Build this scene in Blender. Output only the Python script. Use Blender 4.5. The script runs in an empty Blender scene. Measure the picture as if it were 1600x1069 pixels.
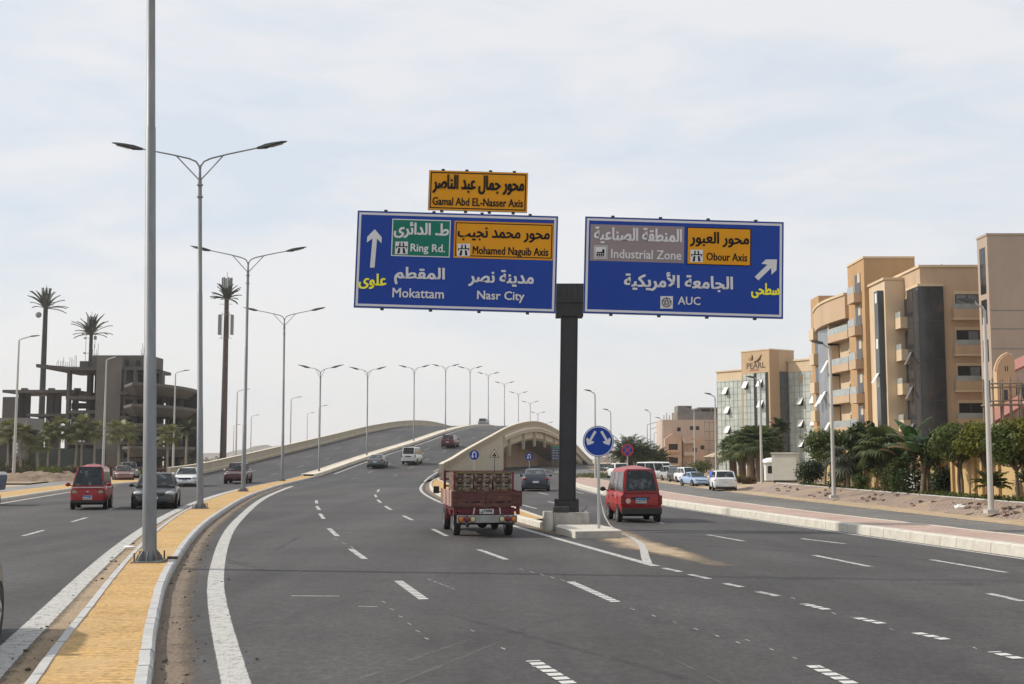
import bpy, bmesh, math, random
import numpy as np
from mathutils import Vector, Matrix
random.seed(7); RNG = np.random.default_rng(7)
R = math.radians
SC = bpy.context.scene
COL = SC.collection

# ------------------------------------------------------------------ camera, sky, sun, exposure
F = 1850.0                      # focal length in pixels of the 1600 wide photograph
HC = 2.2                        # camera height
PITCH = math.atan(180.5 / F)
cam = bpy.data.cameras.new('camera'); camo = bpy.data.objects.new('camera', cam); COL.objects.link(camo)
camo.location = (0, 0, HC); camo.rotation_euler = (math.pi / 2 + PITCH, 0, 0)
cam.sensor_width = 36; cam.lens = 36 * F / 1600; cam.clip_start = .1; cam.clip_end = 6000
SC.camera = camo
SUN_EL, SUN_AZ = R(39), math.atan2(-.99, .14)     # azimuth measured from +Y towards +X
SKY_STRENGTH, SUN_STRENGTH = .115, 4.6
w = bpy.data.worlds.new('World'); SC.world = w; w.use_nodes = True
nt = w.node_tree; nt.nodes.clear()
def wn(t, **k):
    n = nt.nodes.new(t)
    for a, b in k.items(): setattr(n, a, b)
    return n
out = wn('ShaderNodeOutputWorld'); bg = wn('ShaderNodeBackground'); bg.inputs[1].default_value = SKY_STRENGTH
sky = wn('ShaderNodeTexSky', sky_type='NISHITA', sun_disc=False, sun_elevation=SUN_EL, sun_rotation=SUN_AZ, dust_density=3.0, air_density=1.2)
tc = wn('ShaderNodeTexCoord'); mp = wn('ShaderNodeMapping'); mp.inputs['Scale'].default_value = (1.0, 1.0, 3.6)
mp.inputs['Rotation'].default_value = (R(6), R(-11), 0)
nt.links.new(tc.outputs['Generated'], mp.inputs[0])
n1 = wn('ShaderNodeTexNoise'); n1.inputs['Scale'].default_value = 2.1; n1.inputs['Detail'].default_value = 7; n1.inputs['Roughness'].default_value = .58; n1.inputs['Distortion'].default_value = .35
n2 = wn('ShaderNodeTexNoise'); n2.inputs['Scale'].default_value = 7.5; n2.inputs['Detail'].default_value = 6; n2.inputs['Distortion'].default_value = .8
for n in (n1, n2): nt.links.new(mp.outputs[0], n.inputs[0])
ad = wn('ShaderNodeMath', operation='MULTIPLY_ADD'); ad.inputs[1].default_value = .35
nt.links.new(n2.outputs[0], ad.inputs[0]); nt.links.new(n1.outputs[0], ad.inputs[2])
cr = wn('ShaderNodeMapRange', interpolation_type='SMOOTHSTEP'); cr.inputs[1].default_value = .52; cr.inputs[2].default_value = .80
nt.links.new(ad.outputs[0], cr.inputs[0])
veil = wn('ShaderNodeMix', data_type='RGBA')        # thin high cloud: blue-grey gaps to bright white streaks
veil.inputs[6].default_value = (7.5, 8.25, 9.1, 1); veil.inputs[7].default_value = (9.15, 9.15, 9.35, 1)
nt.links.new(cr.outputs[0], veil.inputs[0])
sep = wn('ShaderNodeSeparateXYZ'); nt.links.new(tc.outputs['Generated'], sep.inputs[0])
hz = wn('ShaderNodeMapRange', interpolation_type='SMOOTHSTEP'); hz.inputs[1].default_value = -.02; hz.inputs[2].default_value = .2; hz.inputs[3].default_value = .95; hz.inputs[4].default_value = 0
nt.links.new(sep.outputs[2], hz.inputs[0])
dust = wn('ShaderNodeMix', data_type='RGBA'); dust.inputs[7].default_value = (9.25, 9.1, 9.0, 1)
nt.links.new(hz.outputs[0], dust.inputs[0]); nt.links.new(veil.outputs[2], dust.inputs[6])
mx = wn('ShaderNodeMix', data_type='RGBA'); mx.inputs[0].default_value = .88
nt.links.new(sky.outputs[0], mx.inputs[6]); nt.links.new(dust.outputs[2], mx.inputs[7])
nt.links.new(mx.outputs[2], bg.inputs[0]); nt.links.new(bg.outputs[0], out.inputs[0])
sl = bpy.data.lights.new('sun', 'SUN'); sl.energy = SUN_STRENGTH; sl.angle = R(1.5); sl.color = (1, .93, .82)
so = bpy.data.objects.new('sun', sl); COL.objects.link(so)
SUN_DIR = Vector((math.sin(SUN_AZ) * math.cos(SUN_EL), math.cos(SUN_AZ) * math.cos(SUN_EL), math.sin(SUN_EL)))
so.rotation_euler = SUN_DIR.to_track_quat('Z', 'Y').to_euler()
SC.view_settings.view_transform = 'Standard'; SC.view_settings.look = 'None'; SC.view_settings.exposure = -.2; SC.view_settings.gamma = 1
SC.cycles.max_bounces = 6; SC.cycles.transparent_max_bounces = 12; SC.cycles.diffuse_bounces = 3; SC.cycles.glossy_bounces = 3

# ------------------------------------------------------------------ from a pixel of the photograph to a place
def ray(px, py):
    a, b = (px - 800) / F, (534.5 - py) / F
    c, s = math.cos(PITCH), math.sin(PITCH)
    return Vector((a, c - b * s, s + b * c))
def P(px, py, z=0.0):
    d = ray(px, py); t = (z - HC) / d.z
    return Vector((d.x * t, d.y * t, z))
def PD(px, py, y):
    d = ray(px, py); t = y / d.y
    return Vector((d.x * t, y, HC + d.z * t))
class Spline:
    def __init__(s, pts):
        pts = sorted(pts); s.x = [p[0] for p in pts]; s.y = [p[1] for p in pts]; n = len(pts)
        d = [(s.y[i + 1] - s.y[i]) / (s.x[i + 1] - s.x[i]) for i in range(n - 1)]
        s.m = [d[0]] + [(d[i - 1] * (s.x[i + 1] - s.x[i]) + d[i] * (s.x[i] - s.x[i - 1])) / (s.x[i + 1] - s.x[i - 1]) for i in range(1, n - 1)] + [d[-1]]
        for i in range(1, n - 1):
            if d[i - 1] * d[i] <= 0 and abs(d[i - 1]) + abs(d[i]) > 0 and min(abs(d[i - 1]), abs(d[i])) < 1e-6: s.m[i] = 0
    def __call__(s, t):
        x, y, m = s.x, s.y, s.m
        if t <= x[0]: return y[0] + m[0] * (t - x[0])
        if t >= x[-1]: return y[-1] + m[-1] * (t - x[-1])
        i = max(k for k in range(len(x) - 1) if x[k] <= t)
        h = x[i + 1] - x[i]; u = (t - x[i]) / h
        return (2*u**3 - 3*u*u + 1) * y[i] + (u**3 - 2*u*u + u) * h * m[i] + (3*u*u - 2*u**3) * y[i + 1] + (u**3 - u*u) * h * m[i + 1]

# ------------------------------------------------------------------ objects
def tag(o, label=None, cat=None, group=None, kind=None):
    if label: o['label'] = label
    if cat: o['category'] = cat
    if group: o['group'] = group
    if kind: o['kind'] = kind
    return o
def thing(name, label, cat, loc=(0, 0, 0), rz=0, group=None):
    o = bpy.data.objects.new(name, None); COL.objects.link(o); o.empty_display_size = .3
    o.location = loc; o.rotation_euler = (0, 0, rz)
    return tag(o, label, cat, group)
KIDS = {}
def link(name, me, parent=None):
    o = bpy.data.objects.new(name, me); COL.objects.link(o)
    if parent: o.parent = parent; KIDS.setdefault(parent.name, []).append(o)
    return o
def copy_tree(o, parent=None):
    c = o.copy(); COL.objects.link(c)
    if parent: c.parent = parent; KIDS.setdefault(parent.name, []).append(c)
    for ch in list(KIDS.get(o.name, [])): copy_tree(ch, c)
    return c
def dup(o, loc, rz=None, label=None, group=None, scale=None):
    c = copy_tree(o); c.location = loc
    if rz is not None: c.rotation_euler = (0, 0, rz)
    if label: c['label'] = label
    if group: c['group'] = group
    if scale: c.scale = (scale,) * 3 if not isinstance(scale, tuple) else scale
    return c
class MB:
    """collects shapes for ONE mesh"""
    def __init__(s): s.v = []; s.f = []; s.mi = []; s.M = None
    def add(s, vs, fs, mi=0):
        b = len(s.v)
        if s.M is not None: vs = [s.M @ Vector(p) for p in vs]
        s.v += [tuple(p) for p in vs]; s.f += [tuple(i + b for i in q) for q in fs]; s.mi += [mi] * len(fs); return s
    def box(s, x0, x1, y0, y1, z0, z1, mi=0, ch=0):
        if ch:
            c = min(ch, abs(x1-x0)*.45, abs(y1-y0)*.45, abs(z1-z0)*.45)
            bm = bmesh.new(); bmesh.ops.create_cube(bm, size=1)
            for v in bm.verts: v.co = Vector(((x0+x1)/2 + v.co.x*(x1-x0), (y0+y1)/2 + v.co.y*(y1-y0), (z0+z1)/2 + v.co.z*(z1-z0)))
            bmesh.ops.bevel(bm, geom=bm.edges[:], offset=c, segments=2, affect='EDGES', profile=.6)
            bm.verts.index_update(); s.add([v.co.copy() for v in bm.verts], [[v.index for v in f.verts] for f in bm.faces], mi); bm.free(); return s
        v = [(x, y, z) for x in (x0, x1) for y in (y0, y1) for z in (z0, z1)]
        return s.add(v, [(0, 1, 3, 2), (4, 6, 7, 5), (0, 4, 5, 1), (2, 3, 7, 6), (0, 2, 6, 4), (1, 5, 7, 3)], mi)
    def cbox(s, c, sz, rz=0, mi=0, ch=0, rx=0, ry=0):
        t = MB().box(-sz[0]/2, sz[0]/2, -sz[1]/2, sz[1]/2, -sz[2]/2, sz[2]/2, 0, ch)
        m = Matrix.Translation(c) @ Matrix.Rotation(rz, 4, 'Z') @ Matrix.Rotation(ry, 4, 'Y') @ Matrix.Rotation(rx, 4, 'X')
        return s.add([m @ Vector(p) for p in t.v], t.f, mi)
    def tube(s, pts, r, n=8, mi=0, cap=True):
        pts = [Vector(p) for p in pts]; k = len(pts); rr = r if isinstance(r, (list, tuple)) else [r] * k
        vs, fs = [], []; u = None
        for i, p in enumerate(pts):
            t = (pts[min(i+1, k-1)] - pts[max(i-1, 0)]).normalized()
            if u is None: u = t.orthogonal().normalized()
            u = (u - t * u.dot(t)).normalized(); w_ = t.cross(u)
            vs += [p + (u * math.cos(2*math.pi*j/n) + w_ * math.sin(2*math.pi*j/n)) * rr[i] for j in range(n)]
        for i in range(k - 1):
            fs += [(i*n+j, i*n+(j+1) % n, (i+1)*n+(j+1) % n, (i+1)*n+j) for j in range(n)]
        if cap: fs += [tuple(range(n))[::-1], tuple(range((k-1)*n, k*n))]
        return s.add(vs, fs, mi)
    def prism(s, poly, a, mi=0):
        """poly: list of 3D points of a flat outline, a: vector it is pushed along"""
        n = len(poly); a = Vector(a); p = [Vector(q) for q in poly]
        return s.add(p + [q + a for q in p], [tuple(range(n))[::-1], tuple(range(n, 2*n))] + [(i, (i+1) % n, n+(i+1) % n, n+i) for i in range(n)], mi)
    def loft(s, rings, mi=0, caps=True, closed=True):
        n = len(rings[0]); vs = [p for r_ in rings for p in r_]; fs = []
        m = n if closed else n - 1
        for i in range(len(rings) - 1): fs += [(i*n+j, i*n+(j+1) % n, (i+1)*n+(j+1) % n, (i+1)*n+j) for j in range(m)]
        if caps: fs += [tuple(range(n))[::-1], tuple(range((len(rings)-1)*n, len(rings)*n))]
        return s.add(vs, fs, mi)
    def lathe(s, prof, n=24, axis='Z', c=(0, 0, 0), mi=0):
        vs, fs = [], []; c = Vector(c)
        for r_, z in prof:
            for j in range(n):
                a = 2*math.pi*j/n; q = (r_*math.cos(a), r_*math.sin(a), z)
                if axis == 'X': q = (q[2], q[0], q[1])
                if axis == 'Y': q = (q[0], q[2], q[1])
                vs.append(c + Vector(q))
        for i in range(len(prof) - 1): fs += [(i*n+j, i*n+(j+1) % n, (i+1)*n+(j+1) % n, (i+1)*n+j) for j in range(n)]
        fs += [tuple(range(n))[::-1], tuple(range((len(prof)-1)*n, len(prof)*n))]
        return s.add(vs, fs, mi)
    def ell(s, c, r, mi=0, nu=12, nv=8):
        c = Vector(c); vs = []; fs = []
        for i in range(1, nv):
            a = math.pi*i/nv
            for j in range(nu):
                b = 2*math.pi*j/nu; vs.append(c + Vector((r[0]*math.sin(a)*math.cos(b), r[1]*math.sin(a)*math.sin(b), r[2]*math.cos(a))))
        k = len(vs); vs += [c + Vector((0, 0, r[2])), c - Vector((0, 0, r[2]))]
        for i in range(nv - 2): fs += [(i*nu+j, (i+1)*nu+j, (i+1)*nu+(j+1) % nu, i*nu+(j+1) % nu) for j in range(nu)]
        fs += [(k, j, (j+1) % nu) for j in range(nu)] + [(k+1, (nv-2)*nu+(j+1) % nu, (nv-2)*nu+j) for j in range(nu)]
        return s.add(vs, fs, mi)
    def panel(s, q, off=.008, th=.012, mi=0):
        """four or more corners of a flat pane, pushed out along its normal"""
        q = [Vector(p) for p in q]; n = (q[1]-q[0]).cross(q[2]-q[1]).normalized()
        return s.prism([p + n*(off-th) for p in q], n*th, mi)
    def build(s, name, mats, parent=None, smooth=None, fix=True):
        me = bpy.data.meshes.new(name); me.from_pydata(s.v, [], s.f)
        for m in (mats if isinstance(mats, (list, tuple)) else [mats]): me.materials.append(m)
        if any(s.mi): me.polygons.foreach_set('material_index', s.mi)
        if fix:
            bm = bmesh.new(); bm.from_mesh(me); bmesh.ops.recalc_face_normals(bm, faces=bm.faces[:]); bm.to_mesh(me); bm.free()
        if smooth is not None:
            me.polygons.foreach_set('use_smooth', [True] * len(me.polygons)); me.set_sharp_from_angle(angle=R(smooth))
        me.update(); return link(name, me, parent)

# ------------------------------------------------------------------ materials
MATS = {}
def newmat(name):
    m = bpy.data.materials.new(name); m.use_nodes = True; t = m.node_tree; b = t.nodes['Principled BSDF']; MATS[name] = m
    def N(ty, ins=None, **k):
        n = t.nodes.new(ty)
        for a, v in k.items(): setattr(n, a, v)
        for a, v in (ins or {}).items():
            if hasattr(v, 'is_output'): t.links.new(v, n.inputs[a])
            else: n.inputs[a].default_value = v
        return n
    return m, t, b, N
def c4(c): return (c[0], c[1], c[2], 1)
def sc(c, k): return tuple(min(1, x * k) for x in c)
def mat(name, c, rough=.7, metal=0, var=.15, scale=3.0, bump=0, bscale=40, coat=0, spec=.5, stretch=None, dirt_or_glint=None, dscale=.7, dmin=.5, dmax=.75):
    if name in MATS: return MATS[name]
    m, t, b, N = newmat(name)
    tcn = N('ShaderNodeTexCoord').outputs['Object']
    if stretch: tcn = N('ShaderNodeMapping', {0: tcn, 'Scale': stretch}).outputs[0]
    nz = N('ShaderNodeTexNoise', {'Vector': tcn, 'Scale': scale, 'Detail': 6, 'Roughness': .6})
    mr = N('ShaderNodeMapRange', {0: nz.outputs[0], 1: .3, 2: .7})
    col = N('ShaderNodeMix', {0: mr.outputs[0], 6: c4(sc(c, 1-var)), 7: c4(sc(c, 1+var))}, data_type='RGBA').outputs[2]
    if dirt_or_glint:
        n3 = N('ShaderNodeTexNoise', {'Vector': tcn, 'Scale': dscale, 'Detail': 8, 'Roughness': .65, 'Distortion': .6})
        m3 = N('ShaderNodeMapRange', {0: n3.outputs[0], 1: dmin, 2: dmax})
        col = N('ShaderNodeMix', {0: m3.outputs[0], 6: col, 7: c4(dirt_or_glint)}, data_type='RGBA').outputs[2]
    t.links.new(col, b.inputs['Base Color'])
    b.inputs['Roughness'].default_value = rough; b.inputs['Metallic'].default_value = metal
    b.inputs['Specular IOR Level'].default_value = spec
    if coat: b.inputs['Coat Weight'].default_value = coat; b.inputs['Coat Roughness'].default_value = .08
    if bump:
        n2 = N('ShaderNodeTexNoise', {'Vector': tcn, 'Scale': bscale, 'Detail': 4})
        bp = N('ShaderNodeBump', {'Height': n2.outputs[0], 'Strength': bump, 'Distance': .02}); t.links.new(bp.outputs[0], b.inputs['Normal'])
    return m
def flat(name, c, rough=.5, metal=0, coat=0, spec=.5): return mat(name, c, rough, metal, var=.05, scale=2, coat=coat, spec=spec)
def strip_mat(name, c, lo=.35, hi=.6, scale=2.0, edge=.12, rough=.85, var=.2, c2=None, fine=30, bands=0, ends=0, fw=.25):
    """thin worn paint or blown sand lying on a road: ragged see-through edges, broken by wear (UV v runs across, u along in metres)"""
    m, t, b, N = newmat(name)
    o = N('ShaderNodeTexCoord'); uv = N('ShaderNodeSeparateXYZ', {0: o.outputs['UV']})
    nz = N('ShaderNodeTexNoise', {'Vector': o.outputs['Object'], 'Scale': scale, 'Detail': 8, 'Roughness': .7})
    nf = N('ShaderNodeTexNoise', {'Vector': o.outputs['Object'], 'Scale': fine, 'Detail': 3})
    a = N('ShaderNodeMath', {0: uv.outputs[1], 1: .5}, operation='SUBTRACT'); a = N('ShaderNodeMath', {0: a.outputs[0]}, operation='ABSOLUTE')
    e = N('ShaderNodeMapRange', {0: a.outputs[0], 1: .5, 2: .5 - edge, 3: -.5, 4: .35})       # soft sides
    s_ = N('ShaderNodeMath', {0: nz.outputs[0], 1: e.outputs[0]}, operation='ADD')
    s2 = N('ShaderNodeMath', {0: nf.outputs[0], 1: fw, 2: s_.outputs[0]}, operation='MULTIPLY_ADD')
    al = N('ShaderNodeMapRange', {0: s2.outputs[0], 1: lo + .3, 2: hi + .3}).outputs[0]
    if ends:                        # thins out towards both ends (u runs 0..1)
        f0 = N('ShaderNodeMapRange', {0: uv.outputs[0], 1: 0, 2: .12, 3: 0, 4: 1}).outputs[0]; f1 = N('ShaderNodeMapRange', {0: uv.outputs[0], 1: ends, 2: 1, 3: 1, 4: 0}).outputs[0]
        ff = N('ShaderNodeMath', {0: f0, 1: f1}, operation='MULTIPLY').outputs[0]
        al = N('ShaderNodeMapRange', {0: N('ShaderNodeMath', {0: s2.outputs[0], 1: ff}, operation='MULTIPLY').outputs[0], 1: lo + .3, 2: hi + .3}).outputs[0]
    if bands:
        wv = N('ShaderNodeMath', {0: N('ShaderNodeMath', {0: uv.outputs[0], 1: bands}, operation='MULTIPLY').outputs[0]}, operation='FRACT')
        al = N('ShaderNodeMath', {0: al, 1: N('ShaderNodeMapRange', {0: wv.outputs[0], 1: .62, 2: .70, 3: 1, 4: .08}).outputs[0]}, operation='MULTIPLY').outputs[0]
    col = N('ShaderNodeMix', {0: nf.outputs[0], 6: c4(sc(c, 1-var)), 7: c4(c2 or sc(c, 1+var))}, data_type='RGBA')
    t.links.new(col.outputs[2], b.inputs['Base Color']); t.links.new(al, b.inputs['Alpha']); b.inputs['Roughness'].default_value = rough
    return m
def glass(name, c, rough=.06, spec=.8, scale=.6, var=.3):
    return mat(name, c, rough, 0, var=var, scale=scale, spec=spec)

def sheet(name, Ys, cols, zf, m, parent=None, kind='structure', uvlen=None):
    """a strip of ground: cols = functions of Y giving x of each lengthwise line; zf(i, Y) its height"""
    nv = len(cols); vs = []; uv = []
    for y in Ys:
        for i, f in enumerate(cols): vs.append((f(y), y, zf(i, y))); uv.append((y, i / (nv - 1)))
    fs = [(k*nv+i, k*nv+i+1, (k+1)*nv+i+1, (k+1)*nv+i) for k in range(len(Ys)-1) for i in range(nv-1)]
    me = bpy.data.meshes.new(name); me.from_pydata(vs, [], fs); me.materials.append(m)
    l = me.uv_layers.new(name='UVMap'); l.data.foreach_set('uv', [c for f in fs for i in f for c in uv[i]])
    me.polygons.foreach_set('use_smooth', [True] * len(fs)); me.update()
    o = link(name, me, parent)
    if not parent and kind: o['kind'] = kind
    return o
def quads(name, qs, m, parent=None, kind=None):
    """separate flat patches, each with UV 0..1 across and metres along: q = four points, the first two across the start"""
    vs, fs, uv = [], [], []
    for q in qs:
        b = len(vs); L = (Vector(q[3]) - Vector(q[0])).length
        vs += [tuple(p) for p in q]; fs.append((b, b+1, b+2, b+3)); uv += [0, 0, 0, 1, L, 1, L, 0]
    me = bpy.data.meshes.new(name); me.from_pydata(vs, [], fs); me.materials.append(m)
    l = me.uv_layers.new(name='UVMap'); l.data.foreach_set('uv', uv); me.update()
    o = link(name, me, parent)
    if kind: o['kind'] = kind
    return o
def frange(a, b, d):
    n = max(1, int(round((b-a)/d))); return [a + (b-a)*i/n for i in range(n+1)]

# ------------------------------------------------------------------ lettering (Arabic joined by hand: the text object does not shape it)
AR = {'ا': 'ﺍﺎ', 'أ': 'ﺃﺄ', 'ب': 'ﺏﺐﺑﺒ', 'ة': 'ﺓﺔ', 'ج': 'ﺝﺞﺟﺠ', 'ح': 'ﺡﺢﺣﺤ', 'د': 'ﺩﺪ', 'ر': 'ﺭﺮ', 'س': 'ﺱﺲﺳﺴ', 'ص': 'ﺹﺺﺻﺼ', 'ط': 'ﻁﻂﻃﻄ',
      'ع': 'ﻉﻊﻋﻌ', 'ق': 'ﻕﻖﻗﻘ', 'ك': 'ﻙﻚﻛﻜ', 'ل': 'ﻝﻞﻟﻠ', 'م': 'ﻡﻢﻣﻤ', 'ن': 'ﻥﻦﻧﻨ', 'و': 'ﻭﻮ', 'ى': 'ﻯﻰ', 'ي': 'ﻱﻲﻳﻴ', 'ئ': 'ﺉﺊﺋﺌ', 'لأ': 'ﻷﻸ'}
def shape(s):
    toks = []; i = 0
    while i < len(s):
        if s[i:i+2] == 'لأ': toks.append('لأ'); i += 2
        else: toks.append(s[i]); i += 1
    o = []
    for i, ch in enumerate(toks):
        if ch not in AR: o.append(ch); continue
        f = AR[ch]; prev = i > 0 and toks[i-1] in AR and len(AR[toks[i-1]]) == 4; nxt = i+1 < len(toks) and toks[i+1] in AR
        if len(f) == 2: o.append(f[1] if prev else f[0])
        else: o.append(f[3] if prev and nxt else f[1] if prev else f[2] if nxt else f[0])
    return ''.join(reversed(o))
def text_geo(s, bold=.0, res=2, extrude=.004):
    c = bpy.data.curves.new('lettering', 'FONT'); c.body = s; c.resolution_u = res; c.offset = bold; c.extrude = extrude
    o = bpy.data.objects.new('lettering', c); COL.objects.link(o)
    dg = bpy.context.evaluated_depsgraph_get(); dg.update()
    me = bpy.data.meshes.new_from_object(o.evaluated_get(dg))
    v = np.empty(len(me.vertices) * 3); me.vertices.foreach_get('co', v); v = v.reshape(-1, 3)
    f = [tuple(p.vertices) for p in me.polygons]
    bpy.data.objects.remove(o); bpy.data.curves.remove(c); bpy.data.meshes.remove(me)
    return v, f
def lettering(s, u0, u1, v0, v1, d, m, parent, M=None, arabic=False, bold=.0, name='lettering'):
    """text fitted to the box u0..u1, v0..v1 of the board's own plane (x right, z up), standing d in front of it (towards -y)"""
    v, f = text_geo(shape(s) if arabic else s, 0)
    lo, hi = v.min(0), v.max(0)
    x = u0 + (v[:, 0]-lo[0]) / (hi[0]-lo[0]) * (u1-u0); z = v0 + (v[:, 1]-lo[1]) / (hi[1]-lo[1]) * (v1-v0)
    y = -d - (v[:, 2]-lo[2])
    b = MB(); st = bold * (v1 - v0) if bold else 0
    for k, (dx, dz) in enumerate(((-1, -.5), (1, -.5), (1, .6), (-1, .6)) if bold else ((0, 0),)):      # a heavier stroke
        b.add([(M or Matrix()) @ Vector(p) for p in zip(x + dx*st, y - .0007*k, z + dz*st)], f)
    return b.build(name, m, parent, fix=False)
# ------------------------------------------------------------------ ground, roads, kerbs
def asphalt(name, c, track=.27):
    m, t, b, N = newmat(name)
    o = N('ShaderNodeTexCoord').outputs['Object']
    st = N('ShaderNodeMapping', {0: o, 'Scale': (.55, .035, 1), 'Rotation': (0, 0, R(-9))}).outputs[0]
    a = N('ShaderNodeTexNoise', {'Vector': st, 'Scale': 1.0, 'Detail': 5, 'Roughness': .55})          # wheel tracks along the road
    g = N('ShaderNodeTexNoise', {'Vector': o, 'Scale': .16, 'Detail': 8, 'Roughness': .68, 'Distortion': .5})
    f = N('ShaderNodeTexNoise', {'Vector': o, 'Scale': 11, 'Detail': 6, 'Roughness': .85})
    v = N('ShaderNodeTexVoronoi', {'Vector': o, 'Scale': 38})
    k = N('ShaderNodeMapRange', {0: a.outputs[0], 1: .36, 2: .64, 3: 1 - track*.75, 4: 1 + track*.75})
    k = N('ShaderNodeMath', {0: k.outputs[0], 1: N('ShaderNodeMapRange', {0: g.outputs[0], 1: .36, 2: .66, 3: .80, 4: 1.22}).outputs[0]}, operation='MULTIPLY')
    k = N('ShaderNodeMath', {0: k.outputs[0], 1: N('ShaderNodeMapRange', {0: f.outputs[0], 1: .3, 2: .7, 3: .52, 4: 1.48}).outputs[0]}, operation='MULTIPLY')
    k = N('ShaderNodeMath', {0: k.outputs[0], 1: N('ShaderNodeMapRange', {0: v.outputs['Distance'], 1: 0, 2: .5, 3: 1.22, 4: .84}).outputs[0]}, operation='MULTIPLY')
    # cracks sealed with tar, patches
    cw = N('ShaderNodeMapping', {0: o, 'Scale': (.10, .045, 1), 'Rotation': (0, 0, R(8))}).outputs[0]
    cn = N('ShaderNodeTexNoise', {'Vector': cw, 'Scale': 1.3, 'Detail': 4})
    ck = N('ShaderNodeMath', {0: cn.outputs[0], 1: .5}, operation='SUBTRACT'); ck = N('ShaderNodeMath', {0: ck.outputs[0]}, operation='ABSOLUTE')
    ck = N('ShaderNodeMapRange', {0: ck.outputs[0], 1: .0015, 2: .007, 3: .88, 4: 1})
    k = N('ShaderNodeMath', {0: k.outputs[0], 1: ck.outputs[0]}, operation='MULTIPLY')
    dn = N('ShaderNodeTexNoise', {'Vector': o, 'Scale': .055, 'Detail': 7, 'Roughness': .6})
    d = N('ShaderNodeMapRange', {0: dn.outputs[0], 1: .52, 2: .78, 3: 0, 4: .35})
    col = N('ShaderNodeVectorMath', {0: c, 'Scale': k.outputs[0]}, operation='SCALE')
    colm = N('ShaderNodeMix', {0: d.outputs[0], 6: col.outputs[0], 7: (.13, .112, .092, 1)}, data_type='RGBA')   # dust blown over it
    # coarse stone chips and worn pale patches
    g2 = N('ShaderNodeTexNoise', {'Vector': o, 'Scale': 4.5, 'Detail': 7, 'Roughness': .8})
    k5 = N('ShaderNodeMapRange', {0: g2.outputs[0], 1: .36, 2: .64, 3: .80, 4: 1.20})
    colm = N('ShaderNodeVectorMath', {0: colm.outputs[2], 'Scale': k5.outputs[0]}, operation='SCALE')
    t.links.new(colm.outputs[0], b.inputs['Base Color']); b.inputs['Roughness'].default_value = .82; b.inputs['Specular IOR Level'].default_value = .35
    bp = N('ShaderNodeBump', {'Height': f.outputs[0], 'Strength': .35, 'Distance': .012}); t.links.new(bp.outputs[0], b.inputs['Normal'])
    return m
def pavers(name, c1, c2, mortar, sx, sy, msize=.012, rot=0, var=.25, bump=.6, dirt_or_glint=None, wob=0):
    m, t, b, N = newmat(name)
    o = N('ShaderNodeTexCoord').outputs['Object']
    q = N('ShaderNodeMapping', {0: o, 'Rotation': (0, 0, rot)}).outputs[0]
    if wob:                          # stamped, uneven courses
        wn_ = N('ShaderNodeTexNoise', {'Vector': o, 'Scale': 3.0, 'Detail': 5, 'Roughness': .7}); wv = N('ShaderNodeVectorMath', {0: wn_.outputs['Color'], 1: (.5, .5, .5)}, operation='SUBTRACT'); wv = N('ShaderNodeVectorMath', {0: wv.outputs[0], 'Scale': wob * 2.5}, operation='SCALE'); q = N('ShaderNodeVectorMath', {0: q, 1: wv.outputs[0]}, operation='ADD').outputs[0]
    br = N('ShaderNodeTexBrick', {'Vector': q, 'Color1': c4(c1), 'Color2': c4(c2), 'Mortar': c4(mortar), 'Scale': 1.0, 'Mortar Size': msize, 'Brick Width': sx, 'Row Height': sy, 'Mortar Smooth': .3})
    nz = N('ShaderNodeTexNoise', {'Vector': o, 'Scale': .9, 'Detail': 8, 'Roughness': .7})
    nf = N('ShaderNodeTexNoise', {'Vector': o, 'Scale': 18, 'Detail': 4})
    k = N('ShaderNodeMapRange', {0: nz.outputs[0], 1: .3, 2: .7, 3: 1 - var, 4: 1 + var})
    k2 = N('ShaderNodeMapRange', {0: nf.outputs[0], 1: .34, 2: .66, 3: .70 if wob else .85, 4: 1.22 if wob else 1.15})
    k3 = N('ShaderNodeMath', {0: k.outputs[0], 1: k2.outputs[0]}, operation='MULTIPLY')
    col = N('ShaderNodeVectorMath', {0: br.outputs[0], 'Scale': k3.outputs[0]}, operation='SCALE').outputs[0]
    if dirt_or_glint:
        n3 = N('ShaderNodeTexNoise', {'Vector': o, 'Scale': .5, 'Detail': 9, 'Roughness': .7})
        col = N('ShaderNodeMix', {0: N('ShaderNodeMapRange', {0: n3.outputs[0], 1: .48, 2: .66}).outputs[0], 6: col, 7: c4(dirt_or_glint)}, data_type='RGBA').outputs[2]
    t.links.new(col, b.inputs['Base Color']); b.inputs['Roughness'].default_value = .85
    h = N('ShaderNodeMath', {0: nf.outputs[0], 1: .4, 2: br.outputs['Fac']}, operation='MULTIPLY_ADD')
    bp = N('ShaderNodeBump', {'Height': h.outputs[0], 'Strength': bump, 'Distance': -.012}); t.links.new(bp.outputs[0], b.inputs['Normal'])
    return m
M_ASPH = asphalt('asphalt_main', (.064, .0605, .0607))
M_ASPH2 = asphalt('asphalt_ramp', (.057, .0555, .0575), .2)
M_SERV = asphalt('asphalt_service', (.155, .146, .136), .1)
M_LSERV = asphalt('pale_service_paving', (.235, .228, .22), .05)
M_SAND = mat('sand', (.40, .30, .19), .95, var=.22, scale=1.2, bump=.8, bscale=9, dirt_or_glint=(.30, .23, .16), dscale=.25)
M_EARTH = mat('earth', (.25, .185, .125), .95, var=.3, scale=2.2, bump=.9, bscale=7, dirt_or_glint=(.34, .26, .17), dscale=.3)
M_YPAV = pavers('yellow_pavers', (.52, .325, .115), (.45, .275, .095), (.33, .20, .075), .55, .13, .012, R(4), var=.16, wob=.09, dirt_or_glint=(.46, .31, .15))
M_PINK = pavers('pink_pavers', (.42, .29, .245), (.37, .255, .215), (.34, .27, .225), .22, .11, .012, R(45), var=.2, dirt_or_glint=(.42, .31, .24))
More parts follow.
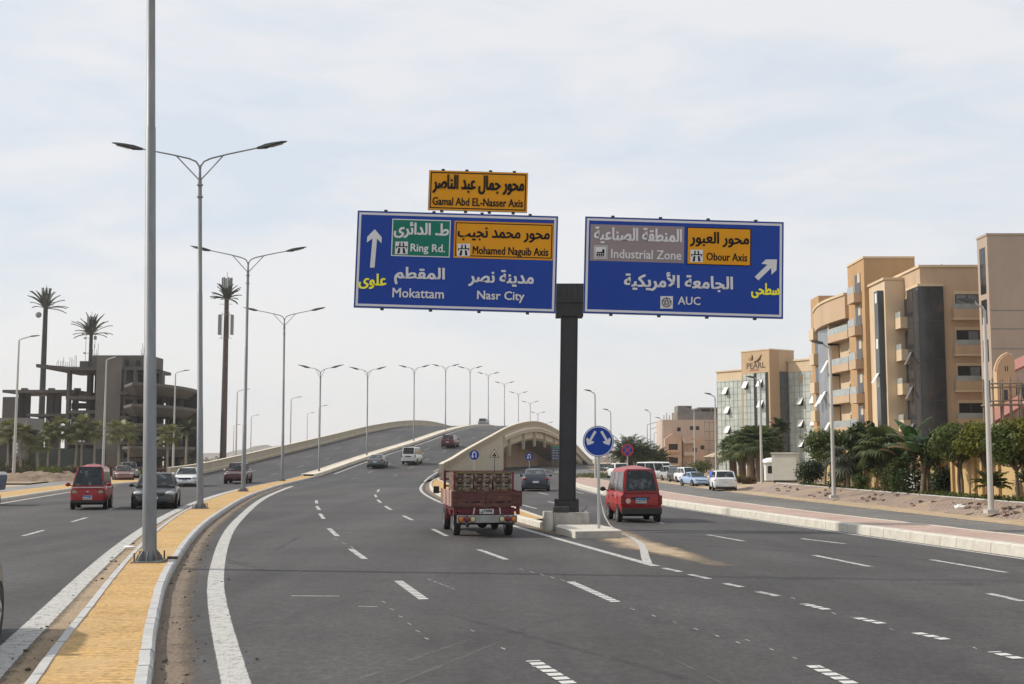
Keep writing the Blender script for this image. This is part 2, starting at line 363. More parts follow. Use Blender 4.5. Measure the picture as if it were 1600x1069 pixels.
M_BANK = pavers('bank_pavers', (.33, .25, .21), (.28, .21, .175), (.16, .12, .095), .24, .20, .03, R(3), var=.25, bump=.9, dirt_or_glint=(.36, .265, .175))
M_KERB = mat('kerb_concrete', (.42, .42, .415), .8, var=.12, scale=5, bump=.25, bscale=30, dirt_or_glint=(.36, .33, .29), dscale=1.1, dmin=.56, dmax=.8)
M_KERBW = mat('kerb_cream', (.51, .485, .425), .85, var=.12, scale=4, bump=.3, bscale=25, dirt_or_glint=(.40, .35, .28), dscale=.9, dmin=.54, dmax=.8)
M_BEIGE = mat('bridge_render', (.44, .375, .275), .88, var=.08, scale=.7, bump=.15, bscale=14, dirt_or_glint=(.40, .33, .24), dscale=.25, dmin=.5, dmax=.85)
M_BEIGE2 = mat('bridge_render_band', (.34, .27, .175), .9, var=.25, scale=5, bump=.8, bscale=5)
M_CAP = mat('bridge_coping', (.62, .55, .43), .85, var=.06, scale=1)
M_RAMPMED = mat('ramp_median_concrete', (.60, .54, .44), .85, var=.12, scale=1.4, bump=.2, bscale=20, dirt_or_glint=(.44, .38, .30), dscale=.5)
M_LINE = strip_mat('worn_white_line', (.50, .49, .47), lo=.62, hi=.92, scale=7, edge=.12, c2=(.46, .45, .43), fine=42, fw=.75)
M_DASH = strip_mat('worn_white_dash', (.50, .495, .48), lo=.42, hi=.78, scale=5, edge=.10)
M_FAINT = strip_mat('faint_dash', (.21, .205, .20), lo=.2, hi=.7, scale=3, edge=.12)
M_BAND = strip_mat('banded_white_dash', (.52, .515, .50), lo=.14, hi=.44, scale=5, edge=.08, bands=4.6)
M_DRIFT = strip_mat('drifted_sand', (.29, .225, .155), lo=.56, hi=1.0, scale=.8, edge=.40, var=.25, rough=.95, fine=14)
M_DIRT = strip_mat('gutter_dirt', (.165, .125, .09), lo=.26, hi=.80, scale=2.2, edge=.34, var=.75, fw=.5, rough=.95, fine=22)
M_SANDY = strip_mat('gutter_sand', (.30, .225, .145), lo=.28, hi=.8, scale=2.2, edge=.36, var=.6, rough=.95, fine=26, fw=.5)
M_SCUFF = strip_mat('pale_tyre_scuff', (.17, .165, .16), lo=.52, hi=1.05, scale=1.6, edge=.5, var=.1, fine=60)
M_TAR = strip_mat('tar_streak', (.045, .043, .045), lo=.52, hi=1.25, scale=.7, edge=.5, var=.2, fine=20)

MR = Spline([(2, -.75), (6, -1.88), (11.5, -3.42), (16, -4.68), (20.4, -5.85), (25.9, -7.15), (35.4, -9.2), (47.9, -11.5), (65.6, -14.4), (78.3, -16.1), (96.9, -18.2), (123, -19.0), (147, -17.2), (171, -13.4), (196, -10.3), (220, -7.1), (245, -4.2), (269, -1.0), (294, 2.3), (318, 5.6), (343, 8.2), (367, 11.1), (400, 15), (430, 19)])
ML = Spline([(2, -2.0), (6, -3.12), (10.7, -4.38), (12.8, -4.95), (16.9, -6.0), (22.3, -7.38), (28.3, -8.85), (48, -13.1), (70.2, -16.8), (97, -19.8), (123, -20.5), (147, -18.7), (171, -14.9), (196, -11.7), (220, -8.5), (245, -5.6), (269, -2.4), (294, .9), (318, 4.2), (343, 6.8), (367, 9.7), (400, 13.6), (430, 17.6)])
LE = Spline([(2, -13.2), (30, -19), (60, -25.6), (95, -31.4), (122, -31.8), (147, -29.8), (171, -26.2), (196, -23), (220, -20), (245, -17), (269, -13.6), (294, -10), (318, -7), (343, -4.5), (367, -1.5), (400, 3), (430, 7)])
ZR = Spline([(80, 0), (90, 0), (100, .03), (110, .14), (122, .5), (135, 1.3), (147, 2.2), (171, 4.3), (196, 6.4), (220, 7.9), (245, 8.6), (269, 8.2), (294, 7.3), (318, 6.1), (343, 4.2), (367, 2.0), (390, .4), (405, .05), (430, .02)])
RE = Spline([(110, -7.3), (118, -7.6), (125, -7.6), (130, -7.2), (147, -6.0), (171, -3.4), (196, -.7), (220, 2.4), (245, 5.5), (269, 8.8), (294, 12.2), (318, 15.6), (343, 19), (367, 22.6), (390, 26), (430, 32)])
GL = Spline([(2, 7.6), (12, 5.5), (24.4, 2.92), (38.8, 0), (60.7, -3.8), (80, -6.1), (92, -7.0), (106, -7.75), (118, -8.05), (130, -7.7)])
RK = Spline([(2, 15.3), (15, 13.1), (26.3, 11.3), (41.1, 8.95), (55.75, 7.0), (65, 5.95), (80, 4.95), (95, 4.75), (108, 5.2), (116, 6.6)])
SK = Spline([(2, 17.2), (29.5, 12.85), (47.5, 10.35), (67, 8.9), (85, 8.2), (100, 8.1), (116, 7.6)])
SR = Spline([(2, 20), (38.8, 16.75), (67.8, 14.7), (90, 13.9), (130, 13.2), (200, 14.5), (300, 18)])
PT = Spline([(10, 22), (25, 20.1), (43, 18.7), (55.5, 18.0), (71, 17.35), (80, 17.2)])
IR = Spline([(33, 2.1), (36.5, 1.75), (40.7, 1.15), (46.8, .4), (60, -1.0), (80, -3.4), (100, -5.6), (112, -6.8), (120, -7.3)])   # island edge on the surface road
C = lambda k: (lambda y: k)
off = lambda f, d: (lambda y: f(y) + d)
def kerb(name, Ys, f, side, h, wd, zf, m, step=1.0, slope=.03, gap=.012, parent=None):
    """kerbstones laid end to end along x = f(Y); side=+1: the road lies to the right of the line"""
    b = MB(); y = Ys[0]
    while y < Ys[1] - .05:
        s_ = step if y < 110 else step * 3
        y2 = min(y + s_, Ys[1]); j = random.uniform(-.006, .006); g = gap if s_ == step else 0
        ring = []
        for yy in (y + g, y2):
            x = f(yy) + j; z = zf(yy); dx = f(yy+.2) - f(yy-.2); n = Vector((.4, -dx)).normalized() * side
            pt = lambda o, zz: (x - n.x*o, yy - n.y*o, z + zz)
            hh = h + j * .7
            ring.append([pt(0, -.15), pt(slope*.4, hh - .035), pt(slope + .02, hh), pt(wd, hh), pt(wd, -.15)])
        b.loft(ring); y = y2
    o = b.build(name, m, parent)
    if not parent: o['kind'] = 'structure'
    return o
def line(Ys, f, wd, z, m, parent, dz=.006, name='road_markings', step=2.0):
    ys = frange(Ys[0], Ys[1], step)
    return sheet(name, ys, [off(f, -wd/2), off(f, -wd/6), off(f, wd/6), off(f, wd/2)], lambda i, y: z(y) + dz, m, parent)
Z0 = C(0)
gd = MB(); gs = 1600
gnd = MB().add([(-gs, -200, -.08), (gs, -200, -.08), (gs, 1500, -.08), (-gs, 1500, -.08)], [(0, 1, 2, 3)]).build('ground', M_SAND); gnd['kind'] = 'structure'
YF = frange(-25, 122, 3)
main = sheet('main_road', YF, [off(ML, .3), lambda y: (MR(y)+GL(y))/2, GL, lambda y: (GL(y)+RK(min(y, 116)))/2, lambda y: RK(min(y, 116)) + .3], lambda i, y: 0, M_ASPH)
left = sheet('oncoming_road', YF, [off(LE, -.3), lambda y: (LE(y)+ML(y))/2, off(ML, .3)], lambda i, y: 0.002, M_ASPH)
YR = frange(92, 430, 4)
ramp = sheet('flyover_road', YR, [off(ML, .3), lambda y: (ML(y)+(RE(y) if y > 110 else GL(y)-.15))/2, lambda y: RE(y) if y > 110 else GL(y) - .15], lambda i, y: ZR(y) + .010, M_ASPH2)
rampl = sheet('oncoming_flyover_road', YR, [LE, lambda y: (LE(y)+ML(y))/2, off(ML, .3)], lambda i, y: ZR(y) + .010, M_ASPH2)
side = sheet('side_road', frange(112, 420, 6), [lambda y: RE(y) - 9.5, RE, lambda y: max(RE(y) + 4, 13), lambda y: max(RE(y)+6, SR(y))], lambda i, y: -.012, M_ASPH)
serv = sheet('service_road', frange(2, 230, 4), [SK, lambda y: (SK(y)+SR(y))/2, SR], lambda i, y: .05, M_SERV)
# white lines and dashes lying on their roads
line((2, 122), off(MR, .82), .36, Z0, M_LINE, main)
line((122, 300), off(MR, .82), .22, ZR, M_LINE, ramp, .018)
line((24.4, 104), GL, .24, Z0, M_LINE, main)
line((104, 126), GL, .24, ZR, M_LINE, main, .018)
line((126, 230), off(RE, -.7), .2, ZR, M_LINE, ramp, .018)
line((2, 122), off(ML, -.52), .42, Z0, M_LINE, left, .008)
line((122, 250), off(ML, -.5), .22, ZR, M_LINE, rampl, .018)
line((2, 112), off(LE, .55), .3, Z0, M_LINE, left, .008)
line((14, 112), off(RK, -.22), .17, Z0, M_LINE, main)
line((14, 110), off(SK, .12), .14, C(.05), M_LINE, serv)
def dash(a, b, wd, z=0, dz=.007):
    A, B = P(*a, z), P(*b, z); n = Vector((B.y-A.y, -(B.x-A.x), 0)).normalized() * wd / 2; u = Vector((0, 0, dz))
    return [A-n+u, A+n+u, B+n+u, B-n+u]
near = [((852, 1068), (838, 1032)), ((642, 937), (628, 908)), ((948, 940), (900, 909)), ((1330, 1069), (1268, 1040)), ((1592, 1030), (1552, 1019)), ((1478, 1000), (1430, 989)), ((1378, 975), (1335, 965)), ((1292, 953), (1256, 944))]
near[0] = ((890, 1069), (832, 1033)); near[1] = ((662, 937), (622, 908)); near[2] = ((962, 941), (890, 909))
quads('road_markings', [dash(a, b, .17) for a, b in near], M_BAND, main)
mid = [((570, 874), (548, 858)), ((527, 838), (514, 826)), ((506, 811), (500, 803)), ((499, 797), (495, 791)), ((495, 787), (494, 782)),
       ((792, 875), (748, 859)), ((698, 838), (676, 827)), ((644, 813), (630, 806)), ((611, 797), (602, 791)), ((595, 786), (590, 781)), ((588, 777), (586, 773)), ((590, 769), (592, 765)),
       ((1216, 932), (1184, 925)), ((1160, 918), (1132, 912)), ((1108, 905), (1078, 898)), ((1064, 894), (1036, 888)),
       ((1162, 846), (1106, 836)), ((1360, 886), (1272, 868)), ((1598, 940), (1545, 928)), ((1320, 850), (1252, 842)), ((1572, 895), (1455, 875)), ((1036, 818), (990, 810)), ((1010, 797), (975, 792)), ((905, 817), (868, 808)),
       ((838, 795), (815, 789)), ((880, 789), (856, 784)), ((856, 773), (842, 770)), ((912, 771), (893, 767))]
quads('road_markings', [dash(a, b, .17) for a, b in mid], M_DASH, main)
quads('road_markings', [dash(a, b, .17, 0, .009) for a, b in [((36, 838), (68, 829)), ((112, 816), (136, 809)), ((170, 797), (186, 792)), ((205, 785), (216, 781))]], M_DASH, left)
def updash(f, Ys, wd=.18):
    qs = []
    for y in Ys:
        q = []
        for yy in (y, y + 3):
            q.append([Vector((f(yy)-wd/2, yy, ZR(yy)+.017)), Vector((f(yy)+wd/2, yy, ZR(yy)+.017))])
        qs.append([q[0][0], q[0][1], q[1][1], q[1][0]])
    return qs
lane = lambda k: (lambda y: MR(y) + .8 + ((RE(y) if y > 112 else GL(y)) - .8 - MR(y) - .8) * k)
quads('road_markings', updash(lane(.33), frange(112, 240, 12)) + updash(lane(.67), frange(118, 240, 12)), M_FAINT, ramp)
lanel = lambda k: (lambda y: LE(y) + .8 + (ML(y) - LE(y) - 1.3) * k)
quads('road_markings', updash(lanel(.33), frange(102, 240, 12)) + updash(lanel(.67), frange(108, 240, 12)), M_FAINT, rampl)
# pale joints right across, a tar seam, tyre scuffs
def across(px0, py0, px1, py1, wd, m, nm, par, dz=.0055):
    return quads(nm, [dash((px0, py0), (px1, py1), wd, 0, dz)], m, par)
across(455, 931.5, 530, 932, .07, M_LINE, 'road_joint', main, .005); across(300, 931, 770, 934, .06, M_SCUFF, 'road_joint', main, .0048); across(560, 948, 590, 948.5, .05, M_LINE, 'road_joint', main, .005)
across(300, 902, 720, 936, .22, M_TAR, 'road_seam', main, .0035); across(720, 936, 1000, 951, .22, M_TAR, 'road_seam', main, .0035); across(1000, 951, 1500, 1005, .25, M_TAR, 'road_seam', main, .0035)
for a in ((540, 1069, 760, 990, .5), (620, 1069, 790, 1000, .4), (930, 951, 1230, 958, .10), (1010, 1010, 1130, 1069, .22), (345, 905, 345, 860, .4), (1000, 838, 1200, 850, .35), (1130, 860, 1420, 905, .35)):
    across(*a, M_SCUFF, 'tyre_scuff', main, .0045)
for a in ((700, 960, 1100, 1069, .8), (430, 860, 470, 838, .8), (1090, 852, 1590, 884, .9), (1010, 838, 1330, 862, .5)):
    across(*a, M_TAR, 'tyre_streak', main, .003)
sp = [] + [(596 + i*13.5, 940 + i*11.5) for i in range(6)] + [(985 + i*33, 951 + i*10.5) for i in range(6)] + [(735 + i*48, 985 + i*28) for i in range(3)] + [(1165 + i*37, 1000 + i*14) for i in range(5)] + [(668 + i*9, 905 + i*3.5) for i in range(5)] + [(812 + i*16, 889 + i*4.2) for i in range(5)] + [(522 + i*12, 842 + i*6) for i in range(3)] + [(1236, 934), (1300, 958), (1390, 983), (1520, 1012)]
quads('road_studs', [dash((a, b), (a + 6.5, b + 2.6), .022) for a, b in sp], M_DASH, main)
across(-30, 852, 42, 849.5, .30, M_TAR, 'road_crack', left, .006); across(1395//4, 873, 420, 893, 1.6, M_TAR, 'road_stain', main, .0032)
# drifted sand and gutter dirt: the dust has outlines of its own
sheet('gutter_dirt', frange(2, 110, 1.5), [off(MR, -.6), off(MR, -.05), off(MR, .25), off(MR, .62)], lambda i, y: .004, M_DIRT, main)
sheet('gutter_dirt', frange(2, 110, 1.5), [off(ML, -.50), off(ML, -.25), off(ML, 0), off(ML, .45)], lambda i, y: .006, M_SANDY, left)
sheet('gutter_dirt', frange(34, 122, 2), [off(GL, .10), off(GL, .4), off(GL, .7), off(GL, 1.2)], lambda i, y: .004, M_DIRT, main)
sheet('gutter_dirt', frange(10, 112, 2), [off(LE, -.1), off(LE, .2), off(LE, .4)], lambda i, y: .007, M_DIRT, left)
def drift(pts, m=M_DRIFT, par=main, z=.0045):
    """sand tongue: (left pixel, right pixel) pairs from near to far"""
    vs = []; uv = []; nv = 5; L = len(pts)
    for k, (a, b_) in enumerate(pts):
        A, B = P(*a), P(*b_)
        for i in range(nv):
            q = A.lerp(B, i/(nv-1)); vs.append((q.x, q.y, z)); uv.append((k / (L-1), i/(nv-1)))
    fs = [(k*nv+i, k*nv+i+1, (k+1)*nv+i+1, (k+1)*nv+i) for k in range(L-1) for i in range(nv-1)]
    me = bpy.data.meshes.new('drifted_sand'); me.from_pydata(vs, [], fs); me.materials.append(m)
    l = me.uv_layers.new(name='UVMap'); l.data.foreach_set('uv', [c for f in fs for i in f for c in uv[i]]); me.update()
    return link('drifted_sand', me, par)
M_DRIFT2 = strip_mat('thick_sand', (.36, .275, .185), lo=.22, hi=.66, scale=.9, edge=.40, var=.2, rough=.95, fine=14, ends=.45)
drift([((868, 830), (872, 800)), ((905, 846), (1000, 826)), ((960, 864), (1030, 840)), ((1020, 872), (1090, 858)), ((1090, 890), (1150, 876)), ((1200, 915), (1290, 900)), ((1330, 955), (1430, 940))], M_DRIFT2)
# painted nose in front of the island
nose = [(962, 833), (975, 836), (990, 842), (1001, 850), (1006, 860), (1008, 870), (1012, 881)]
quads('road_markings', [[a, b, d, c] for a, b, c, d in [(P(x0-wa, y0-1)+Vector((0, 0, .009)), P(x0+wa, y0+1)+Vector((0, 0, .009)), P(x1-wb, y1-1)+Vector((0, 0, .009)), P(x1+wb, y1+1)+Vector((0, 0, .009))) for (x0, y0), (x1, y1), wa, wb in [(nose[i], nose[i+1], 4+i*.9, 4.9+i*.9) for i in range(6)]]], M_LINE, main)

# ---- median of yellow pavers, later plain concrete up the flyover
zmed = lambda y: max(ZR(y), 0)
med = sheet('median_paving', frange(2, 116, 1.5), [off(ML, .1), lambda y: (ML(y)+MR(y))/2, off(MR, -.1)], lambda i, y: zmed(y) + .135, M_YPAV)
sheet('flyover_median', frange(116, 400, 4), [off(ML, .05), lambda y: (ML(y)+MR(y))/2, off(MR, -.05)], lambda i, y: zmed(y) + .30, M_RAMPMED)
kerb('kerb', (2, 116), MR, 1, .15, .15, zmed, M_KERB, .5, .02, .014)
kerb('kerb', (2, 116), ML, -1, .15, .13, zmed, M_KERB, .5, .02, .014)
kerb('kerb', (116, 400), MR, 1, .33, .25, zmed, M_RAMPMED, 1.5)
kerb('kerb', (116, 400), ML, -1, .33, .25, zmed, M_RAMPMED, 1.5)
# ---- right hand kerb, pink strip, service road edge, paved bank
kerb('kerb', (6, 116), RK, -1, .27, .30, Z0, M_KERBW, .75, .09)
sheet('pink_pavement', frange(4, 116, 2), [off(RK, .26), lambda y: (RK(y)+SK(y))/2, off(SK, -.1)], lambda i, y: (.255, .26, .262)[i], M_PINK)
kerb('kerb', (6, 112), SK, 1, .225, .12, C(.05), M_KERBW, 1.0, .01)
nz = MB(); nz.loft([[(RK(116)+.0, 116, -.1), (RK(116)+.05, 116, .25), (SK(116), 116, .2), (SK(116)+.1, 116, -.1)], [(6.9, 117.2, -.1), (6.95, 117.2, .2), (7.5, 117.2, .15), (7.5, 117.2, -.1)]]); nz.build('kerb', M_KERBW)['kind'] = 'structure'
SB = lambda y: SR(y) + .75 + .25 * math.sin(y * .37) + .12 * math.sin(y * 1.9)
sheet('sand_verge', frange(4, 230, 1.5), [off(SR, -.35), off(SR, .3), off(SB, .15)], lambda i, y: (.054, .075, .07)[i], M_SAND)
M_VERGE = strip_mat('verge_sand_edge', (.44, .33, .205), lo=.3, hi=.6, scale=1.4, edge=.45, var=.2, rough=.95)
sheet('drifted_sand', frange(4, 120, 1.5), [off(SR, -1.1), off(SR, -.75), off(SR, -.4), off(SR, .1)], lambda i, y: .058, M_VERGE, serv)
def bump(i, y): return .03 * math.sin(y * 1.3 + i) + .02 * math.sin(y * 3.1 + 2*i)
YB = frange(8, 80, .7)
sheet('paved_bank', YB, [SB, lambda y: SB(y)*.66+PT(y)*.34, lambda y: SB(y)*.33+PT(y)*.67, PT], lambda i, y: (.07, .24, .41, .55)[i] + (bump(i, y) if 0 < i < 3 else 0), M_BANK)
kerb('kerb', (8, 78), PT, -1, .04, .12, C(.54), M_KERB, 1.0, .02)
sheet('garden_soil', frange(8, 78, 5), [off(PT, .1), C(30), C(60)], lambda i, y: .57, M_EARTH)
sheet('sand_lot', frange(78, 300, 4), [off(SB, 0), off(SR, 3), off(SR, 12), C(90)], lambda i, y: (.05, .08 + .04*math.sin(y), .07, .06)[i], M_SAND)
# ---- island between the flyover and the surface road
isl = sheet('island_paving', frange(40, 121, 2), [off(GL, .78), lambda y: (GL(y)+.7+IR(y))/2, off(IR, -.12)], lambda i, y: .16, M_YPAV)
kerb('kerb', (37.5, 121), off(GL, .62), -1, .2, .18, Z0, M_KERBW, .8, .05)
kerb('kerb', (37.5, 121), IR, 1, .2, .18, Z0, M_KERBW, .8, .05)
# ---- far left: kerb, yellow strip, pale service road, sand
kerb('kerb', (4, 112), LE, 1, .17, .2, Z0, M_KERBW, 1.0, .03)
LS = Spline([(4, -15), (30, -21.3), (60, -28.2), (90, -34), (110, -37)]); LT = Spline([(4, -24), (30, -28), (60, -33.5), (95, -38.5), (112, -42)])
sheet('yellow_strip', frange(4, 112, 3), [LS, off(LE, -.15)], lambda i, y: .14, M_YPAV)
sheet('far_service_road', frange(4, 200, 4), [LT, lambda y: (LT(y)+LS(y))/2, LS], lambda i, y: .03 if y < 112 else -.03, M_LSERV)

# ---- flyover: parapets, abutment, arch
def sweep(name, Ys, f, prof, m, parent=None, step=3.0, smooth=None):
    """prof(y) -> list of (dx, z) of the cross-section, swept along x = f(Y)"""
    rings = [[(f(y) + dx, y, z) for dx, z in prof(y)] for y in frange(Ys[0], Ys[1], step)]
    return MB().loft(rings).build(name, m, parent, smooth=smooth)
fly = thing('flyover', 'beige concrete flyover climbing over a low arch between the two carriageways', 'flyover', (0, 0, 0))
sweep('parapet', (112, 400), LE, lambda y: [(0, ZR(y)-.05), (0, ZR(y)+.25), (-.12, ZR(y)+.35), (-.16, ZR(y)+1.02), (-.40, ZR(y)+1.02), (-.45, -.1)], M_BEIGE, fly)
sweep('coping', (112, 400), LE, lambda y: [(-.10, ZR(y)+1.022), (-.10, ZR(y)+1.10), (-.46, ZR(y)+1.10), (-.46, ZR(y)+1.022)], M_CAP, fly)
YA = 189
sweep('parapet', (124, 392), RE, lambda y: [(0, ZR(y)-.05), (.02, ZR(y)+.86), (.30, ZR(y)+.86), (.30, ZR(y)-.05)], M_BEIGE, fly)
sweep('coping', (124, 392), RE, lambda y: [(-.05, ZR(y)+.862), (-.05, ZR(y)+.95), (.38, ZR(y)+.95), (.38, ZR(y)+.862)], M_CAP, fly)
bd = MB(); y = 126
while y < 388:                                             # lattice panels cast along the outside of the parapet
    y2 = y + 1.55; r = []
    for yy in (y, y2): r.append([(RE(yy)+.302, yy, ZR(yy)+.10), (RE(yy)+.345, yy, ZR(yy)+.14), (RE(yy)+.345, yy, ZR(yy)+.74), (RE(yy)+.302, yy, ZR(yy)+.78)])
    bd.loft(r); y += 1.8
bd.build('parapet_panels', M_BEIGE2, fly)
sweep('abutment_wall', (124, YA), RE, lambda y: [(.18, -.1), (.18, ZR(y)-.05), (-.6, ZR(y)-.06), (-.6, -.1)], M_BEIGE, fly)
MB().box(RE(YA)-9, RE(YA)+.17, YA-.6, YA, -.1, ZR(YA)-.1).build('abutment_wall', M_BEIGE, fly)
sweep('fascia', (YA, 392), RE, lambda y: [(.28, max(ZR(y)-1.15, -.1)), (.33, max(ZR(y)-.8, -.08)), (.22, ZR(y)-.06), (-.9, ZR(y)-.06), (-.9, max(ZR(y)-1.15, -.1))], M_BEIGE, fly)
sweep('fascia_moulding', (YA, 392), RE, lambda y: [(.332, max(ZR(y)-.62, -.08)), (.44, max(ZR(y)-.55, -.06)), (.44, ZR(y)-.38), (.332, ZR(y)-.30)], M_CAP, fly)
sof = lambda y: max(ZR(y) - 2.85, .02)
M_UND = mat('soffit_concrete', (.36, .28, .195), .9, var=.15, scale=.6, dirt_or_glint=(.2, .165, .12), dscale=.3)
M_BROWN = mat('underpass_cladding', (.42, .27, .165), .8, var=.2, scale=1.2, stretch=(1, 1, .15), dirt_or_glint=(.50, .36, .23), dscale=.12)
fy = [199 + 19.5*i for i in range(9)]
pn = MB()
for i in range(len(fy)):
    y0 = (fy[i-1] + .35) if i else YA + .1; y1 = fy[i] - .35
    r = [[(RE(yy)-.35, yy, ZR(yy)-1.16), (RE(yy)-.30, yy, sof(yy)+.45), (RE(yy)-.75, yy, sof(yy)), (RE(yy)-1.6, yy, sof(yy)), (RE(yy)-1.6, yy, ZR(yy)-1.16)] for yy in frange(y0, y1, 3)]
    pn.loft(r)
pn.build('haunch_panels', M_BEIGE, fly)
for yy in fy:
    if ZR(yy) < 2.2: continue
    zb = max(ZR(yy) - 4.1, .2); b = MB()
    b.loft([[(RE(q)+.20, q, ZR(q)-1.16), (RE(q)+.10, q, zb), (RE(q)-.34, q, zb), (RE(q)-.50, q, ZR(q)-1.16)] for q in (yy-.3, yy+.3)])
    b.build('rib', M_BEIGE, fly)
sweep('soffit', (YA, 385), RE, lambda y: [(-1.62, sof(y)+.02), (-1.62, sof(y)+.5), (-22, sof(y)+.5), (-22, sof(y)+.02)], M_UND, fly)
sweep('underpass_wall', (YA, 385), RE, lambda y: [(-9.0, -.1), (-9.0, sof(y)+.01), (-9.5, sof(y)+.01), (-9.5, -.1)], M_BROWN, fly)
b = MB()
for k in range(34):
    y = YA + 1.5 + k * 2.1; b.box(RE(y)-8.98, RE(y)-8.78, y, y+.7, -.1, min(sof(y), 3.4))
b.build('wall_ribs', mat('underpass_ribs', (.50, .33, .20), .8, var=.2, scale=2), fly)
for k in range(5):
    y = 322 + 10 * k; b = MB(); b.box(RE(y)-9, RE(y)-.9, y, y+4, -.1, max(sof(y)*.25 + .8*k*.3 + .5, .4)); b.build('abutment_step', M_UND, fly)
# ------------------------------------------------------------------ street lamps
M_GALV = mat('galvanised_steel', (.20, .21, .22), .55, .4, var=.16, scale=5, stretch=(1, 1, .25), dirt_or_glint=(.27, .27, .26), dscale=1.5, dmin=.5, dmax=.8)
M_LAMP = flat('lamp_black', (.03, .032, .035), .45)
M_LENS = flat('lamp_lens', (.25, .25, .24), .3)
M_RUST = flat('bolt_rust', (.12, .08, .05), .8)
M_PALEPOLE = mat('painted_pole', (.46, .45, .43), .6, .1, var=.1, scale=3, stretch=(1, 1, .2))
M_DARKPOLE = flat('dark_pole', (.06, .06, .062), .6)
def lampmast(name, H, r0, r1, arm, rise, bend=.45, label='', group='', seg=14, detail=True):
    """mast with two upswept arms, H = height of the fork"""
    t = thing(name, label, 'street lamp', group=group)
    b = MB(); hs = [0, H*.3, H*.3+.01, H*.65, H*.65+.01, H]
    rs = [r0, r0+(r1-r0)*.3, r0+(r1-r0)*.3-.008, r0+(r1-r0)*.65, r0+(r1-r0)*.65-.008, r1]
    b.tube([(0, 0, h) for h in hs], rs, seg)
    b.tube([(0, 0, H-.02), (0, 0, H+.55)], [r1*.8, r1*.55], 10)
    b.build('pole', M_GALV, t, smooth=40)
    if detail:
        b = MB().box(-.30, .30, -.30, .30, 0, .03)
        for a in range(8):
            m = Matrix.Rotation(a*math.pi/4, 4, 'Z'); s_ = MB().prism([(r0-.01, -.008, .03), (r0+.13, -.008, .03), (r0+.10, -.008, .12), (r0-.01, -.008, .26)], (0, .016, 0))
            b.add([m @ Vector(p) for p in s_.v], s_.f)
        b.build('base_plate', M_GALV, t)
        b = MB()
        for x in (-.24, .24):
            for y in (-.24, .24): b.tube([(x, y, .03), (x, y, .2)], .018, 6)
        b.build('anchor_bolts', M_RUST, t)
        b = MB()
        for z in (H-.75, H-.25): b.lathe([(r1+.02, z-.03), (r1+.045, z-.03), (r1+.045, z+.03), (r1+.02, z+.03)], 12)
        b.build('collar', M_GALV, t)
    for s in (-1, 1):
        b = MB(); pts = [(0, 0, H+.3), (s*.03, 0, H+.55), (s*.16, 0, H+.75), (s*bend, 0, H+.88), (s*arm*.5, 0, H+.88+rise*.42), (s*arm, 0, H+.88+rise)]
        b.tube(pts, [r1*.5, r1*.5, r1*.48, r1*.46, r1*.42, r1*.36], 8); a = b.build('arm', M_GALV, t, smooth=50)
        MB().tube([(s*.02, 0, H-.05), (s*arm*.42, 0, H+.88+rise*.33)], r1*.33, 7).build('brace', M_GALV, a, smooth=50)
        d = Vector((s, 0, rise/(arm-bend))).normalized(); e = Vector((s*arm, 0, H+.88+rise)); n = Vector((-d.z*s, 0, abs(d.x)))
        L = 1.28; r = []
        for u, hw, up, dn in ((0, .05, .05, .05), (.12, .07, .07, .08), (.3, .15, .10, .12), (.55, .17, .085, .07), (.85, .145, .05, .03), (1, .06, .02, .01)):
            q = e + d * L * u
            r.append([q + Vector((0, -hw, 0)) - n*dn*.5, q + Vector((0, -hw*.8, 0)) + n*up*.7, q + n*up, q + Vector((0, hw*.8, 0)) + n*up*.7, q + Vector((0, hw, 0)) - n*dn*.5, q - n*dn])
        lh = MB().loft(r).build('lamp_head', M_LAMP, t, smooth=40)
        if detail:
            q = e + d*L*.62; MB().panel([q + d*.3 + Vector((0, -.1, 0)) - n*.06, q + d*.3 + Vector((0, .1, 0)) - n*.06, q - d*.22 + Vector((0, .12, 0)) - n*.085, q - d*.22 + Vector((0, -.12, 0)) - n*.085], .01, .01).build('lens', M_LENS, lh)
    return t
GM = 'double-arm lamp posts along the yellow median'
polep = [((233.5, 878), -1.5, 'thick grey lamp post first in line on the yellow median, cropped at its top'),
         ((312.5, 795), -1.45, 'tall double-arm lamp post second in line on the yellow median, right of the dark saloon'),
         ((380, 768), 0, 'double-arm lamp post third in line on the yellow median, before the dark red pickup'),
         ((441, 752.5), -.3, 'grey double-arm lamp post fourth and last of the tall ones on the yellow median')]
m0 = None
for (px, lean, lab) in polep:
    p = P(*px, .135)
    if m0 is None:
        m0 = lampmast('lamp_post', 13.6, .142, .078, 2.35, .42, label=lab, group=GM); m0.location = p; o = m0
    else: o = dup(m0, p, 0, lab, GM)
    d = MR(p.y+2) - MR(p.y-2); o.rotation_euler = (0, R(lean), -math.atan2(d, 4) * .35)
GF = 'shorter double-arm lamp posts along the flyover median'
ords = ['first', 'second', 'third', 'fourth', 'fifth', 'sixth', 'seventh', 'eighth', 'ninth', 'tenth', 'eleventh']
f0 = None
for i, Y in enumerate([122, 147, 171, 196, 220, 245, 269, 294, 318, 343, 367]):
    lab = 'slim double-arm lamp post on the concrete flyover median, %s in the row going uphill' % ords[i]
    if Y > 250: lab = 'slim double-arm lamp post beyond the flyover crest, %s of those whose foot is hidden' % ords[i-6]
    p = Vector(((ML(Y)+MR(Y))/2, Y, ZR(Y)+.3))
    if f0 is None: f0 = lampmast('flyover_lamp_post', 9.6, .11, .07, 1.15, .16, bend=.5, label=lab, group=GF, seg=10, detail=False); f0.location = p; o = f0
    else: o = dup(f0, p, 0, lab, GF)
    d = MR(Y+3)-MR(Y-3); o.rotation_euler = (0, 0, -math.atan2(d, 6))
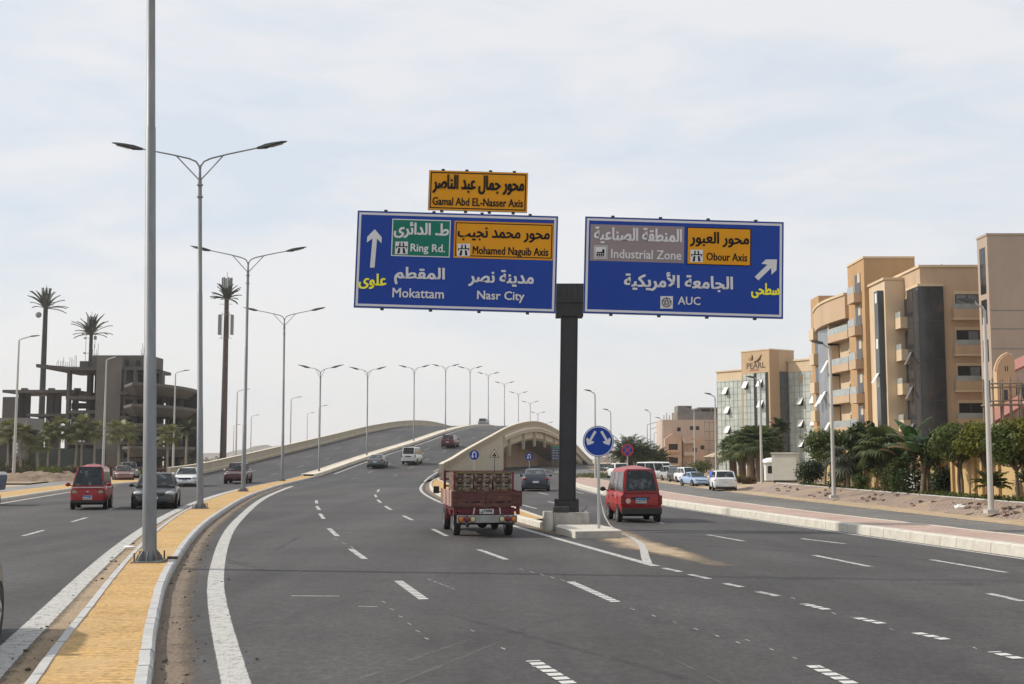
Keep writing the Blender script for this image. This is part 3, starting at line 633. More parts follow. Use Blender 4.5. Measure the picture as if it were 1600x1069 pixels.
def single(name, H, r0, r1, arm, rise, m, label, group, head=.75):
    """mast with one outreach arm towards +x"""
    t = thing(name, label, 'street lamp', group=group); b = MB()
    b.tube([(0, 0, -.1), (0, 0, H*.5), (0, 0, H)], [r0, (r0+r1)/2, r1], 10); b.build('pole', m, t, smooth=40)
    MB().tube([(0, 0, H-.05), (.06, 0, H+.12), (.25, 0, H+.2), (arm, 0, H+.2+rise)], r1*.75, 8).build('arm', m, t, smooth=50)
    r = []
    for u, hw, up, dn in ((0, .05, .05, .05), (.25, .13, .07, .06), (.7, .14, .05, .03), (1, .05, .02, .0)):
        q = Vector((arm + head*u, 0, H+.2+rise*(1+u*.5*head/arm))); r.append([q+Vector((0, -hw, -dn)), q+Vector((0, -hw*.7, up)), q+Vector((0, hw*.7, up)), q+Vector((0, hw, -dn))])
    MB().loft(r).build('lamp_head', M_LAMP, t, smooth=40)
    MB().box(-.2, .2, -.2, .2, -.1, .04).build('base_plate', m, t)
    return t
GS = 'pale single-arm lamp posts along the service road'
s0 = single('side_lamp_post', 7.25, .105, .06, .35, .12, M_PALEPOLE, 'pale lamp post standing on the loose paver bank in front of the grey slab building', GS, .62)
s0.location = P(1548.5, 798, .3); s0.rotation_euler = (0, R(-.3), math.pi)
rl = [((1303, 775), .3, 7.3, 'pale lamp post on the paver bank beside the bushy trees, left of the banana plants'), ((1190.5, 762), .1, 7.4, 'pale lamp post in front of the fan palms, beside the utility cabinet'),
      ((1119.5, 752), .05, 7.6, 'pale lamp post behind the parked white crossover, in front of the glass hotel'), ((1086, 745), .05, 7.4, 'pale lamp post beside the light blue saloon, in front of the pink building'),
      ((930.5, 748), .15, 8.2, 'pale lamp post rising behind the round blue arrow sign'), ((955, 741), .05, 8, 'slim pale lamp post just right of the round blue arrow sign'),
      ((1035.5, 738), .05, 7.6, 'pale lamp post at the left edge of the pink building'), ((1017, 736), .05, 9.3, 'slim pale lamp post beside the date palms, behind the minibus')]
for (px, z, h, lab) in rl:
    p = P(*px, z); c = dup(s0, p, math.pi, lab, GS); c.scale = (h/7.25 if h < 8.5 else 1, 1, h/7.25)
GD = 'thin dark street poles with outreach arms behind the parked cars'
d0 = single('dark_lamp_post', 9.5, .09, .07, 2.3, .5, M_DARKPOLE, 'thin dark pole with a long arm in front of the pink gabled house', GD, .6); d0.location = P(1043, 731, .05)
for (px, h, lab) in [((1141, 733), 10, 'thin dark pole with a long arm in front of the glass hotel left wing'), ((1012, 728), 10.5, 'thin dark pole with a meter box, leftmost of the dark ones behind the minibus'), ((1017, 727), 10, 'thin dark pole second of the dark ones behind the minibus'), ((1022.5, 726), 9.5, 'thin dark pole third of the dark ones behind the minibus'), ((1029, 728), 8, 'thin dark short pole near the date palms, beside the pink house')]:
    p = P(*px, .05); c = dup(d0, p, 0, lab, GD); c.scale = (1, 1, h/9.5)
GL_ = 'grey single-arm lamp posts along the far roadside'
l0 = single('roadside_lamp_post', 13.8, .16, .08, 1.05, .25, M_PALEPOLE, 'grey single-arm lamp post beside the sand heaps and the grey gatehouse', GL_, .95); l0.location = P(21, 750, .0); l0.rotation_euler = (0, 0, R(8))
for (px, h, lab) in [((160.5, 744), 13.8, 'grey single-arm lamp post in front of the raw concrete building, behind the red minivan'), ((270, 740), 13.8, 'grey single-arm lamp post at the right end of the raw concrete building'),
                     ((368, 737), 12.5, 'grey single-arm lamp post right behind the reddish disguised mast'), ((453, 734.5), 12.5, 'grey single-arm lamp post showing above the left parapet, behind the fourth median post'),
                     ((364, 731), 9, 'small far grey lamp post beside the reddish disguised mast'), ((391, 733.5), 9.8, 'small far grey lamp post behind the third median post'), ((479, 731), 11.5, 'far grey lamp post above the left parapet, between two taller posts'), ((497, 731), 13, 'far grey lamp post touching the first flyover lamp post')]:
    p = P(*px, 0); c = dup(l0, p, R(8), lab, GL_); c.scale = (.8 if h < 12 else 1, 1, h/13.8)

# ------------------------------------------------------------------ gantry with the direction signs
M_BLUE = mat('sign_blue', (.010, .050, .30), .5, var=.06, scale=.7, spec=.18)
M_SWHITE = flat('sign_white', (.62, .62, .64), .5); M_SBLACK = flat('sign_black', (.010, .009, .009), .6, spec=.15)
M_SYEL = mat('sign_amber', (.66, .29, .008), .5, var=.05, scale=.8, spec=.18); M_SGRN = mat('sign_green', (.006, .16, .11), .5, var=.06, scale=.8, spec=.18)
M_STAUPE = mat('sign_taupe', (.245, .195, .20), .5, var=.05, scale=.8); M_SLEM = flat('sign_lemon', (.9, .85, .02), .5)
M_BACK = flat('sign_back', (.30, .30, .31), .5, .4); M_GANTRY = mat('gantry_steel', (.028, .029, .032), .5, .2, var=.2, scale=2)
YG = 36.3; S_ = YG / F / math.cos(PITCH)
gan = thing('sign_gantry', 'dark steel T gantry carrying two large blue direction boards and an amber one', 'road sign', P(884.5, 806, .62))
gan.location = (PD(884.3, 600, YG + .35).x, YG + .35, .55); GX, GZ = gan.location.x, gan.location.z
b = MB(); b.box(-.25, .25, -.25, .25, .05, 6.25)
for x in (-.25, .25):
    b.box(x-.012, x+.012, -.30, -.25, .05, 6.2)
b.build('column', M_GANTRY, gan).rotation_euler = (0, R(1.0), 0)
b = MB().box(-.37, .37, -.37, .37, 0, .07)
for x in (-.3, -.1, .1, .3):
    for s in (-1, 1):
        b.box(x-.012, x+.012, s*.26 if s > 0 else -.36, .36 if s > 0 else s*.26, .07, .38); b.box(.26 if s > 0 else -.36, .36 if s > 0 else -.26, x-.012, x+.012, .07, .38)
b.box(-.34, .34, -.34, .34, .07, .33); b.build('base_plate', M_GANTRY, gan)
b = MB(); b.box(-.42+.11, .42+.11, -.34, .34, 6.0, 6.45)
for x in np.linspace(-.25, .47, 7): b.box(x-.012, x+.012, -.38, .38, 6.0, 6.44)
b.box(-.29, .51, -.40, .40, 6.42, 6.46); b.box(-6.1, 6.3, -.10, .12, 6.46, 6.98); b.box(-.39, .61, -.30, .30, 6.44, 7.02)
for x in np.linspace(-.33, .55, 6): b.box(x-.01, x+.01, -.33, .33, 6.46, 7.0)
b.build('cross_beam', M_GANTRY, gan)
TILT = 9.2 / 315
class Board:
    """a flat board in the plane y = YG, tilted as bolted; sp(px, py) gives its own plane's (u, v) from the photograph's proportions"""
    def __init__(s, cx, cy, name, label):
        c = PD(cx, cy, YG); s.cx, s.cy = cx, cy
        s.o = bpy.data.objects.new(name, None)
        s.loc = (c.x - GX, YG - gan.location.y, c.z - GZ)
    def sp(s, px, py):
        u = (px - s.cx) * S_; return u, -(py - s.cy - TILT * (px - s.cx)) * S_ * 1.005
def board(name, cx, cy, w, h, m, edge, label, bt=.045, ins=.05):
    B = Board(cx, cy, name, label); bpy.data.objects.remove(B.o)
    W, H = w * S_ / 2, h * S_ / 2
    o = MB().box(-W, W, 0, .06, -H, H).build(name, M_BACK, gan); o['label'] = label
    o.location = B.loc; o.rotation_euler = (0, math.atan(TILT), 0); B.o = o
    MB().box(-W+.012, W-.012, -.006, -.001, -H+.012, H-.012).build('face', m, o)
    e = MB()
    for a in ((-W+ins, W-ins, H-ins-bt, H-ins), (-W+ins, W-ins, -H+ins, -H+ins+bt), (-W+ins, -W+ins+bt, -H+ins+bt, H-ins-bt), (W-ins-bt, W-ins, -H+ins+bt, H-ins-bt)):
        e.box(a[0], a[1], -.0095, -.0055, a[2], a[3])
    e.build('border', edge, o)
    k = MB()
    for x in np.linspace(-W*.72, W*.72, 4):
        for s in (-1, 1): k.box(x-.05, x+.05, .0, .12, s*(H+.02)-.03, s*(H+.02)+.03)
    k.build('clamps', M_GANTRY, o)
    return B
def sub(B, px0, py0, px1, py1, m, edge, name, bt=.03):
    u0, v1 = B.sp(px0, py0); u1, v0 = B.sp(px1, py1)
    b = MB().box(u0, u1, -.010, -.005, v0, v1); b.build(name, edge or m, B.o)
    if edge: MB().box(u0+bt, u1-bt, -.0135, -.0095, v0+bt, v1-bt).build(name + '_face', m, B.o)
def word(B, s, x0, x1, y0, y1, m, ar=False, bold=.03):
    """y0, y1: pixel rows at the word's middle"""
    xm = (x0 + x1) / 2; u0, _ = B.sp(x0, 0); u1, _ = B.sp(x1, 0); v1 = B.sp(xm, y0)[1]; v0 = B.sp(xm, y1)[1]
    lettering(s, u0, u1, v0, v1, .0145, m, B.o, None, ar, bold)
def poly(B, pts, m, name, d=.015):
    MB().prism([(B.sp(*p)[0], -d, B.sp(*p)[1]) for p in pts], (0, -.004, 0)).build(name, m, B.o)
Z4 = lambda X, Y: (540 + X/4.275, 250 + Y/4.275)
Z5 = lambda X, Y: (880 + X/4.4444, 320 + Y/4.4444)
def motorway(B, cx, cy, w):
    h = w/2
    poly(B, [(cx-h, cy-h), (cx+h, cy-h), (cx+h, cy+h), (cx-h, cy+h)], M_SWHITE, 'icon')
    b = MB()
    for pts in ([(-.9, -.28), (.9, -.28), (.9, -.12), (-.9, -.12)], [(-.35, -.85), (-.14, -.85), (-.17, -.28), (-.42, -.28)], [(.14, -.85), (.35, -.85), (.42, -.28), (.17, -.28)],
                [(-.48, .02), (-.19, .02), (-.26, .88), (-.66, .88)], [(.19, .02), (.48, .02), (.66, .88), (.26, .88)], [(-.86, -.12), (-.72, -.12), (-.72, .1), (-.86, .1)], [(.72, -.12), (.86, -.12), (.86, .1), (.72, .1)]):
        b.prism([(B.sp(cx+x*h, cy+y*h)[0], -.019, B.sp(cx+x*h, cy+y*h)[1]) for x, y in pts], (0, -.003, 0))
    b.build('icon_marks', M_SBLACK, B.o)
A = board('amber_board', 747, 299, 157, 64, M_SYEL, M_SBLACK, 'small amber board on top with black Arabic and English words', .035, .055)
word(A, 'محور جمال عبد الناصر', *[Z4(x, 0)[0] for x in (580, 1192)], 274, 303.5, M_SBLACK, True)
word(A, 'Gamal Abd EL-Nasser Axis', *[Z4(x, 0)[0] for x in (580, 1190)], 310.2, 322.8, M_SBLACK, bold=.02)
B1 = board('direction_board', 713, 409, 317, 154.5, M_BLUE, M_SWHITE, 'large blue board with an arrow straight up and green and amber panels', .07, .055)
sub(B1, *Z4(299, 388), *Z4(694, 652), M_SGRN, M_SWHITE, 'green_panel')
sub(B1, *Z4(719, 402), *Z4(1387, 672), M_SYEL, M_SYEL, 'amber_panel')
u0, v1 = B1.sp(*Z4(728, 412)); u1, v0 = B1.sp(*Z4(1380, 660)); e = MB()
for a in ((u0, u1, v1-.03, v1), (u0, u1, v0, v0+.03), (u0, u0+.03, v0+.03, v1-.03), (u1-.03, u1, v0+.03, v1-.03)): e.box(a[0], a[1], -.0165, -.0134, a[2], a[3])
e.build('amber_panel_border', M_SBLACK, B1.o)
word(B1, 'ط. الدائرى', *[Z4(x, 0)[0] for x in (315, 680)], *[Z4(0, y)[1] for y in (415, 522)], M_SWHITE, True)
word(B1, 'Ring Rd.', *[Z4(x, 0)[0] for x in (430, 660)], *[Z4(0, y)[1] for y in (562, 630)], M_SWHITE, bold=.02)
word(B1, 'محور محمد نجيب', *[Z4(x, 0)[0] for x in (745, 1360)], *[Z4(0, y)[1] for y in (452, 545)], M_SBLACK, True)
word(B1, 'Mohamed Naguib Axis', *[Z4(x, 0)[0] for x in (848, 1355)], *[Z4(0, y)[1] for y in (582, 652)], M_SBLACK, bold=.02)
motorway(B1, *Z4(368, 587), 20); motorway(B1, *Z4(786, 601), 20)
poly(B1, [Z4(*p) for p in ((183, 460), (232, 515), (232, 556), (201, 524), (192, 720), (161, 720), (170, 522), (134, 550), (134, 512))], M_SWHITE, 'arrow')
word(B1, 'علوى', *[Z4(x, 0)[0] for x in (92, 273)], *[Z4(0, y)[1] for y in (762, 864)], M_SLEM, True)
word(B1, 'المقطم', *[Z4(x, 0)[0] for x in (330, 663)], *[Z4(0, y)[1] for y in (720, 835)], M_SWHITE, True)
word(B1, 'Mokattam', *[Z4(x, 0)[0] for x in (320, 663)], *[Z4(0, y)[1] for y in (862, 925)], M_SWHITE, bold=.02)
word(B1, 'مدينة نصر', *[Z4(x, 0)[0] for x in (828, 1260)], *[Z4(0, y)[1] for y in (738, 850)], M_SWHITE, True)
word(B1, 'Nasr City', *[Z4(x, 0)[0] for x in (888, 1203)], *[Z4(0, y)[1] for y in (880, 955)], M_SWHITE, bold=.02)
B2 = board('direction_board', 1068.4, 418, 313.5, 154, M_BLUE, M_SWHITE, 'large blue board with a slanting arrow and taupe and amber panels', .07, .055)
sub(B2, *Z5(180, 130), *Z5(837, 406), M_STAUPE, None, 'taupe_panel')
sub(B2, *Z5(856, 150), *Z5(1305, 428), M_SYEL, M_SBLACK, 'amber_panel')
word(B2, 'المنطقة الصناعية', *[Z5(x, 0)[0] for x in (208, 818)], *[Z5(0, y)[1] for y in (158, 272)], M_SWHITE, True)
word(B2, 'Industrial Zone', *[Z5(x, 0)[0] for x in (328, 818)], *[Z5(0, y)[1] for y in (314, 376)], M_SWHITE, bold=.02)
word(B2, 'محور العبور', *[Z5(x, 0)[0] for x in (880, 1288)], *[Z5(0, y)[1] for y in (188, 292)], M_SBLACK, True)
word(B2, 'Obour Axis', *[Z5(x, 0)[0] for x in (995, 1278)], *[Z5(0, y)[1] for y in (335, 390)], M_SBLACK, bold=.02)
motorway(B2, *Z5(925, 355), 19.5)
word(B2, 'الجامعة الأمريكية', *[Z5(x, 0)[0] for x in (425, 1178)], *[Z5(0, y)[1] for y in (474, 605)], M_SWHITE, True)
word(B2, 'AUC', *[Z5(x, 0)[0] for x in (800, 955)], *[Z5(0, y)[1] for y in (642, 698)], M_SWHITE, bold=.02)
word(B2, 'سطحى', *[Z5(x, 0)[0] for x in (1312, 1502)], *[Z5(0, y)[1] for y in (548, 652)], M_SLEM, True)
poly(B2, [Z5(*p) for p in ((1487, 380), (1484, 455), (1450, 487), (1447, 440), (1358, 527), (1332, 502), (1420, 416), (1378, 410), (1410, 380))], M_SWHITE, 'arrow')
def rel(B, c, w, pts): return [(c[0]+x*w/2, c[1]+y*w/2) for x, y in pts]
c = Z5(254, 329); poly(B2, rel(B2, c, 21, [(-1, -1), (1, -1), (1, 1), (-1, 1)]), M_SWHITE, 'icon'); poly(B2, rel(B2, c, 18.5, [(-1, -1), (1, -1), (1, 1), (-1, 1)]), M_SBLACK, 'icon_rim', .0185)
poly(B2, rel(B2, c, 17, [(-1, -1), (1, -1), (1, 1), (-1, 1)]), M_SWHITE, 'icon', .022)
poly(B2, rel(B2, c, 17, [(-.75, .8), (-.75, .05), (-.35, -.15), (-.35, .05), (0, -.15), (0, .05), (.3, -.15), (.3, -.55), (.7, -.55), (.7, .8)]), M_SBLACK, 'icon_marks', .0255)
b = MB()
for x in (-.5, -.1, .3):
    for y in (.2, .5):
        q = [(B2.sp(c[0]+(x+i)*8.5, c[1]+(y+j)*8.5)) for i, j in ((0, 0), (.22, 0), (.22, .14), (0, .14))]; b.prism([(p[0], -.029, p[1]) for p in q], (0, -.003, 0))
b.build('icon_windows', M_SWHITE, B2.o)
c = Z5(721, 681); poly(B2, rel(B2, c, 19.5, [(-1, -1), (1, -1), (1, 1), (-1, 1)]), M_SWHITE, 'emblem')
b = MB(); cu, cv = B2.sp(*c)
for r_, ph in ((.155, 0), (.155, .63), (.085, .0), (.05, .63)):
    pt = [(cu + r_*math.sin(ph+2*math.pi*i/5), -.021, cv + r_*math.cos(ph+2*math.pi*i/5)) for i in range(6)]; b.tube(pt, .009, 5)
for i in range(5):
    a = 2*math.pi*i/5; b.tube([(cu+.05*math.sin(a+.63), -.021, cv+.05*math.cos(a+.63)), (cu+.155*math.sin(a), -.021, cv+.155*math.cos(a))], .008, 5)
b.build('emblem_lines', M_SBLACK, B2.o)
# concrete footing and the raised island nose
M_FOOT = mat('footing_concrete', (.36, .34, .31), .9, var=.22, scale=3, bump=.35, bscale=16, dirt_or_glint=(.20, .175, .14), dscale=.9, dmin=.48, dmax=.7)
ft = thing('concrete_footing', 'weathered grey concrete block footing under the gantry column', 'footing', (GX, gan.location.y, 0))
MB().box(-.38, .66, -.55, .6, -.05, .548, ch=.025).build('block', M_FOOT, ft)
MB().box(-.43, .05, -.56, -.38, .55, .72, ch=.02).build('brick_course', mat('dark_block', (.06, .055, .05), .9, var=.3, scale=6), ft)
MB().tube([(.42, -.3, .55), (.52, -.32, .60), (.62, -.33, .74)], .022, 6).build('conduit', M_GALV, ft)
cp = thing('white_bollard_block', 'white painted curved kerb block beside the concrete footing', 'kerb block', (GX - .57, gan.location.y - .42, 0))
MB().lathe([(.175, -.05), (.18, .1), (.175, .52), (.16, .58)], 20).build('block', M_KERBW, cp, smooth=40)
np_ = thing('island_nose', 'raised pale concrete slab at the island tip carrying the round arrow sign', 'kerb slab', (0, 0, 0))
pl = [P(*q, .19) for q in ((868, 823), (899, 830.5), (972, 829), (960, 825), (935, 820), (875, 817))]
MB().prism([(p.x, p.y, -.05) for p in pl], (0, 0, .24)).build('slab', M_KERBW, np_)
p = P(899, 830.5, .19); MB().box(p.x+.02, p.x+1.25, p.y-.02, p.y+.03, -.05, .188).build('slab_face', M_FOOT, np_)
# ------------------------------------------------------------------ round and triangular signs on posts
M_SRED = flat('sign_red', (.42, .02, .02), .45); M_STEEL = flat('post_steel', (.42, .43, .44), .4, .5)
def disc(r, y0, y1, n=40): return [(r*math.cos(2*math.pi*i/n), y0, r*math.sin(2*math.pi*i/n)) for i in range(n)]
def roundsign(name, label, loc, H, r, face, ring, post=.045, group=None):
    t = thing(name, label, 'road sign', loc, 0, group)
    MB().tube([(0, .06, -.05), (0, .06, H + r*.5)], post, 12).build('post', M_STEEL, t, smooth=40)
    s = MB().prism(disc(r, 0, 0), (0, .02, 0)).build('sign_disc', ring[0], t); s.location = (0, 0, H)
    MB().prism(disc(r*ring[1], -.003, 0), (0, .002, 0)).build('rim', ring[2], s)
    MB().prism(disc(r*ring[3], -.006, 0), (0, .002, 0)).build('face', face, s)
    return t, s
t, s = roundsign('keep_either_side_sign', 'big round blue sign with two white arrows pointing down and outward on a steel post', P(936, 826, .19), 2.47, .445, M_BLUE, (M_BLUE, .965, M_SWHITE, .90))
b = MB()
for sg in (-1, 1):
    d = Vector((sg*.50, 0, -.86)).normalized(); n = Vector((d.z, 0, -d.x)); o = Vector((sg*.085, -.007, .29))
    q = lambda a, k: o + d*a + n*k
    b.prism([q(0, -.035), q(0, .035), q(.30, .035), q(.27, .115), q(.34, .115), q(.46, 0), q(.34, -.115), q(.27, -.115), q(.30, -.035)], (0, -.003, 0))
b.build('arrows', M_SWHITE, s)
MB().tube([(.01, .12, 1.15), (.06, .05, .75), (.16, -.05, .35), (.3, -.1, .1), (.42, -.12, .01)], .018, 6).build('cable', mat('pale_cable', (.6, .58, .54), .6), t, smooth=60)
t, s = roundsign('no_stopping_sign', 'round blue and red sign with a red cross, behind the red minivan', P(981, 757, .2), 2.55, .45, M_BLUE, (M_SRED, .99, M_SRED, .80))
b = MB()
for a in (1, -1): b.tube([(-.26*a, -.008, -.26), (.26*a, -.008, .26)], .035, 4)
b.build('cross', M_SRED, s)
b = MB()
for a in (1, -1):
    for e in (-.055, .055): b.tube([(-.25*a+e, -.0085, -.25-e*a), (.25*a+e, -.0085, .25-e*a)], .008, 4)
b.build('cross_edges', M_SYEL, s)
MB().prism(disc(.47, .03, 0), (0, .02, 0)).build('backing', M_SRED, s)
def uturn(s, k=1):
    b = MB(); b.tube([(.13*k, -.01, -.2*k), (.13*k, -.01, .1*k), (.09*k, -.01, .2*k), (0, -.01, .24*k), (-.09*k, -.01, .2*k), (-.13*k, -.01, .1*k), (-.13*k, -.01, -.08*k)], .045*k, 6)
    b.prism([(-.27*k, -.02, -.06*k), (.01*k, -.02, -.06*k), (-.13*k, -.02, -.26*k)], (0, -.01, 0)); b.build('arrow', M_SWHITE, s)
t, s = roundsign('u_turn_sign', 'round blue sign with a white U-turn arrow before the beige abutment wall', (PD(741, 742, 118).x, 118, .1), 2.35, .48, M_BLUE, (M_BLUE, .97, M_BLUE, .9)); uturn(s, 1.25)
t, s = roundsign('u_turn_sign', 'round blue sign with a white U-turn arrow inside the underpass mouth', (PD(827, 740, 150).x, 150, 0), 2.3, .5, M_BLUE, (M_BLUE, .97, M_BLUE, .9)); uturn(s, 1.25)
t = thing('warning_sign', 'triangular warning sign on a thin post before the beige abutment wall', 'road sign', (PD(772.5, 742, 120).x, 120, .1))
MB().tube([(0, .05, -.1), (0, .05, 2.5)], .04, 8).build('post', M_DARKPOLE, t)
tri = lambda k, y, dz=0: [(-.52*k, y, 2.1+dz-.0), (.52*k, y, 2.1+dz), (0, y, 2.1+dz+.9*k)]
o = MB().prism(tri(1, 0), (0, .02, 0)).build('sign_plate', M_DARKPOLE, t); MB().prism(tri(.78, -.004, .075), (0, .002, 0)).build('face', mat('sign_cream', (.62, .52, .38), .6), o)
b = MB()
for a in (90, 210, 330): b.lathe([(.05, -.004), (.10, -.004), (.10, .0), (.05, .0)], 14, 'Y', (.12*math.cos(R(a)), -.006, 2.36+.12*math.sin(R(a))))
b.build('symbol', M_SBLACK, o)
t = thing('tunnel_board', 'dark blue-grey direction board standing inside the underpass', 'road sign', (PD(873, 740, 175).x, 175, 0))
for x in (-.8, .8): MB().tube([(x, .1, 0), (x, .1, 3.6)], .06, 8).build('post', M_DARKPOLE, t)
MB().box(-1.05, 1.05, 0, .05, 1.7, 3.5).build('panel', mat('dull_blue', (.03, .05, .085), .6), t); MB().box(-1.05, 1.05, 0, .05, 3.52, 3.9).build('top_panel', mat('sign_green_dull', (.02, .16, .12), .5), t); MB().box(-1.05, .5, 0, .05, 3.92, 4.2).build('top_strip', mat('dull_amber', (.22, .13, .03), .6), t)
b = MB()
for z in (2.0, 2.4, 2.8, 3.15):
    for k in range(4): b.box(-.9+k*.46, -.9+k*.46+.3, -.008, -.001, z, z+.16)
b.build('lettering', M_BACK, t)
# ------------------------------------------------------------------ vehicles
M_TYRE = mat('tyre_rubber', (.022, .022, .022), .85, var=.2, scale=8); M_RIM = flat('wheel_alloy', (.38, .38, .39), .35, .7)
M_BLK = flat('black_plastic', (.02, .02, .021), .6); M_WELL = flat('wheel_arch_dark', (.008, .008, .008), .9)
M_CGLASS = mat('car_glass', (.010, .013, .015), .06, var=.6, scale=3.5, spec=.35, dirt_or_glint=(.085, .095, .10), dscale=2.6, dmin=.54, dmax=.62); M_CGLASSP = glass('pale_car_glass', (.16, .19, .20), .05, .8)  # pale blotches in the glass colour stand for reflections and cabin glimpses
M_HEAD = flat('headlamp_glass', (.42, .44, .45), .12, .1); M_TAIL = flat('tail_lamp_red', (.22, .012, .012), .2); M_ORANGE = flat('indicator_orange', (.55, .17, .02), .25)
M_CREAML = flat('reverse_lamp_cream', (.55, .48, .25), .25); M_PLATE = flat('number_plate', (.58, .58, .57), .5); M_PBLUE = flat('plate_blue', (.05, .16, .42), .5); M_CHROME = flat('chrome', (.5, .5, .5), .2, .9)
M_SEAT = flat('cabin_dark', (.03, .03, .032), .8)
def paint(name, c, rough=.32, metal=0, coat=.22): return mat(name, c, rough, metal, var=.06, scale=1.3, coat=coat, spec=.3, dirt_or_glint=sc(c, .75) if max(c) > .3 else tuple(x*.8+.03 for x in c), dscale=1.2, dmin=.5, dmax=.85)
WHEELS = {}
def wheel_mesh(r, wd):
    k = (round(r, 3), round(wd, 3))
    if k not in WHEELS:
        h = wd/2
        t = MB().lathe([(r*.60, -h*.7), (r*.66, -h), (r*.93, -h), (r, -h*.65), (r, h*.65), (r*.93, h), (r*.66, h), (r*.60, h*.7)], 28, 'X').build('tyre', M_TYRE, None, smooth=35)
        q = MB().lathe([(r*.60, -h*.65), (r*.63, -h*.92), (r*.56, -h*.8), (r*.2, -h*.62), (.03, -h*.7), (.03, h*.7), (r*.2, h*.62), (r*.56, h*.8), (r*.63, h*.92), (r*.60, h*.65)], 28, 'X')
        for i in range(5):
            a = 2*math.pi*i/5
            for s in (-1, 1): q.cbox((s*h*.78, r*.36*math.cos(a), r*.36*math.sin(a)), (.03, .07, r*.5), 0, 0, 0, a - math.pi/2 if False else -a + math.pi/2)
        q = q.build('rim', M_RIM, None, smooth=35)
        WHEELS[k] = (t.data, q.data); bpy.data.objects.remove(t); bpy.data.objects.remove(q)
    return WHEELS[k]
def add_wheels(t, W, wb, r, wd=.2, yc=0, inset=.02):
    tm, rm = wheel_mesh(r, wd)
    for y in (yc + wb/2, yc - wb/2):
        for s in (-1, 1):
            o = link('wheel', tm, t); o.location = (s*(W/2 - wd/2 - inset), y, r); link('rim', rm, o)
def half(pts): return [(-x, z) for x, z in reversed(pts[1:] if pts[0][0] == 0 else pts)] + pts
def body_ring(y, hw, zb, zt, belt=None, crown=.02):
    """closed cross-section: sill, tucked lower flank, full flank, shoulder, crowned top"""
    h = zt - zb; p = [(0, zb), (hw*.86, zb), (hw*.955, zb + h*.10), (hw*.99, zb + h*.32), (hw, zb + h*.55), (hw*.975, zb + h*.80), (hw*.93, zt - h*.06), (hw*.86, zt), (hw*.5, zt + crown*.7), (0, zt + crown)]
    return [Vector((x, y, z)) for x, z in p] + [Vector((-x, y, z)) for x, z in reversed(p[1:-1])]
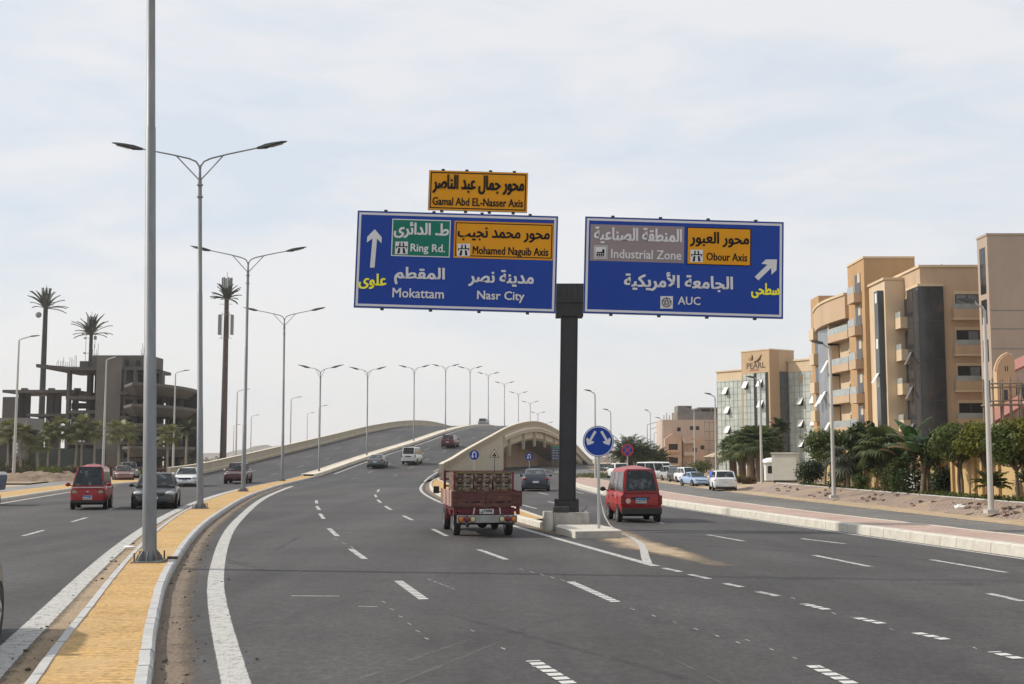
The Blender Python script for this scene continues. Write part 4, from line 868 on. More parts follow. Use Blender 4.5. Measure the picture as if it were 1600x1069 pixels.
def vehicle(name, label, cat, loc, head, L, W, H, col, st, gh, wb, r, wyc=0, glassm=None, zb=.2, facing='front', feats=None, group=None, tw=.2):
    """st: body stations (y, top z, half-width factor); gh: greenhouse (cowl y, belt z, roof front y, roof rear y, tail y, tail z, top half-width factor, side posts)"""
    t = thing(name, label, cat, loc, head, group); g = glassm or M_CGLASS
    body = MB().loft([body_ring(y, W/2*k, zb + (z2 if len(q) > 3 else 0), zt) for q in st for (y, zt, k, z2) in [tuple(q) + ((0,) if len(q) < 4 else ())]]).build('body', col, t, smooth=38)
    cy, bz, rf, rr, ty, tz, tk, posts = gh
    hb = W/2*.90; ht = W/2*tk; zt = H - .05 - ((feats or {}).get('crown', .035) - .035)
    def ring(y, zlo, zhi, hw, hwt, cr):
        return [Vector(p) for p in ((-hw, y, zlo), (-hw + (hw-hwt)*.93, y, zlo + (zhi-zlo)*.92), (-hwt*.86, y, zhi), (-hwt*.5, y, zhi + cr*.72), (0, y, zhi + cr), (hwt*.5, y, zhi + cr*.72), (hwt*.86, y, zhi), (hw - (hw-hwt)*.93, y, zlo + (zhi-zlo)*.92), (hw, y, zlo))]
    e = .012; lo = bz - .12
    R0 = ring(cy, lo, bz + e, hb, hb*.97, 0); cw = (feats or {}).get('crown', .035); R1 = ring(rf, lo, zt, hb, ht, .0); R2 = ring((rf+rr)/2, lo, H - cw, hb, ht, cw); R3 = ring(rr, lo, zt - .01, hb, ht, .0); R4 = ring(ty, min(lo, tz - .1), tz + e, hb*.97, hb*.93, 0)
    MB().loft([R0, R1, R2, R3, R4]).build('cabin', col, t, smooth=40)
    def pane(nm, q, ins=.06, m=g, par=t, off=.008):
        q = [Vector(p) for p in q]; c = sum(q, Vector()) / len(q)
        qq = []
        for i, p in enumerate(q):
            a, b_ = q[i-1], q[(i+1) % len(q)]; u = (a-p); v = (b_-p); qq.append(p + u.normalized()*min(ins, u.length*.3) + v.normalized()*min(ins, v.length*.3))
        if nm != 'side_window':
            n = (qq[1]-qq[0]).cross(qq[2]-qq[1])
            if n.y * (1 if nm == 'windscreen' else -1) < 0: qq = qq[::-1]
        return MB().panel(qq, off, .02).build(nm, m, par)
    f0 = [(-hb*.93, cy, bz + .01), (hb*.93, cy, bz + .01), (ht*.90, rf, zt - .01), (-ht*.90, rf, zt - .01)]
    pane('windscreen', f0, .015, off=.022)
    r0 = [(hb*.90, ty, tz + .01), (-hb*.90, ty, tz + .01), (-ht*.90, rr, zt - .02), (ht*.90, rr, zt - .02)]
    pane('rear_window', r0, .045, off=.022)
    for s in (-1, 1):
        # side glass lies in the slanting plane between belt and roof edge
        xs = lambda z: s*(hb - (hb-ht)*.93 * max(0, min(1, (z-lo)/((zt-lo)*.92))))
        zb_, zt_ = bz + .03, lo + (zt-lo)*.90
        fb = cy + (rf-cy)*.10; ft = cy + (rf-cy)*.93; rb = ty + (rr-ty)*.12; rt = ty + (rr-ty)*.90
        ys = [0] + [(p) for p in posts] + [1]
        for i in range(len(ys)-1):
            a, b_ = ys[i], ys[i+1]
            yb0, yb1 = fb + (rb-fb)*a - .03, fb + (rb-fb)*b_ + .03; yt0, yt1 = ft + (rt-ft)*a - .03, ft + (rt-ft)*b_ + .03
            q = [(xs(zb_), yb0, zb_), (xs(zt_), yt0, zt_), (xs(zt_), yt1, zt_), (xs(zb_), yb1, zb_)]
            if s > 0: q = q[::-1]
            n = (Vector(q[1])-Vector(q[0])).cross(Vector(q[2])-Vector(q[1]))
            if n.x * s < 0: q = q[::-1]
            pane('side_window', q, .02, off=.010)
        # mirror
        mz = bz + .07; my = cy - .32 if cy < L/2 - .4 else cy - .12
        b = MB(); b.ell((s*(W/2 + .10), my, mz), (.11, .07, .085), 0, 10, 6); b.tube([(s*W/2*.88, my, mz - .06), (s*(W/2 + .03), my, mz - .03)], .025, 6); b.build('mirror', (feats or {}).get('mirror', col), t, smooth=60)
        for wy in (wyc + wb/2, wyc - wb/2):     # flat near-black discs paint the shade of the wheel wells
            MB().lathe([(r*1.17, -.015), (r*1.17, .012), (.01, .012)], 24, 'X', (s*(W/2*.992), wy, r*1.02)).build('wheel_arch', M_WELL, t)
    MB().box(-W/2*.8, W/2*.8, -L/2*.86, L/2*.86, zb - .09, zb + .12).build('underbody', M_WELL, t)
    add_wheels(t, W, wb, r, tw, wyc, -.018)
    return t
def onface(t, name, m, boxes, y, parent=None, d=.03, sgn=1, ch=.012, smooth=None):
    """raised pieces on the front (sgn=+1) or rear (-1) face: (x0, x1, z0, z1[, depth])"""
    out_ = []
    for q in boxes:
        b = MB(); x0, x1, z0, z1 = q[:4]; dd = q[4] if len(q) > 4 else d
        b.box(x0, x1, y - .12 if sgn > 0 else y - dd, y + dd if sgn > 0 else y + .12, z0, z1, ch=ch); out_.append(b.build(name, m, parent or t))
    return out_
def lamps(t, name, m, items, smooth=60):
    for c, r_ in items: MB().ell(c, r_, 0, 14, 8).build(name, m, t, smooth=smooth)
def plate(t, y, z, sgn, wd=.38, h=.17, blue=True, txt=None, x=0, d=.04):
    o = MB().box(x-wd/2, x+wd/2, y-.01 if sgn > 0 else y-d, y+d if sgn > 0 else y+.01, z, z+h).build('number_plate', M_PLATE, t)
    f = (y + d + .001) if sgn > 0 else (y - d - .001)
    if blue: MB().box(x-wd/2+.005, x+wd/2-.005, min(f, f+sgn*.003), max(f, f+sgn*.003), z+h*.62, z+h-.005).build('plate_band', M_PBLUE, o)
    if txt:
        M = Matrix.Translation((x, y - d if sgn < 0 else y + d, 0)) @ (Matrix() if sgn < 0 else Matrix.Rotation(math.pi, 4, 'Z'))
        lettering(txt, -wd*.42, wd*.42, z+h*.08, z+h*(.56 if blue else .9), .003, M_SBLACK, o, M, True, .03)
def face_y(px, py, z=0): return P(px, py, z)
def head_of(f, y, rev=False):
    d = f(y+2) - f(y-2); a = -math.atan2(d, 4); return a + (math.pi if rev else 0)
def sedan_st(L, W, hood=.78, tail=.95, belt=.92, cowl=.75, tb=-1.5):
    h = L/2
    return [(-h, tail-.32, .62, .22), (-h+.05, tail-.14, .80, .10), (-h+.16, tail-.02, .90, .04), (-h+.45, tail, .97), (tb, tail, 1), (tb+.4, belt, 1), (0, belt-.01, 1), (cowl, belt, 1), (cowl+.18, belt-.03, .99), (h-.75, hood+.03, .965), (h-.35, hood-.06, .90), (h-.12, hood-.18, .79, .03), (h, hood-.33, .60, .12)]
def back(p, a, L): return p + Vector((-math.sin(R(a))*L/2, math.cos(R(a))*L/2, 0))
# --- dark grey saloon, oncoming
px, Yd = P(239, 796), None
def oncoming_sedan(label, loc, head, col, L=4.55, W=1.78, H=1.46, dark=True):
    t = vehicle('saloon_car', label, 'car', loc, head, L, W, H, col, sedan_st(L, W), (1.02, .93, .32, -.85, -1.62, .98, .72, [.5]), 2.68, .315, -.0)
    h = L/2
    lamps(t, 'headlight', M_HEAD, [((s*.66, h-.30, .67), (.20, .22, .10)) for s in (-1, 1)])
    onface(t, 'grille', M_BLK, [(-.46, .46, .57, .69, .01)], h-.08)
    onface(t, 'bumper_intake', M_BLK, [(-.52, .52, .27, .42, .02)], h-.10)
    onface(t, 'fog_recess', M_BLK, [(-.80, -.60, .32, .46, -.14), (.60, .80, .32, .46, -.14)], h-.08)
    plate(t, h-.02, .44, 1, .38, .13)
    lamps(t, 'tail_light', M_TAIL, [((s*.56, -h+.08, .80), (.16, .10, .07)) for s in (-1, 1)])
    return t
p = P(239, 796); oncoming_sedan('dark charcoal saloon driving towards the camera beside the red minivan', back(p, 13, 4.55), math.pi + R(13), paint('charcoal_paint', (.030, .032, .034)), 4.6, 1.88, 1.54)
p = P(288, 761); t = oncoming_sedan('white saloon driving towards the camera behind the charcoal one', back(p, 9, 4.6), math.pi + R(9), paint('white_paint', (.66, .67, .68)), 4.6, 1.82, 1.45)
onface(t, 'grille', M_BLK, [(-.42, .42, .44, .68, .03)], 2.3-.10)
p = P(-20, 962); p.x = -8.0; t = oncoming_sedan('dark car just entering at the edge of the photo beside the yellow median', Vector((-6.86, 13.3, 0)), math.pi + R(14), paint('black_paint', (.03, .03, .032)))
# --- red minivans
def minivan(label, loc, head, col):
    L, W, H = 3.25, 1.45, 1.93; h = L/2
    st = [(-h, .92, .88, .12), (-h+.04, .98, .96, .04), (-h+.25, 1.0, .995), (0, 1.0, 1), (h-.35, 1.0, 1), (h-.12, .97, .975), (h-.02, .88, .93, .05), (h+.03, .70, .86, .10)]
    t = vehicle('minivan', label, 'van', loc, head, L, W, H, col, st, (h-.08, 1.0, h-.62, -h+.28, -h+.02, 1.02, .715, [.30, .62]), 1.84, .28, -.05, tw=.17, zb=.30, feats={'crown': .10, 'mirror': M_BLK if head < 1 else col})
    onface(t, 'front_bumper', M_BLK, [(-.67, .67, .30, .40, .06)], h)
    onface(t, 'rear_bumper', M_BLK, [(-.69, .69, .30, .50, .07)], -h, sgn=-1)
    lamps(t, 'headlight', flat('amber_headlamp', (.30, .22, .14), .2), [((s*.52, h+.0, .74), (.12, .05, .085)) for s in (-1, 1)])
    onface(t, 'headlight_surround', M_BLK, [(-.66, -.38, .64, .84, .012), (.38, .66, .64, .84, .012)], h+.0)
    MB().box(-.66, .66, h-.02, h+.022, .925, .965).build('front_trim', M_CHROME, t)
    MB().ell((0, h+.035, .76), (.05, .01, .03)).build('badge', M_CHROME, t)
    plate(t, h+.03, .44, 1, .36, .17, True, '٤٣٨ ن ط')
    for s in (-1, 1):
        MB().box(s*W/2-.012, s*W/2+.012, -h*.8, h*.8, .60, .63).build('side_trim', col, t)
        MB().box(s*.66-.05, s*.66+.05, -h-.02, -h+.1, .62, .92, ch=.01).build('tail_light', M_TAIL, t)
    MB().box(-.36, .26, -h-.03, -h+.05, .80, .87, ch=.01).build('handle_trim', M_BLK, t)
    plate(t, -h-.02, .66, -1, .36, .17, True, '٧٦٢ ط ع', -.02)
    b = MB(); b.box(-.62, .62, -h-.012, -h+.05, .565, .578); b.box(-.62, .62, -h-.012, -h+.05, 1.0, 1.012)
    for s in (-1, 1): b.box(s*.60-.006, s*.60+.006, -h-.012, -h+.05, .578, 1.0)
    b.build('tailgate_seam', M_WELL, t)
    for s in (-1, 1):
        b = MB()
        for yy in (.72, -.15, -.95): b.box(s*W/2*.99-.008, s*W/2*.99+.008, yy-.007, yy+.007, .5, .98)
        b.box(s*W/2-.012, s*W/2+.012, .0, .16, .86, .89); b.build('door_seams', M_WELL, t)
    MB().lathe([(.085, 0), (.085, .012), (.03, .018)], 18, 'Y', (-.46, -h-.03, .73)).build('fuel_cap_sticker', mat('faded_sticker', (.62, .40, .36), .6), t)
    return t
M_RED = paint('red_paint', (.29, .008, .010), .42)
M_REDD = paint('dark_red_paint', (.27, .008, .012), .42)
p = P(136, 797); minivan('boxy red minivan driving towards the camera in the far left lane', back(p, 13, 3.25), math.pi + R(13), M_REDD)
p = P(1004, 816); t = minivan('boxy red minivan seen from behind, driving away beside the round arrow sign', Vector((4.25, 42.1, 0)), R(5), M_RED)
# --- dark red pickup, oncoming
def pickup(label, loc, head, col):
    L, W, H = 5.25, 1.87, 1.80; h = L/2
    st = [(-h, 1.0, .90, .1), (-h+.06, 1.08, .97), (-1.0, 1.10, 1), (-.2, 1.10, 1), (.85, 1.10, 1), (1.05, 1.08, .99), (h-.6, 1.02, .98), (h-.2, .96, .93), (h-.04, .84, .84, .08), (h, .62, .70, .14)]
    t = vehicle('pickup_truck', label, 'pickup', loc, head, L, W, H, col, st, (1.0, 1.10, .35, -1.0, -1.18, 1.10, .74, [.5]), 3.1, .39, -.02, zb=.36, tw=.25, feats={'mirror': M_CHROME})
    MB().box(-.80, .80, -h+.12, -1.25, 1.085, 1.125).build('load_bed', M_BLK, t)
    onface(t, 'grille', M_CHROME, [(-.52, .52, .78, .93, .03)], h-.07); onface(t, 'grille_slots', M_BLK, [(-.42, .42, .87, .905, .05), (-.34, .34, .80, .845, .05)], h-.07)
    onface(t, 'bumper', M_BLK, [(-.86, .86, .42, .72, .04)], h-.10)
    onface(t, 'fog_lamp', M_HEAD, [(-.72, -.58, .60, .69, .06), (.58, .72, .60, .69, .06)], h-.10)
    lamps(t, 'headlight', M_HEAD, [((s*.70, h-.22, .86), (.15, .18, .08)) for s in (-1, 1)])
    plate(t, h-.06, .46, 1, .36, .13, False); return t
p = P(366, 757); pickup('dark red pickup truck with chrome grille driving towards the camera before the ramp wall', back(p, 6, 5.2), math.pi + R(6), paint('maroon_paint', (.085, .018, .022), .3))
# --- cars climbing the flyover
def on_ramp(px, d):     # stands on the flyover surface at depth d below pixel column px
    return Vector(((px-800)/F*d*math.cos(PITCH)*1.004, d, ZR(d) + .012))
def rear_car(name, label, cat, loc, head, col, L, W, H, suv=False, lampm=None, group=None, tail_bar=True, gcol=None, pl=True):
    h = L/2
    if suv: st = [(-h, .95, .80, .14), (-h+.06, 1.02, .93, .05), (-h+.25, 1.05, .985), (-1.0, 1.02, 1), (.0, 1.0, 1), (.9, 1.0, 1), (1.08, .98, .99), (h-.7, .92, .97), (h-.25, .84, .90), (h, .55, .66, .14)]; gh = (1.0, 1.0, .35, -h+.62, -h+.12, 1.05, .76, [.36, .7])
    else: st = sedan_st(L, W, tail=1.0, tb=-1.35); gh = (1.02, .93, .32, -.80, -1.72, 1.01, .72, [.5])
    t = vehicle(name, label, cat, loc, head, L, W, H, col, st, gh, 2.68, .33 if suv else .315, 0, gcol, zb=.22, group=group)
    z = .86 if suv else .82
    lamps(t, 'tail_light', lampm or M_TAIL, [((s*W*.385, -h+.13, z), (.19, .13, .07)) for s in (-1, 1)])
    onface(t, 'rear_bumper', M_BLK, [(-W*.40, W*.40, .22, .40, .02)], -h+.03, sgn=-1)
    if pl: plate(t, -h+.02, .55 if not suv else .62, -1, .40, .13, False)
    lamps(t, 'headlight', M_HEAD, [((s*W*.37, h-.25, .68 if not suv else .78), (.18, .2, .08)) for s in (-1, 1)])
    onface(t, 'grille', M_BLK, [(-.42, .42, .48, .64, .0)], h-.08); onface(t, 'bumper_intake', M_BLK, [(-.5, .5, .26, .38, .02)], h-.1)
    return t
rh = lambda d: head_of(MR, d)
rear_car('saloon_car', 'dark silver fastback saloon driving away along the flyover median', 'car', on_ramp(591, 132), rh(130) + R(2), paint('slate_paint', (.14, .155, .17)), 4.7, 1.86, 1.45)
def panelvan(label, loc, head, col):
    L, W, H = 4.5, 1.70, 1.98; h = L/2
    st = [(-h, 1.0, .90, .1), (-h+.05, 1.06, .97, .03), (-h+.3, 1.08, 1), (0, 1.08, 1), (h-.9, 1.08, 1), (h-.6, 1.04, .99), (h-.2, .90, .94), (h, .62, .80, .12)]
    t = vehicle('white_van', label, 'van', loc, head, L, W, H, col, st, (h-.75, 1.08, h-1.35, -h+.30, -h+.03, 1.10, .82, [.28, .62]), 2.5, .31, 0, tw=.18, zb=.26)
    for s in (-1, 1): MB().box(s*W*.46-.06, s*W*.46+.06, -h-.02, -h+.1, .75, 1.05, ch=.01).build('tail_light', M_TAIL, t)
    MB().box(-.34, .34, -h-.03, -h+.05, .82, .93, ch=.01).build('plate_recess', M_BLK, t)
    onface(t, 'rear_bumper', M_BLK, [(-.74, .74, .26, .36, .03)], -h, sgn=-1)
    lamps(t, 'headlight', M_HEAD, [((s*.62, h-.12, .74), (.16, .12, .11)) for s in (-1, 1)])
    onface(t, 'grille', M_BLK, [(-.40, .40, .60, .72, .0)], h-.04)
    b = MB()
    for y in (-1.4, -.4, .6): b.box(-.7, .7, y-.02, y+.02, H+.03, H+.06)
    b.build('roof_rack', M_BLK, t)
    return t
M_WHITE2 = paint('white_van_paint', (.62, .62, .61))
panelvan('white van with roof rack driving away up the middle of the ramp', on_ramp(645, 137), rh(139) - R(2), M_WHITE2)
rear_car('sport_utility_car', 'dark maroon sport utility car driving away up the ramp', 'car', on_ramp(704, 163), rh(163) + R(2), paint('plum_paint', (.09, .02, .03)), 4.6, 1.85, 1.72, True)
rear_car('sport_utility_car', 'small grey car disappearing over the crest of the flyover', 'car', on_ramp(756, 247), rh(247), paint('grey_paint', (.20, .205, .21)), 4.5, 1.85, 1.70, True, pl=False)
p = P(838, 768); t = rear_car('saloon_car', 'dark navy saloon driving away towards the underpass', 'car', p + Vector((0, 2.2, 0)), R(-1), paint('navy_paint', (.028, .036, .055)), 4.66, 1.82, 1.47)
MB().lathe([(.07, 0), (.07, .012), (.05, .016)], 18, 'Y', (0, -2.33+.10, .86)).build('badge', M_CHROME, t)
# --- red drop-side truck
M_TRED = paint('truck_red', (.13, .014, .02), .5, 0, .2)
M_WOOD = mat('painted_boards', (.095, .032, .026), .75, var=.22, scale=2, stretch=(1, 1, 6), dirt_or_glint=(.19, .105, .07), dscale=1.6, dmin=.5, dmax=.72)
M_ZINC = mat('zinc_bumper', (.30, .30, .29), .55, .3, var=.2, scale=4, dirt_or_glint=(.15, .12, .1), dscale=2)
TRH = 8.5; TR = thing('flatbed_truck', 'small red drop-side truck with wooden tailboard driving away with a load of crates', 'truck', Vector((-1.06, 35.6, 0)), R(TRH))
W, L, h = 2.04, 4.9, 2.45
st = [(.55, 1.05, .80), (.62, 1.08, .82), (1.2, 1.08, .83), (1.5, 1.05, .83), (h-.35, .98, .80), (h-.08, .86, .74), (h, .62, .66, .1)]
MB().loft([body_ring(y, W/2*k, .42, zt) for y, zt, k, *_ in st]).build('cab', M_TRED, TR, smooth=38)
hb, ht = .80, .66
rr = lambda y, zt_, k: [Vector(q) for q in ((-hb, y, .98), (-ht-.02, y, zt_-.08), (-ht*.88, y, zt_), (0, y, zt_+.03), (ht*.88, y, zt_), (ht+.02, y, zt_-.08), (hb, y, .98))]
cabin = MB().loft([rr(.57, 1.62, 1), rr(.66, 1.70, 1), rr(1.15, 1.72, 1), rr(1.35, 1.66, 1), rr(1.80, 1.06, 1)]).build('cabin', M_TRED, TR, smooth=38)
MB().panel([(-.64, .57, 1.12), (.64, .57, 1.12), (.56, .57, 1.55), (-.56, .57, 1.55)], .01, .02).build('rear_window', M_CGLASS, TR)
for s in (-1, 1):
    q = [(s*.79, .80, 1.08), (s*.70, .78, 1.56), (s*.69, 1.32, 1.56), (s*.785, 1.62, 1.08)]
    n = (Vector(q[1])-Vector(q[0])).cross(Vector(q[2])-Vector(q[1]))
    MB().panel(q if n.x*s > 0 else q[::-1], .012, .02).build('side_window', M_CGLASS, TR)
    b = MB(); b.box(s*1.20-.10, s*1.20+.10, 1.40, 1.48, 1.10, 1.32, ch=.02); b.tube([(s*.8, 1.4, 1.12), (s*1.2, 1.45, 1.15)], .02, 6); b.build('mirror', M_BLK, TR)
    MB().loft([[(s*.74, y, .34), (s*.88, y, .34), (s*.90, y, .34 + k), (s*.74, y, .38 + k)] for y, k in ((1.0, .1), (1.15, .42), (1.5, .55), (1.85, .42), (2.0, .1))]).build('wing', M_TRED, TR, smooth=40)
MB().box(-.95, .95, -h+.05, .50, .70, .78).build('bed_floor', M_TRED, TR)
MB().box(-.86, .86, -h+.06, -h+.10, .60, .82).build('rear_apron', paint('apron_red', (.085, .010, .017), .5, 0, .1), TR)
tb = MB(); tb.box(-1.08, 1.08, -h-.02, -h+.04, .85, 1.27)
for x in (-1.0, -.86, 0, .86, 1.0): tb.box(x-.018, x+.018, -h-.045, -h-.02, .84, 1.28)
for z in (.86, 1.0, 1.26): tb.box(-1.08, 1.08, -h-.034, -h-.02, z-.012, z+.012)
tbo = tb.build('tailboard', M_WOOD, TR)
for x0, x1 in ((-.68, -.60), (-.44, -.22), (-.08, -.03), (.09, .14), (.30, .52), (.66, .74)): MB().box(x0, x1, -h-.026, -h-.019, .95, .99).build('slot', M_WELL, tbo)
for s in (-1, 1):
    b = MB(); b.box(s*1.08-.03, s*1.08+.03, -h+.045, .52, .85, 1.27)
    for y in (-2.0, -1.0, 0, .48): b.box(s*1.12-.015, s*1.12+.015, y-.03, y+.03, .84, 1.28)
    b.build('sideboard', mat('sunlit_side_boards', (.36, .24, .20), .7, var=.2, scale=3, dirt_or_glint=(.25, .10, .08), dscale=1.5) if s < 0 else M_WOOD, TR)  # left boards coloured paler to carry the sun on that side
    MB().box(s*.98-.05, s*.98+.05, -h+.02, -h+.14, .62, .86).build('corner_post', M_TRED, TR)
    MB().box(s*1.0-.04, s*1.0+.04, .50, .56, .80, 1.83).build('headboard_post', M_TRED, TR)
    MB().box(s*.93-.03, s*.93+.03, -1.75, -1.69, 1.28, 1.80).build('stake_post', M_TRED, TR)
    b = MB(); b.tube([(s*.42, -h-.02, .64), (s*.39, -h-.05, .81)], .02, 6); b.build('hinge_strap', M_PLATE, TR)
b = MB()
for z in (1.35, 1.55, 1.78): b.box(-.96, .96, .51, .55, z-.025, z+.025)
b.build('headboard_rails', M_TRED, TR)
MB().box(-.93, .93, -h-.10, -h-.02, .40, .61, ch=.015).build('rear_bumper', M_ZINC, TR)
for s in (-1, 1):
    for k, m in enumerate((M_ORANGE, M_TAIL, M_CREAML)):
        if s > 0 and k == 1: m = M_TAIL
        x = s*(.82 - k*.185); o = MB().lathe([(.088, .0), (.088, -.03), (.07, -.035)], 18, 'Y', (x, -h-.10, .505)).build('lamp_ring', M_BLK, TR)
        MB().lathe([(.070, -.034), (.068, -.05), (.03, -.06)], 18, 'Y', (x, -h-.10, .505)).build('tail_lamp', m, o, smooth=50)
plate(TR, -h+.055, .645, -1, .44, .13, False, '٤١٩٥٢ ا ى', .0, .03)
b = MB(); b.box(-.42, -.34, -h+.2, 1.9, .40, .56); b.box(.34, .42, -h+.2, 1.9, .40, .56); b.tube([(-.75, -1.42, .36), (.75, -1.42, .36)], .07, 8); b.ell((0, -1.42, .36), (.18, .2, .17)); b.tube([(-.55, -h+.35, .30), (-.55, -h+.9, .33)], .05, 8)
b.build('chassis', M_BLK, TR)
tm, rm = wheel_mesh(.34, .21)
for y in (-1.42, 1.50):
    for s in (-1, 1):
        o = link('wheel', tm, TR); o.location = (s*.83, y, .34); link('rim', rm, o)
for s in (-1, 1): MB().box(s*.83-.13, s*.83+.13, -1.86, -1.83, .30, .62).build('mud_flap', M_BLK, TR)
TR.scale = (.9, 1, 1)
# crates: every crate on the bed is a thing
M_CR = [mat('crate_brown', (.10, .052, .034), .8, var=.35, scale=6, dirt_or_glint=(.30, .26, .20), dscale=5, dmin=.5, dmax=.62), mat('crate_green', (.105, .085, .04), .8, var=.35, scale=6, dirt_or_glint=(.30, .27, .21), dscale=5, dmin=.5, dmax=.62), mat('crate_yellow', (.30, .26, .035), .75, var=.35, scale=5, dirt_or_glint=(.11, .075, .045), dscale=5, dmin=.42, dmax=.56), mat('crate_rust', (.16, .062, .034), .8, var=.35, scale=6, dirt_or_glint=(.28, .22, .16), dscale=5, dmin=.5, dmax=.64)]
TM = Matrix.Translation(TR.location) @ Matrix.Rotation(R(TRH), 4, 'Z')
def crate(m, label):
    cw, cd, ch_ = .57, .40, .245
    t = thing('fruit_crate', label, 'crate', group='fruit crates stacked on the truck')
    b = MB(); b.box(-cw/2, cw/2, -cd/2, cd/2, 0, .02)
    for s in (-1, 1):                                   # front and back with slots left open
        y0, y1 = (s*cd/2-.02, s*cd/2) if s > 0 else (s*cd/2, s*cd/2+.02)
        b.box(-cw/2, cw/2, y0, y1, .02, .07); b.box(-cw/2, cw/2, y0, y1, .115, .155); b.box(-cw/2, cw/2, y0, y1, .20, ch_)
        for x0, x1 in ((-cw/2, -.2), (-.07, .07), (.2, cw/2)): b.box(x0, x1, y0+.001, y1-.001, .07, .20)
        b.box(s*cw/2-.02 if s > 0 else s*cw/2, s*cw/2 if s > 0 else s*cw/2+.02, -cd/2+.02, cd/2-.02, .02, ch_)
    b.build('shell', M_CR[0] if m is M_CR[2] else m, t)
    MB().box(-cw/2+.02, cw/2-.02, -cd/2+.02, cd/2-.02, .021, .19).build('fill', M_SEAT, t)
    b = MB()
    for s in (-1, 1): b.box(-cw/2-.012, cw/2+.012, s*cd/2-.015, s*cd/2+.015, ch_-.03, ch_-.004)
    b.build('rim', m, t)
    return t
protos = {}; rown = ['bottom', 'second', 'third', 'top']; coln = ['left', 'middle', 'right']
for dep, y in ((0, -1.45), (1, -.95), (2, -.45), (3, .1)):
    for r_ in range(4):
        for c_ in range(3):
            if dep > 0 and r_ < 3: continue
            k = [3, 0, 1, 2][r_] if (r_ + c_) % 3 else [0, 3, 0, 2][r_]
            tone = ['brown', 'olive', 'yellow', 'rust'][k]
            lab = '%s slotted crate in the rear-facing stack on the truck, %s row, %s column' % (tone, rown[r_], coln[c_]) if dep == 0 else '%s crate on top of the load, %s column, row %d behind the tail' % (tone, coln[c_], dep + 1)
            pz = TM @ Vector(((c_-1)*.545 + random.uniform(-.015, .015), y + random.uniform(-.02, .02), .79 + r_*.25))
            if dep > 0: pz.z -= 0
            if k not in protos: protos[k] = crate(M_CR[k], lab); o = protos[k]; o.location = pz
            else: o = dup(protos[k], pz, None, lab)
            o.rotation_euler = (0, 0, R(TRH) + random.uniform(-.03, .03)); o.scale = (.91, 1, 1)
ld = thing('crate_load', 'dark hidden rows of stacked crates filling the truck bed under the top layer', 'crate load', TR.location, R(TRH))
MB().box(-.80, .80, -1.22, .35, .79, 1.535).build('stack_core', M_CR[0], ld)
# --- parked cars along the service road, far to near
GP = 'cars parked on the sandy roadside'
def parked(kind, px, py, label, col, head, L=4.5, W=1.8, H=1.5, **k):
    p = P(px, py, .06)
    s = k.pop('s', .8); o = rear_car('sport_utility_car' if kind == 'suv' else 'saloon_car', label, 'car', p + Vector((0, 2.0*s, 0)), head, col, L, W, H, kind == 'suv', group=GP, **k); o.scale = (s, s, s); return o
M_SIL = paint('silver_paint', (.42, .43, .44), .3, .3); M_WH = paint('bright_white_paint', (.70, .71, .72)); M_DK = paint('dark_grey_paint', (.06, .062, .066)); M_LB = paint('pale_blue_paint', (.30, .40, .56)); M_PINK = paint('faded_red_paint', (.20, .115, .11), .5, 0, .2)
parked('suv', 1136, 767, 'white crossover with dark tailgate band parked beside the blue barrel', M_WH, R(-4), 4.6, 1.92, 1.64)
parked('sedan', 1090, 760, 'pale blue saloon parked facing the camera beside the red cone', M_LB, math.pi + R(14), 4.4, 1.74, 1.44, s=.74)
parked('suv', 1080, 755, 'white and dark estate car parked behind the pale blue saloon', M_WH, math.pi + R(12), 4.6, 1.8, 1.66)
parked('suv', 1068, 754, 'dark grey car parked third from the blue barrel in the roadside row', M_DK, math.pi + R(12), 4.5, 1.8, 1.66)
parked('suv', 1056, 752, 'silver sport utility car parked beside the white minibus', M_SIL, math.pi + R(14), 4.6, 1.85, 1.76)
parked('sedan', 1222, 742, 'silver car parked behind the pale utility cabinet', M_SIL, R(70))
parked('sedan', 1206, 745, 'dark car parked under the fan palms left of the utility cabinet', M_DK, R(80))
parked('sedan', 944, 737, 'dark hatchback parked beyond the island end near the arch', M_DK, math.pi + R(30))
parked('sedan', 955, 735, 'grey saloon parked beyond the island end near the date palms', M_SIL, math.pi + R(60))
p = P(967, 748, .05); rear_car('sport_utility_car', 'white car half hidden behind the red minivan and the no stopping sign', 'car', p + Vector((0, 1, 0)), R(6), M_WH, 4.5, 1.8, 1.6, True)
def minibus(label, loc, head):
    L, W, H = 5.3, 1.9, 2.25; h = L/2
    st = [(-h, 1.1, .92, .1), (-h+.08, 1.15, .98), (0, 1.15, 1), (h-.9, 1.15, 1), (h-.55, 1.1, .98), (h-.15, .95, .93), (h, .65, .8, .12)]
    t = vehicle('minibus', label, 'minibus', loc, head, L, W, H, M_WH, st, (h-.6, 1.15, h-1.25, -h+.25, -h+.05, 1.16, .84, [.22, .48, .74]), 3.1, .33, 0, zb=.3)
    lamps(t, 'headlight', M_HEAD, [((s*.7, h-.12, .8), (.17, .12, .12)) for s in (-1, 1)])
    for s in (-1, 1): MB().box(s*.9-.05, s*.9+.05, -h-.02, -h+.1, .8, 1.15).build('tail_light', M_TAIL, t)
    return t
p = P(1030, 751, .06); minibus('white minibus parked sideways at the head of the roadside row', p + Vector((0, 1.2, 0)), R(-102)).scale = (.78,)*3
